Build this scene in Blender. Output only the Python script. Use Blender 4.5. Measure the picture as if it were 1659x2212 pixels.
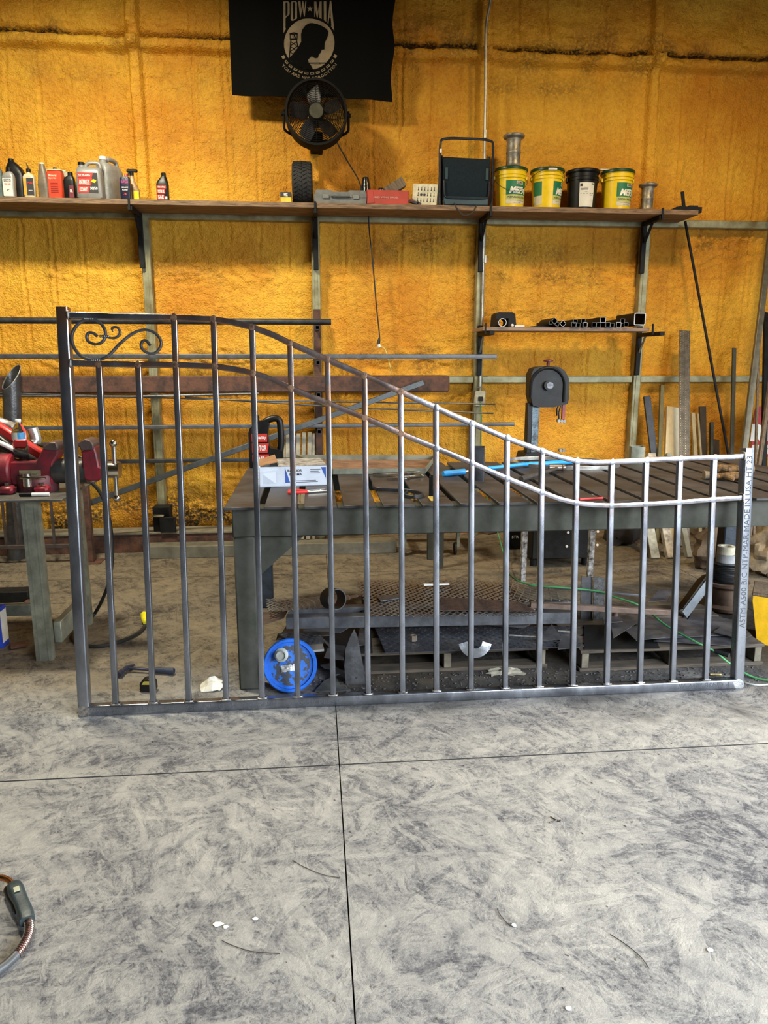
import bpy, math, random
import numpy as np
from mathutils import Matrix, Vector, noise as mnoise
for o in list(bpy.data.objects): bpy.data.objects.remove(o)
SC = bpy.context.scene; COL = SC.collection; PI = math.pi; R = math.radians
# ------------------------------------------------------------------ camera
FPX, CX, CY, EYE, PITCH, YAW = 1590.0, 829.5, 1106.0, 1.6, R(11.7), R(5.3)
cd = bpy.data.cameras.new('camera'); cam = bpy.data.objects.new('camera', cd); COL.objects.link(cam)
cd.sensor_fit = 'VERTICAL'; cd.sensor_height = 24.0; cd.lens = 24.0 * FPX / 2212.0; cd.clip_start = .05; cd.clip_end = 60
cam.location = (0, 0, EYE); cam.rotation_euler = (PI/2 - PITCH, 0, -YAW); SC.camera = cam
RC = (Matrix.Rotation(-YAW, 3, 'Z') @ Matrix.Rotation(PI/2 - PITCH, 3, 'X'))
# ------------------------------------------------------------------ world, lights, exposure
SC.view_settings.view_transform = 'Standard'; SC.view_settings.look = 'None'
SC.view_settings.exposure = 0.0; SC.view_settings.gamma = 1.0; SC.view_settings.use_curve_mapping = False
W = bpy.data.worlds.new('world'); SC.world = W; W.use_nodes = True
W.node_tree.nodes['Background'].inputs[0].default_value = (.62, .78, 1, 1); W.node_tree.nodes['Background'].inputs[1].default_value = .35
def area(name, loc, target, sx, sy, power, col, spread=180):
    l = bpy.data.lights.new(name, 'AREA'); l.shape = 'RECTANGLE'; l.size = sx; l.size_y = sy; l.energy = power; l.color = col; l.spread = R(spread)
    o = bpy.data.objects.new(name, l); COL.objects.link(o); o.location = loc
    o.rotation_euler = (Vector(target) - Vector(loc)).to_track_quat('-Z', 'Y').to_euler(); return o
# daylight through the roll-up door behind the camera to the right, and through the side door on the right
area('rear_door_daylight', (4.5, -2.6, 2.5), (3.4, -.5, 0.1), 4.2, 3.0, 640, (.86, .93, 1), 105)
area('side_door_daylight', (7.2, .8, 2.3), (2.5, 1.5, -1.6), 4.2, 3.0, 330, (.86, .94, 1), 95)
# high-bay shop lamps under the roof
area('high_bay_lamp', (-1.6, 4.2, 4.55), (-1.6, 4.75, 0), .42, .42, 205, (1, .92, .70), 165)
area('high_bay_lamp', (2.7, 3.9, 4.55), (2.7, 4.5, 0), .42, .42, 100, (1, .74, .40), 165)
# ------------------------------------------------------------------ helpers: picture ray to a real plane
def ray(px, py): return RC @ Vector(((px - CX)/FPX, -(py - CY)/FPX, -1))
def at(px, py, Y):
    d = ray(px, py); return Vector((0, 0, EYE)) + d*(Y/d.y)
def onz(px, py, z=0.0):
    d = ray(px, py); return Vector((0, 0, EYE)) + d*((z - EYE)/d.z)
# ------------------------------------------------------------------ materials
MATS = {}
def nt(m): return m.node_tree.nodes, m.node_tree.links
def mat(name, col, rough=.6, metal=0., var=.18, scale=14., bump=.12, col2=None, bscale=None, stretch=None, spec=.5, coat=0., trans=0., alpha=1., attr=None, attrcol=None):
    if name in MATS: return MATS[name]
    m = bpy.data.materials.new(name); m.use_nodes = True; n, l = nt(m); b = n['Principled BSDF']
    b.inputs['Roughness'].default_value = rough; b.inputs['Metallic'].default_value = metal
    b.inputs['Specular IOR Level'].default_value = spec; b.inputs['Coat Weight'].default_value = coat
    b.inputs['Transmission Weight'].default_value = trans; b.inputs['Alpha'].default_value = alpha
    tc = n.new('ShaderNodeTexCoord'); mp = n.new('ShaderNodeMapping'); l.new(tc.outputs['Object'], mp.inputs[0])
    if stretch: mp.inputs['Scale'].default_value = stretch
    no = n.new('ShaderNodeTexNoise'); no.inputs['Scale'].default_value = scale; no.inputs['Detail'].default_value = 6; no.inputs['Roughness'].default_value = .65
    l.new(mp.outputs[0], no.inputs['Vector'])
    cr = n.new('ShaderNodeValToRGB'); c2 = col2 or tuple(max(0, c*(1 - var*1.6)) for c in col); c1 = tuple(min(1, c*(1 + var*.5)) for c in col)
    cr.color_ramp.elements[0].position = .36; cr.color_ramp.elements[0].color = (*c2, 1)
    cr.color_ramp.elements[1].position = .62; cr.color_ramp.elements[1].color = (*c1, 1)
    l.new(no.outputs['Fac'], cr.inputs[0]); out = cr.outputs[0]
    if attr:
        a = n.new('ShaderNodeAttribute'); a.attribute_name = attr; mx = n.new('ShaderNodeMix'); mx.data_type = 'RGBA'
        l.new(a.outputs['Fac'], mx.inputs[0]); l.new(out, mx.inputs[6]); mx.inputs[7].default_value = (*attrcol, 1); out = mx.outputs[2]
    l.new(out, b.inputs['Base Color'])
    if bump:
        n2 = n.new('ShaderNodeTexNoise'); n2.inputs['Scale'].default_value = bscale or scale*5; n2.inputs['Detail'].default_value = 4; l.new(mp.outputs[0], n2.inputs['Vector'])
        bp = n.new('ShaderNodeBump'); bp.inputs['Strength'].default_value = bump; bp.inputs['Distance'].default_value = .01
        l.new(n2.outputs['Fac'], bp.inputs['Height']); l.new(bp.outputs[0], b.inputs['Normal'])
        ma = n.new('ShaderNodeMapRange'); ma.inputs['To Min'].default_value = max(0, rough - .12); ma.inputs['To Max'].default_value = min(1, rough + .12)
        l.new(no.outputs['Fac'], ma.inputs['Value']); l.new(ma.outputs[0], b.inputs['Roughness'])
    MATS[name] = m; return m
STEEL = mat('bare_steel', (.25, .265, .30), .25, .9, .25, 9, .05, stretch=(1, 1, .35), attr='stain_shade_mask', attrcol=(.36, .20, .125))
GROUND = mat('ground_bright_steel', (.62, .64, .66), .3, .9, .2, 30, .15)
WELD = mat('weld_bead', (.42, .40, .38), .3, .9, .3, 60, .3)
SCROLLM = mat('scroll_steel', (.14, .145, .16), .42, .8, .2, 20, .08)
DARK = mat('dark_mill_steel', (.05, .052, .057), .5, .5, .3, 10, .1)
DARKER = mat('black_steel', (.012, .012, .012), .6, .2, .3, 14, .1, spec=.25)
PLATE = mat('table_plate', (.058, .056, .058), .5, .3, .3, 5, .12, col2=(.03, .028, .028))
BEAMG = mat('table_frame_paint', (.040, .042, .033), .75, 0, .25, 7, .12, spec=.12, col2=(.07, .07, .06))
RUST = mat('rusty_steel', (.12, .055, .035), .75, .3, .4, 12, .3, col2=(.05, .03, .025))
GALV = mat('galvanised', (.24, .25, .195), .5, .4, .25, 9, .08)
GALVW = mat('galvanised_wall', (.33, .32, .20), .5, .35, .25, 7, .08, col2=(.2, .17, .08))
ALU = mat('aluminium', (.5, .49, .45), .4, .8, .2, 18, .08)
CAST = mat('cast_spool', (.33, .30, .24), .45, .6, .35, 16, .15)
WOOD = mat('shelf_wood', (.23, .14, .075), .7, 0, .35, 7, .15, col2=(.075, .042, .022), stretch=(1, 9, 9))
PINE = mat('pine_board', (.86, .74, .50), .6, 0, .07, 5, .08, stretch=(12, 12, 1))
OLDW = mat('weathered_wood', (.17, .12, .075), .8, 0, .3, 6, .2, stretch=(12, 12, 1))
PALW = mat('pallet_wood', (.085, .065, .045), .85, 0, .35, 6, .25, col2=(.035, .03, .024), stretch=(1, 10, 10))
BLACKP = mat('black_plastic', (.006, .006, .0065), .4, 0, .1, 20, .03, spec=.3)
SILVERP = mat('silver_plastic', (.30, .29, .27), .38, .25, .1, 20, .03)
GREYP = mat('grey_plastic', (.16, .16, .145), .55, 0, .15, 20, .05)
WHITEP = mat('white_plastic', (.75, .74, .70), .4, 0, .06, 20, .02)
PAPER = mat('white_label', (.68, .66, .58), .6, 0, .06, 20, 0)
CREAM = mat('cream_label', (.60, .55, .38), .6, 0, .08, 20, 0)
REDL = mat('red_label', (.62, .03, .02), .5, 0, .08, 20, 0)
REDM = mat('vise_red', (.22, .012, .022), .42, .15, .35, 7, .1, col2=(.07, .02, .025))
REDP = mat('red_plastic', (.55, .03, .03), .4, 0, .1, 20, .03)
CARDR = mat('red_cardboard', (.42, .055, .035), .75, 0, .1, 12, .06)
CARD = mat('brown_cardboard', (.30, .16, .08), .8, 0, .15, 12, .08)
YEL = mat('yellow_plastic', (.80, .56, .01), .35, 0, .06, 20, .02)
GRN = mat('green_plastic', (.008, .05, .02), .35, 0, .1, 20, .02)
GRNL = mat('green_label', (.01, .16, .06), .5, 0, .06, 20, 0)
NAVY = mat('navy_fabric', (.010, .019, .026), .85, 0, .2, 60, .2, spec=.2)
BLUEP = mat('blue_plastic', (.01, .13, .62), .4, 0, .1, 20, .04)
BLUEL = mat('light_blue_grip', (.02, .30, .72), .4, 0, .1, 20, .02)
INK = mat('black_ink', (.03, .03, .035), .7, 0, .05, 20, 0)
INKG = mat('grey_stencil_ink', (.05, .055, .065), .8, 0, .05, 20, 0)
INKW = mat('white_ink', (.80, .78, .72), .6, 0, .04, 20, 0)
RUB = mat('rubber', (.016, .015, .014), .75, 0, .2, 30, .15)
CORD = mat('black_cord', (.012, .012, .012), .5, 0, .1, 20, 0)
GCORD = mat('green_cord', (.06, .26, .09), .5, 0, .1, 20, 0)
FLAGM = mat('flag_black_cloth', (.0045, .004, .003), .95, 0, .15, 120, .15, spec=.1)
EMB = mat('flag_emblem_print', (.26, .19, .11), .9, 0, .2, 9, 0)
COPPER = mat('copper_neck', (.70, .33, .14), .22, 1, .2, 10, .02)
CHROME = mat('chrome', (.72, .68, .60), .18, 1, .1, 20, .02)
SHEET = mat('sheet_steel', (.12, .12, .135), .45, .6, .3, 7, .1, col2=(.05, .05, .055))
LEATH = mat('leather', (.24, .14, .05), .7, 0, .3, 20, .25)
CANV = mat('canvas', (.20, .15, .09), .9, 0, .3, 12, .3)
# ------------------------------------------------------------------ mesh builder
MW = {}; LAST = {}
class MB:
    def __init__(s): s.v = []; s.f = []; s.a = None; s.M = Matrix()
    def add(s, vs, fs):
        k = len(s.v); s.v += [s.M @ Vector(p) for p in vs]; s.f += [tuple(i + k for i in f) for f in fs]; return s
    def box(s, c, d, rot=None, ch=0.0):
        x, y, z = d[0]/2, d[1]/2, d[2]/2; Q = Matrix.Translation(c) @ (rot.to_4x4() if rot else Matrix())
        if ch <= 0:
            vs = [(i*x, j*y, k*z) for i in (-1, 1) for j in (-1, 1) for k in (-1, 1)]
            fs = [(0, 1, 3, 2), (4, 6, 7, 5), (0, 4, 5, 1), (2, 3, 7, 6), (0, 2, 6, 4), (1, 5, 7, 3)]
        else:
            ch = min(ch, x*.9, y*.9, z*.9); vs = []; idx = {}
            for i in (-1, 1):
                for j in (-1, 1):
                    for k in (-1, 1):
                        idx[i, j, k] = len(vs); vs += [(i*x, j*(y-ch), k*(z-ch)), (i*(x-ch), j*y, k*(z-ch)), (i*(x-ch), j*(y-ch), k*z)]
            g = lambda i, j, k, a: idx[i, j, k] + a; fs = []
            for i in (-1, 1):
                fs.append([g(i, a, b, 0) for a, b in ((-1, -1), (1, -1), (1, 1), (-1, 1))][::i])
                fs.append([g(a, i, b, 1) for a, b in ((-1, -1), (-1, 1), (1, 1), (1, -1))][::i])
                fs.append([g(a, b, i, 2) for a, b in ((-1, -1), (1, -1), (1, 1), (-1, 1))][::i])
            for i in (-1, 1):
                for j in (-1, 1):
                    t = i*j
                    fs.append([g(i, j, -1, 0), g(i, j, -1, 1), g(i, j, 1, 1), g(i, j, 1, 0)][::t])
                    fs.append([g(i, -1, j, 0), g(i, 1, j, 0), g(i, 1, j, 2), g(i, -1, j, 2)][::t])
                    fs.append([g(-1, i, j, 1), g(-1, i, j, 2), g(1, i, j, 2), g(1, i, j, 1)][::t])
                    for k in (-1, 1): fs.append([g(i, j, k, 0), g(i, j, k, 1), g(i, j, k, 2)][::t*k])
        return s.add([Q @ Vector(p) for p in vs], fs)
    def bx(s, x0, x1, y0, y1, z0, z1, ch=0.0): return s.box(((x0+x1)/2, (y0+y1)/2, (z0+z1)/2), (abs(x1-x0), abs(y1-y0), abs(z1-z0)), None, ch)
    def frame(s, d, up=(0, 0, 1)):
        d = Vector(d).normalized(); u = Vector(up)
        if abs(d.dot(u.normalized())) > .98: u = Vector((0, 1, 0)) if abs(d.y) < .9 else Vector((1, 0, 0))
        a = u.cross(d).normalized(); b = d.cross(a).normalized(); return a, b, d
    def bar(s, p0, p1, w, h, up=(0, 0, 1), ch=0.0):   # w sideways, h along up
        p0, p1 = Vector(p0), Vector(p1); a, b, d = s.frame(p1 - p0, up)
        return s.box((p0 + p1)/2, (w, h, (p1 - p0).length), Matrix((a, b, d)).transposed(), ch)
    def sweep(s, pts, prof, up=(0, 0, 1), cap=True, closed=False, scales=None):
        pts = [Vector(p) for p in pts]; n = len(pts); m = len(prof); vs = []; fs = []; pa = None
        for i, p in enumerate(pts):
            d = (pts[(i+1) % n] - pts[i-1]) if closed else (pts[min(i+1, n-1)] - pts[max(i-1, 0)])
            d = d.normalized()
            if up is None:
                if pa is None: a, b, d = s.frame(d)
                else: a = (pa - d*pa.dot(d)).normalized(); b = d.cross(a)
                pa = a
            else: a, b, d = s.frame(d, up)
            k = scales[i] if scales else 1
            vs += [p + a*q[0]*k + b*q[1]*k for q in prof]
        for i in range(n if closed else n - 1):
            j = (i + 1) % n
            for q in range(m): fs.append((i*m + q, i*m + (q+1) % m, j*m + (q+1) % m, j*m + q))
        if cap and not closed: fs.append(tuple(range(m-1, -1, -1))); fs.append(tuple((n-1)*m + q for q in range(m)))
        return s.add(vs, fs)
    def tube(s, pts, r, n=8, cap=True, closed=False, scales=None):
        return s.sweep(pts, [(r*math.cos(2*PI*k/n), r*math.sin(2*PI*k/n)) for k in range(n)], None, cap, closed, scales)
    def cyl(s, p0, p1, r, n=16, r1=None): return s.tube([p0, p1], r, n, True, False, [1, (r1/r if r1 is not None else 1)])
    def hollow(s, p0, p1, outer, inner, up=(0, 0, 1)):
        p0, p1 = Vector(p0), Vector(p1); a, b, d = s.frame(p1 - p0, up); m = len(outer); vs = []
        for p in (p0, p1):
            for pr in (outer, inner): vs += [p + a*q[0] + b*q[1] for q in pr]
        fs = []
        for q in range(m):
            r = (q+1) % m
            fs += [(q, r, 2*m+r, 2*m+q), (m+r, m+q, 3*m+q, 3*m+r), (r, q, m+q, m+r), (2*m+q, 2*m+r, 3*m+r, 3*m+q)]
        return s.add(vs, fs)
    def lathe(s, prof, n=24, o=(0, 0, 0), M=None):    # profile of (r, z)
        vs = []; fs = []; m = len(prof); Q = M or Matrix.Translation(o)
        for k in range(n):
            c, t = math.cos(2*PI*k/n), math.sin(2*PI*k/n); vs += [Q @ Vector((r*c, r*t, z)) for r, z in prof]
        for k in range(n):
            j = (k+1) % n
            for q in range(m-1): fs.append((k*m+q, j*m+q, j*m+q+1, k*m+q+1))
        loop = abs(prof[0][0]-prof[-1][0]) + abs(prof[0][1]-prof[-1][1]) < 1e-6
        if loop: pass
        elif prof[0][0] > 1e-5: fs.append(tuple(k*m for k in range(n-1, -1, -1)))
        if prof[-1][0] > 1e-5 and not loop: fs.append(tuple(k*m + m-1 for k in range(n)))
        return s.add(vs, fs)
    def loft(s, secs, n=24):                          # secs: (z, w, d, e, ox, oy); e = superellipse power
        vs = []; fs = []
        for z, w, d, e, ox, oy in secs:
            for k in range(n):
                c, t = math.cos(2*PI*(k+.5)/n), math.sin(2*PI*(k+.5)/n)
                vs.append((ox + w/2*math.copysign(abs(c)**(2/e), c), oy + d/2*math.copysign(abs(t)**(2/e), t), z))
        for i in range(len(secs)-1):
            for k in range(n): fs.append((i*n+k, i*n+(k+1) % n, (i+1)*n+(k+1) % n, (i+1)*n+k))
        fs.append(tuple(range(n-1, -1, -1))); fs.append(tuple((len(secs)-1)*n + k for k in range(n)))
        return s.add(vs, fs)
    def prism(s, poly, y0, y1, M=None):               # poly in x,z ; extruded y0..y1
        ar = sum(poly[i-1][0]*poly[i][1] - poly[i][0]*poly[i-1][1] for i in range(len(poly)))
        if ar < 0: poly = poly[::-1]
        m = len(poly); Q = M or Matrix()
        vs = [Q @ Vector((x, y0, z)) for x, z in poly] + [Q @ Vector((x, y1, z)) for x, z in poly]
        fs = [tuple(range(m)), tuple(range(2*m-1, m-1, -1))] + [(i, m+i, m+(i+1) % m, (i+1) % m) for i in range(m)]
        return s.add(vs, fs)
    def slab(s, poly, t, n=None):                     # 3-D planar polygon thickened by t along its normal
        P = [Vector(p) for p in poly]; nn = Vector(n) if n else (P[1]-P[0]).cross(P[2]-P[0]).normalized()
        m = len(P); nv = sum(((P[i]-P[0]).cross(P[(i+1) % m]-P[0]) for i in range(m)), Vector()); 
        if nv.dot(nn) < 0: P = P[::-1]
        return s.add([p for p in P] + [p - nn*t for p in P], [tuple(range(m)), tuple(range(2*m-1, m-1, -1))] + [(i, m+i, m+(i+1) % m, (i+1) % m) for i in range(m)])
    def ball(s, c, r, n=12, sc=(1, 1, 1)):
        return s.lathe([(r*math.sin(PI*k/n)*1.0 if 0 < k < n else 0, -r*math.cos(PI*k/n)) for k in range(n+1)], n*2, M=Matrix.Translation(c) @ Matrix.Diagonal((*sc, 1)))
    def build(s, name, m, parent=None, world=False, label=None, kind=None, smooth=True, angle=38):
        me = bpy.data.meshes.new(name); V = s.v
        if world and parent is not None and parent in MW: Q = MW[parent].inverted(); V = [Q @ p for p in V]
        me.from_pydata([tuple(p) for p in V], [], s.f); me.materials.append(m)
        if smooth:
            me.polygons.foreach_set('use_smooth', [True]*len(me.polygons)); me.set_sharp_from_angle(angle=R(angle))
        if s.a is not None:
            at_ = me.attributes.new('stain_shade_mask', 'FLOAT', 'POINT'); at_.data.foreach_set('value', s.a)
        me.update(); o = bpy.data.objects.new(name, me); COL.objects.link(o)
        if parent is not None:
            o.parent = parent; MW[o] = MW.get(parent, Matrix())
            if name not in ('lettering', 'print_line') and parent.parent is None: LAST[parent] = o
        if label: o['label'] = label
        if kind: o['kind'] = kind
        return o
def tag(o, label, cat, group=None, kind=None):
    o['label'] = label; o['category'] = cat
    if group: o['group'] = group
    if kind: o['kind'] = kind
    return o
def thing(name, label, cat, loc=(0, 0, 0), rotz=0., group=None, M=None):
    o = bpy.data.objects.new(name, None); COL.objects.link(o); o.empty_display_size = .05
    m = M if M is not None else Matrix.Translation(loc) @ Matrix.Rotation(rotz, 4, 'Z')
    o.matrix_world = m; MW[o] = m; return tag(o, label, cat, group)
def single(name, mb, m, label, cat, group=None, **k): return tag(mb.build(name, m, **k), label, cat, group)
def struct(name, mb, m, parent=None, **k):
    o = mb.build(name, m, parent, **k)
    if parent is None: o['kind'] = 'structure'
    return o
def rrect(w, h, r, seg=3):
    out = []
    for cx, cy, a0 in ((w/2-r, h/2-r, 0), (-w/2+r, h/2-r, PI/2), (-w/2+r, -h/2+r, PI), (w/2-r, -h/2+r, 1.5*PI)):
        out += [(cx + r*math.cos(a0 + k*PI/2/seg), cy + r*math.sin(a0 + k*PI/2/seg)) for k in range(seg+1)]
    return out
def spline(P, k=6, closed=False):
    P = [Vector(p) for p in P]; n = len(P); out = []
    for i in range(n if closed else n-1):
        g = lambda j: P[j % n] if closed else P[min(max(j, 0), n-1)]
        a, b, c, d = g(i-1), g(i), g(i+1), g(i+2)
        for q in range(k):
            t = q/k; out.append(.5*((2*b) + (c-a)*t + (2*a-5*b+4*c-d)*t*t + (3*b-a-3*c+d)*t**3))
    if not closed: out.append(P[-1])
    return out
FONTC = {}
def text_geo(s, bold=0.):
    key = (s, bold)
    if key not in FONTC:
        c = bpy.data.curves.new('t', 'FONT'); c.body = s; c.size = 1; c.resolution_u = 2; c.offset = bold; o = bpy.data.objects.new('t', c)
        COL.objects.link(o); dg = bpy.context.evaluated_depsgraph_get(); me = bpy.data.meshes.new_from_object(o.evaluated_get(dg))
        v = [tuple(q.co) for q in me.vertices]; f = [tuple(p.vertices) for p in me.polygons]
        bpy.data.objects.remove(o); bpy.data.curves.remove(c); bpy.data.meshes.remove(me)
        xs = [q[0] for q in v]; ys = [q[1] for q in v]; x0, x1, y0, y1 = min(xs), max(xs), min(ys), max(ys)
        FONTC[key] = ([((q[0]-x0)/(x1-x0), (q[1]-y0)/(y1-y0)) for q in v], f)
    return FONTC[key]
def lettering(s, fn, m, parent, world=False, bold=0., name='lettering'):   # fn maps (u, v) in 0..1 to a point
    parent = LAST.get(parent, parent) if parent.parent is None else parent
    v, f = text_geo(s, bold); mb = MB(); mb.add([fn(u, w) for u, w in v], f); return mb.build(name, m, parent, world=world, smooth=False)
def flat(x0, x1, z0, z1, y): return lambda u, w: (x0 + (x1-x0)*u, y, z0 + (z1-z0)*w)
def cylmap(r, a0, a1, z0, z1, r1=None):               # angles measured from -y towards +x
    r1 = r if r1 is None else r1
    return lambda u, w: ((r+(r1-r)*w)*math.sin(a0+(a1-a0)*u), -(r+(r1-r)*w)*math.cos(a0+(a1-a0)*u), z0 + (z1-z0)*w)
def patch(fn, m, parent, name='label', nu=10, nv=1, world=False, label=None):
    mb = MB(); mb.add([fn(i/nu, j/nv) for j in range(nv+1) for i in range(nu+1)], [(j*(nu+1)+i, j*(nu+1)+i+1, (j+1)*(nu+1)+i+1, (j+1)*(nu+1)+i) for j in range(nv) for i in range(nu)])
    return mb.build(name, m, parent, world=world, label=label)
def copy_tree(o, loc, rotz=0., label=None):
    c = o.copy(); COL.objects.link(c); m = Matrix.Translation(loc) @ Matrix.Rotation(rotz, 4, 'Z'); c.matrix_world = m; MW[c] = m
    if label: c['label'] = label
    for ch in [q for q in bpy.data.objects if q.parent == o]:
        d = ch.copy(); COL.objects.link(d); d.parent = c
        for g in [q for q in bpy.data.objects if q.parent == ch]: e = g.copy(); COL.objects.link(e); e.parent = d
    return c
rnd = random.Random(4)
# ================================================================== STRUCTURE
XL, XR, YB, YF, ZC = -5.2, 7.4, 6.66, -2.9, 5.15
# floor: slabs with sawn joints
def floor_mat():
    m = bpy.data.materials.new('dusty_concrete'); m.use_nodes = True; n, l = nt(m); b = n['Principled BSDF']
    tc = n.new('ShaderNodeTexCoord')
    def noise(scale, detail=6, rough=.6, vec=None, dist=0.):
        q = n.new('ShaderNodeTexNoise'); q.inputs['Scale'].default_value = scale; q.inputs['Detail'].default_value = detail; q.inputs['Roughness'].default_value = rough
        q.inputs['Distortion'].default_value = dist; l.new(vec if vec else tc.outputs['Object'], q.inputs['Vector']); return q
    def mapping(rot, sc, vec):
        q = n.new('ShaderNodeMapping'); q.vector_type = 'TEXTURE'; sc = tuple(1/v for v in sc); q.inputs['Rotation'].default_value = (0, 0, rot); q.inputs['Scale'].default_value = sc; l.new(vec, q.inputs[0]); return q.outputs[0]
    def ramp(v, p0, p1, c0=(0, 0, 0), c1=(1, 1, 1)):
        q = n.new('ShaderNodeValToRGB'); e = q.color_ramp.elements; e[0].position, e[1].position = p0, p1; e[0].color, e[1].color = (*c0, 1), (*c1, 1); l.new(v, q.inputs[0]); return q.outputs[0]
    def mix(f, a, c, mode='MIX', fac=None):
        q = n.new('ShaderNodeMix'); q.data_type = 'RGBA'; q.blend_type = mode
        if f is not None: l.new(f, q.inputs[0])
        else: q.inputs[0].default_value = fac
        for s_, i in ((a, 6), (c, 7)):
            if isinstance(s_, tuple): q.inputs[i].default_value = (*s_, 1)
            else: l.new(s_, q.inputs[i])
        return q.outputs[2]
    def mth(op, a, b_):
        q = n.new('ShaderNodeMath'); q.operation = op
        for s_, i in ((a, 0), (b_, 1)):
            if isinstance(s_, (int, float)): q.inputs[i].default_value = s_
            else: l.new(s_, q.inputs[i])
        return q.outputs[0]
    w1 = noise(.9, 3); w2 = noise(5, 4)
    va = n.new('ShaderNodeVectorMath'); va.operation = 'MULTIPLY_ADD'; l.new(w1.outputs['Color'], va.inputs[0]); va.inputs[1].default_value = (.35, .35, 0); l.new(tc.outputs['Object'], va.inputs[2])
    vb = n.new('ShaderNodeVectorMath'); vb.operation = 'MULTIPLY_ADD'; l.new(w2.outputs['Color'], vb.inputs[0]); vb.inputs[1].default_value = (.05, .05, 0); l.new(va.outputs[0], vb.inputs[2]); wv = vb.outputs[0]
    big = noise(1.5, 4, .55, wv)
    def stroke(rot, sc, asp, lo, hi, off):   # a family of wiped strokes in one direction, present only in patches
        q = n.new('ShaderNodeMapping'); q.vector_type = 'TEXTURE'; q.inputs['Rotation'].default_value = (0, 0, rot); q.inputs['Scale'].default_value = (1, 1/asp, 1); q.inputs['Location'].default_value = (off, off*.7, 0); l.new(wv, q.inputs[0])
        a_ = noise(sc, 5, .55, q.outputs[0]); b2 = noise(sc*5.5, 4, .6, q.outputs[0])
        m_ = ramp(noise(1.9, 2, .5, mapping(rot*.5, (1, 1, 1), q.outputs[0])).outputs['Fac'], .44, .60)
        v = mth('ADD', a_.outputs['Fac'], mth('MULTIPLY', mth('SUBTRACT', b2.outputs['Fac'], .5), .35)); return mth('MULTIPLY', ramp(v, lo, hi), m_)
    L_ = stroke(.3, 2.4, 4.6, .50, .54, 3.1)
    for q in ((-.65, 3.0, 4.2, .50, .55, 7.7), (1.15, 2.8, 3.6, .51, .56, 12.3), (2.2, 4.6, 4.0, .51, .56, 21.9), (.0, 6.5, 5.0, .52, .57, 61.9), (-1.2, 6.0, 5.0, .53, .58, 81.9)): L_ = mth('MAXIMUM', L_, stroke(*q))
    D_ = stroke(.1, 2.9, 4.4, .51, .57, 33.3)
    for q in ((-.9, 3.6, 5.0, .52, .58, 41.2), (.85, 4.8, 4.6, .52, .58, 51.8), (1.9, 7, 5, .53, .59, 71.8)): D_ = mth('MAXIMUM', D_, stroke(*q))
    fine = noise(120, 5, .75); med = noise(13, 8, .78, wv); gr = noise(48, 6, .72, wv)
    sc_ = lambda v, k: mth('MULTIPLY', mth('SUBTRACT', v, .5), k)
    tot = mth('ADD', mth('ADD', sc_(big.outputs['Fac'], .30), sc_(med.outputs['Fac'], .42)), .49)
    tot = mth('ADD', tot, mth('MULTIPLY', L_, .085)); tot = mth('SUBTRACT', tot, mth('MULTIPLY', D_, .075))
    keep = mth('SUBTRACT', 1, mth('MULTIPLY', L_, .65))
    tot2 = mth('ADD', tot, mth('MULTIPLY', sc_(gr.outputs['Fac'], .44), keep))
    tot2 = mth('ADD', tot2, mth('MULTIPLY', sc_(fine.outputs['Fac'], .36), keep))
    base = n.new('ShaderNodeValToRGB'); cr = base.color_ramp; cr.elements[0].position = .36; cr.elements[0].color = (.075, .073, .08, 1); cr.elements[1].position = .70; cr.elements[1].color = (.42, .40, .36, 1)
    for p, c in ((.42, (.138, .134, .137)), (.475, (.205, .20, .194)), (.525, (.26, .252, .236)), (.60, (.325, .312, .285))):
        e = cr.elements.new(p); e.color = (*c, 1)
    l.new(tot2, base.inputs[0]); col = base.outputs[0]
    # steel dust lies thick around the pallets, the floor behind it is bare and browner
    sx = n.new('ShaderNodeSeparateXYZ'); l.new(tc.outputs['Object'], sx.inputs[0])
    def rng(v, a, b_):
        q = n.new('ShaderNodeMapRange'); q.interpolation_type = 'SMOOTHSTEP'; q.inputs['From Min'].default_value = a; q.inputs['From Max'].default_value = b_; l.new(v, q.inputs['Value']); return q.outputs[0]
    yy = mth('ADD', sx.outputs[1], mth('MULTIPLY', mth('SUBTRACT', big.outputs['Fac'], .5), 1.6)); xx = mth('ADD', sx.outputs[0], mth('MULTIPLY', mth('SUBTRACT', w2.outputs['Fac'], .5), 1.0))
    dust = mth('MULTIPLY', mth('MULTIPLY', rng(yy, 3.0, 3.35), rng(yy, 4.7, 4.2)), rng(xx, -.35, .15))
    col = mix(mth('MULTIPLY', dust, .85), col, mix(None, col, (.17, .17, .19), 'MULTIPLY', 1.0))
    bare = rng(yy, 3.15, 3.9); col = mix(mth('MULTIPLY', bare, .95), col, mix(None, col, (.60, .50, .36), 'MULTIPLY', 1.0))
    l.new(col, b.inputs['Base Color']); b.inputs['Roughness'].default_value = .78; b.inputs['Specular IOR Level'].default_value = .25
    hh = mth('ADD', mth('MULTIPLY', tot2, 1.0), mth('MULTIPLY', fine.outputs['Fac'], .25))
    bp = n.new('ShaderNodeBump'); bp.inputs['Strength'].default_value = .55; bp.inputs['Distance'].default_value = .012; l.new(hh, bp.inputs['Height']); l.new(bp.outputs[0], b.inputs['Normal'])
    return m
FLOORM = floor_mat()
mb = MB(); mb.bx(XL-.2, XR+.2, YF-.2, YB+.3, -.15, -.03); floor = struct('floor', mb, mat('joint_filler', (.035, .033, .03), .9))
MW[floor] = Matrix()
jx = [XL-.1, -2.67, .07, 2.81, 5.55, XR+.1]; jy = [YF-.1, -.03, 2.705, 5.44, YB+.2]
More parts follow.
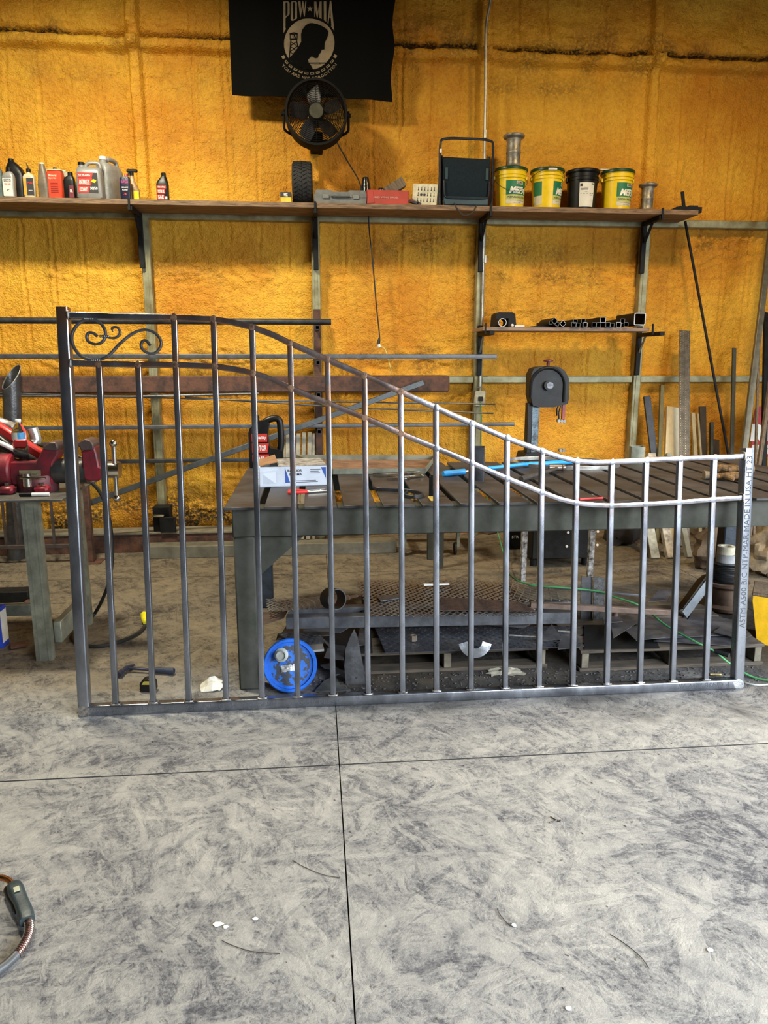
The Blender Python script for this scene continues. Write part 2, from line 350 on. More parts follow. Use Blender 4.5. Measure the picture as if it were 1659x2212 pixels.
for i in range(5):
    for j in range(4):
        mb = MB(); mb.bx(jx[i]+.0022, jx[i+1]-.0022, jy[j]+.004, jy[j+1]-.004, -.03, 0); o = mb.build('slab', FLOORM, floor, smooth=False)
        o.data.materials.append(MATS['joint_filler'])
        for p in o.data.polygons: p.material_index = 0 if p.normal.z > .5 else 1
# foam-sprayed back wall
STUDX = [-4.26, -2.83, -1.375, .028, 1.452, 2.92, 4.36, 5.8]
def lat(seed, n=256): return np.random.RandomState(seed).rand(n, n)
def vn(x, z, s, seed):
    L = lat(seed); X = x*s; Z = z*s; i = np.floor(X).astype(int); j = np.floor(Z).astype(int); fx = X-i; fz = Z-j; fx = fx*fx*(3-2*fx); fz = fz*fz*(3-2*fz)
    g = lambda a, b_: L[a % 256, b_ % 256]
    return (g(i, j)*(1-fx)+g(i+1, j)*fx)*(1-fz)+(g(i, j+1)*(1-fx)+g(i+1, j+1)*fx)*fz - .5
def sstep(a, b_, x): t = np.clip((x-a)/(b_-a), 0, 1); return t*t*(3-2*t)
def foam_height(X, Z):
    wx = X + .03*vn(X, Z, 3, 1) + .012*vn(X, Z, 11, 2); wz = Z + .035*vn(X, Z, 2.2, 3) + .014*vn(X, Z, 9, 4)
    sd = np.min([np.abs(X - s - .012*vn(X*0, Z, 2, 5)) for s in STUDX], axis=0)
    h = .010*vn(X, Z, 5, 6) + .006*vn(wx, wz, 22, 7)
    # creases that show the panel ribs behind the foam
    rib = np.abs(((wx*1.0 + .08) / .243) % 1 - .5)*.243; m = .3 + 1.4*np.clip(vn(X, Z, 1.3, 8) + .35, 0, 1)
    h -= .013*m*np.exp(-(rib/.009)**2); h += .008*m*np.exp(-((rib-.022)/.014)**2)
    rib2 = np.abs(((wx*1.0) / .061) % 1 - .5)*.061; h -= .0022*np.exp(-(rib2/.007)**2)*np.clip(.4 + 2*vn(X, Z, .8, 18), 0, 1)
    # slumped wrinkles just under the top of each bay, rougher foam low down
    wr = np.zeros_like(X); dirt_shade = np.zeros_like(X)
    for z0, amp, wid in ((4.13, 1.5, .17), (3.82, .55, .10), (3.36, .35, .09), (2.60, .9, .12), (2.33, .8, .12), (1.98, .6, .10), (1.58, 1.3, .13), (1.22, .5, .09), (.75, .6, .22), (.35, 1.1, .25)):
        k = np.exp(-((wz - z0 - .05*vn(X, Z*0, 1.6, 40+int(z0*10)))/wid)**2) * np.clip(.55 + 1.7*vn(X, Z*0+z0, 1.1, 50+int(z0*10)), .05, 1.4)*amp
        wr += k; dirt_shade += k*.55
    h += wr*(.028*vn(wx*.8, wz*1.7, 24, 9) + .024*vn(wx*.7, wz*1.9, 13, 10) + .004*vn(X, Z, 50, 11))
    h += .0075*vn(X, Z, 36, 12) + .0050*vn(X, Z, 80, 13)
    # foam ridges over studs and girts above the shelf
    up = sstep(2.76, 2.82, Z)
    h += up*.078*(1 - sstep(.034, .060, sd)) + up*.010*np.exp(-((sd-.075)/.02)**2)
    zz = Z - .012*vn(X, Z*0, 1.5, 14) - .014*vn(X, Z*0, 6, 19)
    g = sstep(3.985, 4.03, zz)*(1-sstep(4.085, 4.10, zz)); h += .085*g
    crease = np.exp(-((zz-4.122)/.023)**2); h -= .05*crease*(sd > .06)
    h += .03*sstep(4.13, 4.20, zz)*(1-sstep(4.25, 4.45, zz))*(.6+1.2*vn(X, Z, 7, 15))
    # bays below: pillow rises to the framing at its rim
    low = 1 - up
    for zc, hw in ((1.425, .04), (2.78, .05)): h += low*.018*np.exp(-((np.abs(Z-zc)-hw)/.035)**2)
    h += low*.02*np.exp(-((sd-.05)/.03)**2)
    dirt_shade = np.clip(np.clip(dirt_shade*1.3*(.35+1.6*vn(X, Z, 6, 16)), 0, .5) + 2.0*crease*(sd > .06)*np.clip(.75+1.0*vn(X, Z*0, 2, 17), 0, 1) + 1.3*(1-sstep(.0, .65, Z))*np.clip(.6+2*vn(X, Z, 9, 20), 0, 1), 0, 2)  # crease term paints the foam overhang's shade into the colour mask
    return h, dirt_shade
def foam_mat():
    m = bpy.data.materials.new('spray_foam'); m.use_nodes = True; n, l = nt(m); b = n['Principled BSDF']
    tc = n.new('ShaderNodeTexCoord'); no = n.new('ShaderNodeTexNoise'); no.inputs['Scale'].default_value = 1.1; no.inputs['Detail'].default_value = 6; no.inputs['Roughness'].default_value = .62; l.new(tc.outputs['Object'], no.inputs['Vector'])
    cr = n.new('ShaderNodeValToRGB'); cr.color_ramp.elements[0].position = .38; cr.color_ramp.elements[0].color = (.62, .245, .008, 1); cr.color_ramp.elements[1].position = .62; cr.color_ramp.elements[1].color = (.80, .42, .030, 1)
    l.new(no.outputs['Fac'], cr.inputs[0])
    a = n.new('ShaderNodeAttribute'); a.attribute_name = 'stain_shade_mask'; n3 = n.new('ShaderNodeTexNoise'); n3.inputs['Scale'].default_value = 46; n3.inputs['Detail'].default_value = 5; l.new(tc.outputs['Object'], n3.inputs['Vector'])
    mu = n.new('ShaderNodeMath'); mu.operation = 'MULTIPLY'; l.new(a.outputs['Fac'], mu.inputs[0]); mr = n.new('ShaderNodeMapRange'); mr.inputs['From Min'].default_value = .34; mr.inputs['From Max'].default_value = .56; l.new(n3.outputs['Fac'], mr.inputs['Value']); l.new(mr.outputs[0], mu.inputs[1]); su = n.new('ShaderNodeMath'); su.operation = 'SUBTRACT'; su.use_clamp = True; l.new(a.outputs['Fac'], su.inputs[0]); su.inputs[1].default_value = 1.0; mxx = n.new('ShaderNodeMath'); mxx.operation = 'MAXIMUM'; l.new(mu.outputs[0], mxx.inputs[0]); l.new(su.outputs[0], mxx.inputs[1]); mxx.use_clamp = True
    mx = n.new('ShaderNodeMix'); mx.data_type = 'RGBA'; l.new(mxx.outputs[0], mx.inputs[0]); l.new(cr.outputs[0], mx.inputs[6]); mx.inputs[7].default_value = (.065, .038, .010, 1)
    n4 = n.new('ShaderNodeTexNoise'); n4.inputs['Scale'].default_value = 34; n4.inputs['Detail'].default_value = 6; n4.inputs['Roughness'].default_value = .7; l.new(tc.outputs['Object'], n4.inputs['Vector'])
    c4 = n.new('ShaderNodeValToRGB'); c4.color_ramp.elements[0].position = .36; c4.color_ramp.elements[0].color = (.66, .55, .40, 1); c4.color_ramp.elements[1].position = .56; c4.color_ramp.elements[1].color = (1.12, 1.12, 1.1, 1); l.new(n4.outputs['Fac'], c4.inputs[0])
    m4 = n.new('ShaderNodeMix'); m4.data_type = 'RGBA'; m4.blend_type = 'MULTIPLY'; m4.inputs[0].default_value = .38; l.new(mx.outputs[2], m4.inputs[6]); l.new(c4.outputs[0], m4.inputs[7])
    l.new(m4.outputs[2], b.inputs['Base Color']); b.inputs['Roughness'].default_value = .48; b.inputs['Specular IOR Level'].default_value = .4
    n2 = n.new('ShaderNodeTexNoise'); n2.inputs['Scale'].default_value = 75; n2.inputs['Detail'].default_value = 4; l.new(tc.outputs['Object'], n2.inputs['Vector'])
    bp = n.new('ShaderNodeBump'); bp.inputs['Strength'].default_value = .9; bp.inputs['Distance'].default_value = .016; l.new(n2.outputs['Fac'], bp.inputs['Height']); l.new(bp.outputs[0], b.inputs['Normal'])
    return m
FOAM = foam_mat()
def foam_wall():
    x0, x1, z0, z1, st = -3.6, 5.3, 0.0, 4.75, .0125
    xs = np.concatenate(([XL-.1, -4.4], np.arange(x0, x1, st), [6.2, XR+.1])); zs = np.concatenate((np.arange(z0, z1, st), [ZC+.05]))
    X, Z = np.meshgrid(xs, zs); h, dirt_shade = foam_height(X, Z); nx, nz = len(xs), len(zs)
    co = np.stack([X, YB - h, Z], -1).reshape(-1, 3).astype(np.float32)
    me = bpy.data.meshes.new('wall_back'); me.vertices.add(nx*nz); me.vertices.foreach_set('co', co.ravel())
    i, j = np.meshgrid(np.arange(nx-1), np.arange(nz-1)); a = (j*nx+i).ravel(); q = np.stack([a, a+1, a+nx+1, a+nx], -1).astype(np.int32)
    me.loops.add(q.size); me.loops.foreach_set('vertex_index', q.ravel()); me.polygons.add(len(q)); me.polygons.foreach_set('loop_start', np.arange(0, q.size, 4, dtype=np.int32)); me.polygons.foreach_set('loop_total', np.full(len(q), 4, np.int32))
    me.polygons.foreach_set('use_smooth', np.ones(len(q), bool)); me.update(calc_edges=True); me.materials.append(FOAM)
    t = me.attributes.new('stain_shade_mask', 'FLOAT', 'POINT'); t.data.foreach_set('value', dirt_shade.astype(np.float32).ravel())
    o = bpy.data.objects.new('wall_back', me); COL.objects.link(o); o['kind'] = 'structure'; MW[o] = Matrix(); return o
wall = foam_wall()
for s in STUDX:
    mb = MB(); mb.bx(s-.036, s+.036, 6.555, 6.70, 0, 2.79, .006); mb.bx(s-.012, s+.012, 6.55, 6.556, 0, 2.79); mb.build('stud', GALVW, wall)
for a_, b_ in zip(STUDX[:-1], STUDX[1:]):
    mb = MB(); mb.bx(a_+.038, b_-.038, 6.57, 6.70, 1.395, 1.455, .005); mb.build('girt', GALVW, wall)
mb = MB(); mb.bx(STUDX[0], STUDX[-1], 6.565, 6.70, 2.735, 2.80, .005); mb.build('girt', GALVW, wall)
def plain(name, x0, x1, y0, y1, z0, z1, m=FOAM): mb = MB(); mb.bx(x0, x1, y0, y1, z0, z1); return struct(name, mb, m, smooth=False)
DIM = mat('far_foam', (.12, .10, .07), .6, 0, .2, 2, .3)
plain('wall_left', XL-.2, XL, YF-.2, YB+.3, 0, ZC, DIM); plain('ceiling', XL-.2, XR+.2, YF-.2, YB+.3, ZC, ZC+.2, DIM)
mb = MB(); mb.bx(XR, XR+.2, 3.0, YB+.3, 0, ZC); mb.bx(XR, XR+.2, YF-.2, -1.4, 0, ZC); mb.bx(XR, XR+.2, -1.4, 3.0, 3.9, ZC); struct('wall_right', mb, DIM, smooth=False)
mb = MB(); mb.bx(XL-.2, 2.2, YF-.2, YF, 0, ZC); mb.bx(2.2, XR+.2, YF-.2, YF, 3.9, ZC); mb.bx(7.0, XR+.2, YF-.2, YF, 0, 3.9); struct('wall_front', mb, DIM, smooth=False)
# ================================================================== GATE
GY, LEAN = 3.215, R(5.6)
GU = Vector((0, math.sin(LEAN), math.cos(LEAN))); GN = Vector((0, -math.cos(LEAN), math.sin(LEAN)))    # up the gate, out of its face
def gp(px, py, off=0.0):
    d = ray(px, py); o = Vector((0, 0, EYE)); t = (Vector((0, GY, 0)) - o).dot(GN)/d.dot(GN); return o + d*t + GN*off
def guv(px, py): p = gp(px, py); return p.x, p.z/math.cos(LEAN)
def gw(u, v, off=0.): return Vector((u, GY, 0)) + GU*v + GN*off
gate = thing('garden_gate', 'long bare steel driveway gate section with swooping top rails leaning on welding table', 'gate', (0, GY, 0))
T1 = .0254
def heatof(p, nodes, rr=.085): return max([0]+[math.exp(-((p-q).length/(rr*k))**2)*a for q, k, a in nodes])
NODES = []
def gate_tube(name, pts2, w, nodes=None, d=None, off=None, r=.0032, label=None):
    pts = [gw(u, v, -(d or w)/2 if off is None else off) for u, v in pts2]; mb = MB(); pr = rrect(d or w, w, r)
    mb.sweep(pts, pr, up=GN.cross(Vector((1, 0, 0))) if abs(pts[0].x-pts[-1].x) > .5 else (1, 0, 0))
    # profile is square so either frame is fine
    mb.a = [min(1, heatof(p, NODES)*(.6+.8*(mnoise.noise(p*40)+.5))) if NODES else 0 for p in mb.v]
    return mb.build(name, STEEL, gate, world=True, label=label)
top = [(125,680),(180,681),(250,683),(320,684),(375,685),(418,687),(460,689),(500,695),(545,706),(590,723),(627,741),(668,759),(708,777),(748,794),(790,812),(828,829),(868,847),(905,864),(943,881),(980,898),(1020,914),(1058,930),(1095,946),(1133,960),(1172,974),(1210,987),(1247,996),(1285,999),(1325,998),(1360,996),(1400,994),(1435,992),(1470,991),(1508,989),(1545,988),(1580,987),(1613,985)]
mid = [(130,784),(212,786),(250,786),(295,787),(335,787),(378,788),(418,789),(461,791),(500,796),(545,805),(570,813),(590,821),(627,838),(670,856),(711,872),(750,887),(790,903),(828,919),(868,937),(905,952),(943,968),(980,983),(1020,1000),(1056,1016),(1093,1032),(1133,1048),(1172,1064),(1210,1078),(1247,1087),(1285,1091),(1322,1092),(1358,1091),(1395,1089),(1432,1087),(1468,1085),(1505,1082),(1542,1079),(1575,1077),(1608,1075)]
bars = [((211,790),(250,1520)),((296,790),(331,1518)),((373,685),(409,1515)),((459,690),(489,1510)),((543,704),(567,1506)),((627,741),(643,1502)),((708,777),(719,1500)),((788,812),(795,1497)),((867,848),(869,1494)),((943,882),(943,1492)),((1020,915),(1018,1488)),((1096,946),(1093,1486)),((1172,974),(1166,1484)),((1247,997),(1239,1481)),((1324,999),(1312,1479)),((1398,996),(1384,1477)),((1471,993),(1455,1474)),((1545,989),(1527,1471))]
TU = [guv(*p) for p in top]; MU = [guv(*p) for p in mid]
def interp(C, u):
    for a, b in zip(C[:-1], C[1:]):
        if a[0] <= u <= b[0]: return a[1] + (b[1]-a[1])*(u-a[0])/(b[0]-a[0])
    return C[0][1] if u < C[0][0] else C[-1][1]
BU = [(guv(*a)[0] + guv(*b)[0])/2 for a, b in bars]
UL, UR = guv(167, 1300)[0], guv(1608, 1250)[0]
HB = .0508
for i, u in enumerate(BU):
    if i > 1: NODES.append((gw(u, interp(TU, u)), rnd.uniform(.5, 1.0), rnd.uniform(.75, 1.1) if i < 9 else .25))
    NODES.append((gw(u, interp(MU, u)), rnd.uniform(.6, 1.3), rnd.uniform(.7, 1.1) if i < 9 else .25))
for k in range(9): NODES.append((gw(BU[(k*2+3) % 12], rnd.uniform(.9, 1.35)), .6, .5))
gate_tube('top_rail', [(UL+.02, TU[0][1])] + TU[1:-1] + [(UR-.02, TU[-1][1])], T1)
gate_tube('middle_rail', [(UL+.02, MU[0][1])] + MU[1:-1] + [(UR-.02, MU[-1][1])], T1)
BARO = []
for i, u in enumerate(BU):
    v1 = interp(MU if i < 2 else TU, u) - (T1*.3); v0 = HB
    BARO.append(gate_tube('bar', [(u, v0 + (v1-v0)*k/60) for k in range(61)], T1))
TL, TR = guv(108, 662)[1], guv(1625, 968)[1]
NP = NODES; NODES = [(gw(UL, TL), 1.2, .9), (gw(UL, interp(MU, UL)), .6, .5)]
gate_tube('post', [(UL, TL*k/40) for k in range(41)], HB, r=.008)
NODES = []
RPOST = gate_tube('post', [(UR, TR*k/30) for k in range(31)], HB, r=.008)
BRAIL = gate_tube('bottom_rail', [(UL+.02 + (UR-UL-.04)*k/40, HB/2) for k in range(41)], HB, r=.008)
def blob(mb, c, rx, rz, n=9, t=.004):
    ring = [gw(c[0] + rx*math.cos(2*PI*k/n)*rnd.uniform(.8, 1.15), c[1] + rz*math.sin(2*PI*k/n)*rnd.uniform(.8, 1.15), .0004) for k in range(n)]
    top_ = [gw(c[0] + rx*.6*math.cos(2*PI*k/n), c[1] + rz*.6*math.sin(2*PI*k/n), t) for k in range(n)]
    mb.add(ring + top_, [(k, (k+1) % n, n+(k+1) % n, n+k) for k in range(n)] + [tuple(range(n, 2*n))])
for i, u in enumerate(BU):      # weld collars where each bar meets the bottom rail, blended welds at the rails
    mb = MB(); q = [gw(u + x, HB + .003 + .002*rnd.random(), -T1/2 + y) for x, y in ((-.017, -.015), (0, -.017), (.017, -.015), (.019, 0), (.017, .015), (0, .0175), (-.017, .015), (-.019, 0))]
    mb.tube(spline(q, 3, True), .0048, 6, closed=True); mb.build('weld_bead', WELD, BARO[i], world=True)
    bm_ = mat('heat_brown_steel', (.20, .115, .07), .45, .5, .4, 40, .2) if i < 9 else STEEL
    for hv in ([interp(MU, u)] + ([interp(TU, u)] if i > 1 else [])): g = MB(); blob(g, (u, hv), .0145, .0165, t=.0012); g.build('weld_blend', bm_, BARO[i], world=True)
for u, w in ((UL, 1), (UR, -1)):
    mb = MB(); blob(mb, (u + w*.004, .028), .030, .026, 11, .0012); mb.build('ground_corner', GROUND if w < 0 else WELD, gate, world=True)
    for v in (interp(TU, u), interp(MU, u)):
        mb = MB(); q = [gw(u + w*.0255, v + a, -.013 + b) for a, b in ((-.015, -.015), (-.015, .015), (.015, .015), (.015, -.015))]; mb.tube(spline(q, 4, True), .004, 6, closed=True); mb.build('weld_bead', WELD, gate, world=True)
def sc(c, s=3.318, ox=0, oy=630): return [(ox + x/s, oy + y/s) for x, y in c]
S1 = [(690,317),(668,297),(638,290),(620,305),(617,330),(632,358),(680,374),(722,362),(748,325),(746,270),(708,218),(650,197),(590,205),(540,245),(510,305),(513,368),(545,430),(600,475),(680,490),(740,475),(790,440),(850,375),(920,315),(980,282),(1040,271),(1100,290),(1140,330),(1150,380),(1122,428),(1078,442),(1032,425),(1008,392),(1014,358),(1042,347),(1072,383)]
S2 = [(745,318),(790,330),(830,325),(855,295),(846,264),(822,250),(797,262),(804,288)]
for P, w in ((S1, .011), (S2, .009)):
    pts = spline([gp(*p, off=-.012) for p in sc(P)], 5); n = len(pts); e = [min(1, .35 + 2.6*min(i/n, (n-1-i)/n)*(2.5)) for i in range(n)]
    if P is S2: e = [1]*(n-6) + [.9, .8, .65, .5, .4, .3]
    mb = MB(); prof = rrect(w, .019, .002, 2)
    vs = []; fs = []
    mb.sweep(pts, prof, up=(0, 1, 0), scales=e if P is S2 else None); mb.build('scroll', SCROLLM, gate, world=True)
for px, py in ((632/3.318, 630+192/3.318), (680/3.318, 630+490/3.318), (745/3.318, 630+318/3.318)):
    u, v = guv(px, py); mb = MB()
    for k in range(5): mb.ball(gw(u + (k-2)*.008, v, -.006), .006, 5)
    mb.build('weld_bead', WELD, gate, world=True)
def gt(u0, v0, u1, v1, h): 
    d = Vector((u1-u0, v1-v0)); L = d.length; d /= L; nrm = Vector((-d.y, d.x))
    return lambda a, b: gw(u0 + d.x*a*L + nrm.x*b*h, v0 + d.y*a*L + nrm.y*b*h, .0007)
a0 = guv(735, 1512)[0]; a1 = guv(185, 1535)[0]
lettering('ASTM A500 B/C  NTP-MAR MADE IN USA  HT #: 2331150  CN3B7/1', gt(a0, .041, a1, .041, .026), INKG, BRAIL, True)
lettering('P CN3B NW 7//', gt(guv(1575, 1480)[0], .04, guv(1465, 1480)[0], .04, .024), INKG, BRAIL, True)
b0 = guv(1606, 1357)[1]; b1 = guv(1622, 985)[1]
lettering('ASTM A500 B/C NTP-MAR MADE IN USA HT 23', gt(UR+.013, b0, UR+.013, b1, .028), INKG, RPOST, True)
# ================================================================== WELDING TABLE
TZ = .93; TX0, TX1, TY0, TY1 = -.43, 2.90, 3.385, 4.80
tbl = thing('welding_table', 'long steel welding table with slatted plate top and green-grey frame', 'table', (TX0, TY0, 0))
for k in range(18):
    x0 = TX0 + .185*k; mb = MB(); j = rnd.uniform(-.006, .006)
    mb.bx(x0, x0+.152, TY0 + j, TY1 + j, TZ-.013, TZ + rnd.uniform(0, .001), .002); mb.build('top_plate', PLATE, tbl, world=True)
def tb(name, x0, x1, y0, y1, z0, z1, ch=.006, m=BEAMG): mb = MB(); mb.bx(x0, x1, y0, y1, z0, z1, ch); return mb.build(name, m, tbl, world=True)
tb('frame_beam', TX0+.03, TX1-.03, TY0+.045, TY0+.145, .775, TZ-.014); tb('frame_beam', TX0+.03, TX1-.03, TY1-.145, TY1-.045, .775, TZ-.014)
tb('frame_beam', TX0+.03, TX0+.13, TY0+.15, TY1-.15, .775, TZ-.014); tb('frame_beam', TX1-.13, TX1-.03, TY0+.15, TY1-.15, .775, TZ-.014)
for x in (.75, 1.85): tb('frame_beam', x, x+.06, TY0+.15, TY1-.15, .80, TZ-.014)
for x in (TX0+.032, TX1-.13):
    for y, m in ((TY0+.047, BEAMG), (TY1-.143, mat('blue_grey_paint', (.03, .04, .055), .45, .2))): tb('leg', x, x+.1, y, y+.1, 0, .775, .008, m)
mb = MB(); mb.prism([(TX0+.13, .775), (TX0+.37, .775), (TX0+.13, .56)], TY0+.08, TY0+.095); mb.build('gusset', BEAMG, tbl, world=True)
mb = MB(); mb.prism([(TX1-.13, .775), (TX1-.37, .775), (TX1-.13, .56)], TY0+.08, TY0+.095); mb.build('gusset', BEAMG, tbl, world=True)
S = TZ + .001
# things lying on the table --------------------------------------------------
def sqhollow(mb, p0, p1, w, t=.004, r=.004, up=(0, 0, 1), h=None): mb.hollow(p0, p1, rrect(w, h or w, r), rrect(w-2*t, (h or w)-2*t, max(r-t*.5, .001)), up); return mb
for px, py, w, h, m, lab in ((1030, 1037, .082, .19, DARK, 'tall dark square steel tube stub standing upright on the welding table'), (938, 1071, .05, .10, DARKER, 'short dark square tube stub standing near the table edge behind gate bars'), (1374, 1000, .088, .11, GALV, 'short shiny square tube stub standing at the back of the table')):
    p = onz(px, py, S); mb = MB(); sqhollow(mb, (p.x, p.y, S), (p.x, p.y, S+h), w, .005, up=(.25, 1, 0)); single('square_tube_stub', mb, m, lab, 'steel tube')
# white carton
p = onz(562, 1053, S); q = onz(706, 1048, S); ang = math.atan2(q.y-p.y, q.x-p.x); Lx = (q-p).length
cb = thing('white_carton', 'open white cardboard carton with blue corners on the welding table', 'box', p, ang); WC = mat('white_carton', (.66, .72, .82), .6, 0, .05, 15, .03)
H_ = .108; D_ = .30
mb = MB(); mb.bx(0, Lx, 0, .004, 0, H_); mb.bx(0, Lx, D_-.004, D_, 0, H_); mb.bx(Lx-.004, Lx, .004, D_-.004, 0, H_); mb.bx(0, .004, .004, D_-.004, 0, H_); mb.bx(0, Lx, 0, D_, 0, .004); mb.build('body', WC, cb)
mb = MB(); mb.bx(.10, Lx, .0, D_, H_, H_+.004); mb.build('top_flap', mat('printed_carton', (.30, .29, .28), .6, 0, .4, 30), cb)
mb = MB(); mb.slab([(0, -.001, .005), (.10, -.001, .005), (.10, -.001, .095), (.0, -.02, .085)], .003, (0, -1, 0)); mb.build('side_flap', WC, cb)
mb = MB(); mb.slab([(0, .05, H_), (.1, .05, H_+.02), (.1, D_, H_+.03), (0, D_, H_+.0)], .003, (0, 0, 1)); mb.build('torn_flap', CARD, cb)
for k, xs in ((0, [(.135, .10), (.135+.0, .02), (.16, .02)]), (1, [(Lx-.03, .10), (Lx-.004, .10), (Lx-.004, .04)])):
    mb = MB(); mb.prism(xs, -.0015, -.0005); mb.build('blue_corner', mat('blue_print', (.03, .09, .4), .6), cb)
lettering('RADNOR', flat(.148, .225, .078, .093, -.0015), INK, cb, bold=.02); lettering('PLASMA', flat(.158, .225, .058, .071, -.0015), INK, cb, bold=.02)
for k, (a_, b_, z) in enumerate(((.27, .325, .088), (.27, .315, .078), (.27, .322, .068), (.165, .30, .028), (.165, .31, .02))): patch(flat(a_, b_, z, z+.003, -.0012), INKG, cb, 'print_line', 1)
# black oil jug
def loft_part(name, secs, m, parent, n=28, **k): mb = MB(); mb.loft(secs, n); return mb.build(name, m, parent, **k)
def arch(mb, pts, r, n=8, k=5): mb.tube(spline(pts, k), r, n); return mb
p = onz(575, 1008, S); jug = thing('oil_jug', 'black plastic oil jug with red label standing on the welding table', 'jug', (p.x, p.y, S))
jw, jh = .21, .31; x0 = -.10
mb = MB(); mb.prism([(x0, 0), (x0+.21, 0), (x0+.21, .16), (x0+.205, .30), (x0+.19, .325), (x0+.15, .325), (x0+.05, .285), (x0+.01, .25), (x0, .22)], -.055, .055)
hole = None
mb = MB(); o_ = [(x0+.004, 0), (x0+.13, 0), (x0+.205, 0), (x0+.21, .01), (x0+.21, .10)]
mb.prism([(x0, .004), (x0+.206, .004), (x0+.21, .02), (x0+.21, .105), (x0+.13, .125), (x0+.115, .2), (x0+.13, .27), (x0+.12, .305), (x0+.05, .285), (x0+.01, .25), (x0, .22)], -.055, .055)
arch(mb, [(x0+.19, 0, .09), (x0+.20, 0, .16), (x0+.198, 0, .24), (x0+.19, 0, .295), (x0+.155, 0, .305), (x0+.11, 0, .29), (x0+.09, 0, .27)], .021, 10); mb.build('body', BLACKP, jug)
mb = MB(); mb.cyl((x0+.045, 0, .28), (x0+.045, 0, .325), .022); mb.build('cap', BLACKP, jug)
for zz0, zz1, t in ((.165, .215, 'Castle'), (.095, .155, 'MOTOR'), (.04, .085, 'OIL')):
    mb = MB(); mb.prism([(x0+.02, zz0), (x0+.115, zz0), (x0+.125 - (.01 if zz0 > .15 else 0), zz1), (x0+.02, zz1)], -.0565, -.0555); mb.build('label', REDL, jug)
    lettering(t if t != 'Castle' else 'Quality', flat(x0+.03, x0+.11, zz0+.012, zz1-.012, -.058), INKW, jug, bold=.02)
# galvanised tray
c4 = [onz(*q, S) for q in ((720, 1025), (918, 1024), (940, 994), (640, 993))]; TRM = mat('rusty_tray_inside', (.23, .13, .08), .7, .3, .3, 9)
tr = thing('metal_tray', 'shallow galvanised channel tray with rusty inside lying on welding table', 'tray', c4[0])
mb = MB(); cc = [(v.x, v.y, S+.004) for v in c4]; mb.slab(cc, .003, (0, 0, 1)); mb.build('pan', TRM, tr, world=True)
for i in range(4):
    a_, b_ = Vector(cc[i]), Vector(cc[(i+1) % 4]); mb = MB(); mb.bar(a_ + Vector((0, 0, .014)), b_ + Vector((0, 0, .014)), .004, .032); mb.build('lip', GALV, tr, world=True)
# hoop, bars, tools
def disc_ring(c, rx, ry, w, h, rot, a0=0, a1=2*PI, n=48):
    return [Vector((c[0] + rx*math.cos(a)*math.cos(rot) - ry*math.sin(a)*math.sin(rot), c[1] + rx*math.cos(a)*math.sin(rot) + ry*math.sin(a)*math.cos(rot), c[2])) for a in [a0 + (a1-a0)*k/n for k in range(n+1)]]
c = (onz(1083, 993, S) + onz(1355, 1016, S))/2
mb = MB(); mb.sweep(disc_ring((c.x, c.y, S+.012), .36, .22, 0, 0, -.35, 0, 2*PI*.97), rrect(.005, .024, .001, 1)); single('steel_hoop', mb, mat('bright_hoop', (.35, .34, .32), .35, .8), 'large flat-bar steel hoop lying on the welding table', 'hoop')
pl = [onz(*q, S) for q in ((1050, 1019), (1130, 1010), (1180, 1008), (1240, 1003))]
t = thing('claw_hammer', 'hammer with long light blue handle lying across table', 'hammer', pl[0])
mb = MB(); mb.tube([(v.x, v.y, S+.02) for v in pl], .0135, 10, scales=[.8, .9, 1.2, 1.3]); mb.build('handle', BLUEL, t, world=True)
mb = MB(); e = onz(1044, 1020, S); mb.cyl((e.x-.05, e.y-.02, S+.02), (e.x+.01, e.y, S+.02), .02, 12); mb.bar((e.x-.03, e.y+.05, S+.02), (e.x-.02, e.y-.07, S+.02), .03, .03, ch=.006); mb.build('head', DARK, t, world=True)
a_, b_ = onz(957, 1030, S), onz(1003, 1025, S); t = thing('blue_grip_tool', 'short tool with bright blue grip lying beside dark tube stub on table', 'hand tool', a_)
mb = MB(); mb.tube([(a_.x, a_.y, S+.018), (a_.x+.02, a_.y+.01, S+.018), (b_.x, b_.y, S+.018)], .018, 12, scales=[.8, 1, .95]); mb.build('grip', BLUEL, t, world=True)
mb = MB(); d = (b_-a_).normalized(); mb.cyl((b_.x, b_.y, S+.018), (b_.x+d.x*.16, b_.y+d.y*.16, S+.018), .006, 8); mb.build('shaft', CHROME, t, world=True)
a_, b_ = onz(1125, 1042, S), onz(1205, 1020, S); t = thing('ball_peen_hammer', 'dark handled ball-peen hammer with shiny head on welding table', 'hammer', a_)
mb = MB(); mb.tube([(a_.x, a_.y, S+.018), ((a_.x+b_.x)/2, (a_.y+b_.y)/2, S+.02), (b_.x, b_.y, S+.025)], .015, 10, scales=[1.1, .8, .7]); mb.build('handle', mat('dark_handle', (.05, .045, .04), .5), t, world=True)
mb = MB(); mb.cyl((b_.x-.055, b_.y+.005, S+.027), (b_.x+.02, b_.y, S+.027), .02, 14); mb.ball((b_.x+.03, b_.y, S+.027), .022, 8); mb.build('head', mat('worn_hammer_steel', (.25, .2, .17), .35, .8), t, world=True)
pp = [onz(*q, S) for q in ((805, 1050), (812, 1060), (845, 1062), (880, 1064), (905, 1068), (913, 1074), (895, 1078), (872, 1074), (880, 1068))]
mb = MB(); mb.sweep(spline([(v.x, v.y, S+.01) for v in pp], 6), rrect(.008, .018, .002, 1)); single('curved_flat_bar', mb, DARK, 'dark curled flat bar hook lying near front of welding table', 'steel bar')
a_, b_ = onz(622, 1066, S), onz(706, 1062, S); t = thing('pliers', 'pliers with red grips lying in front of white carton', 'pliers', a_)
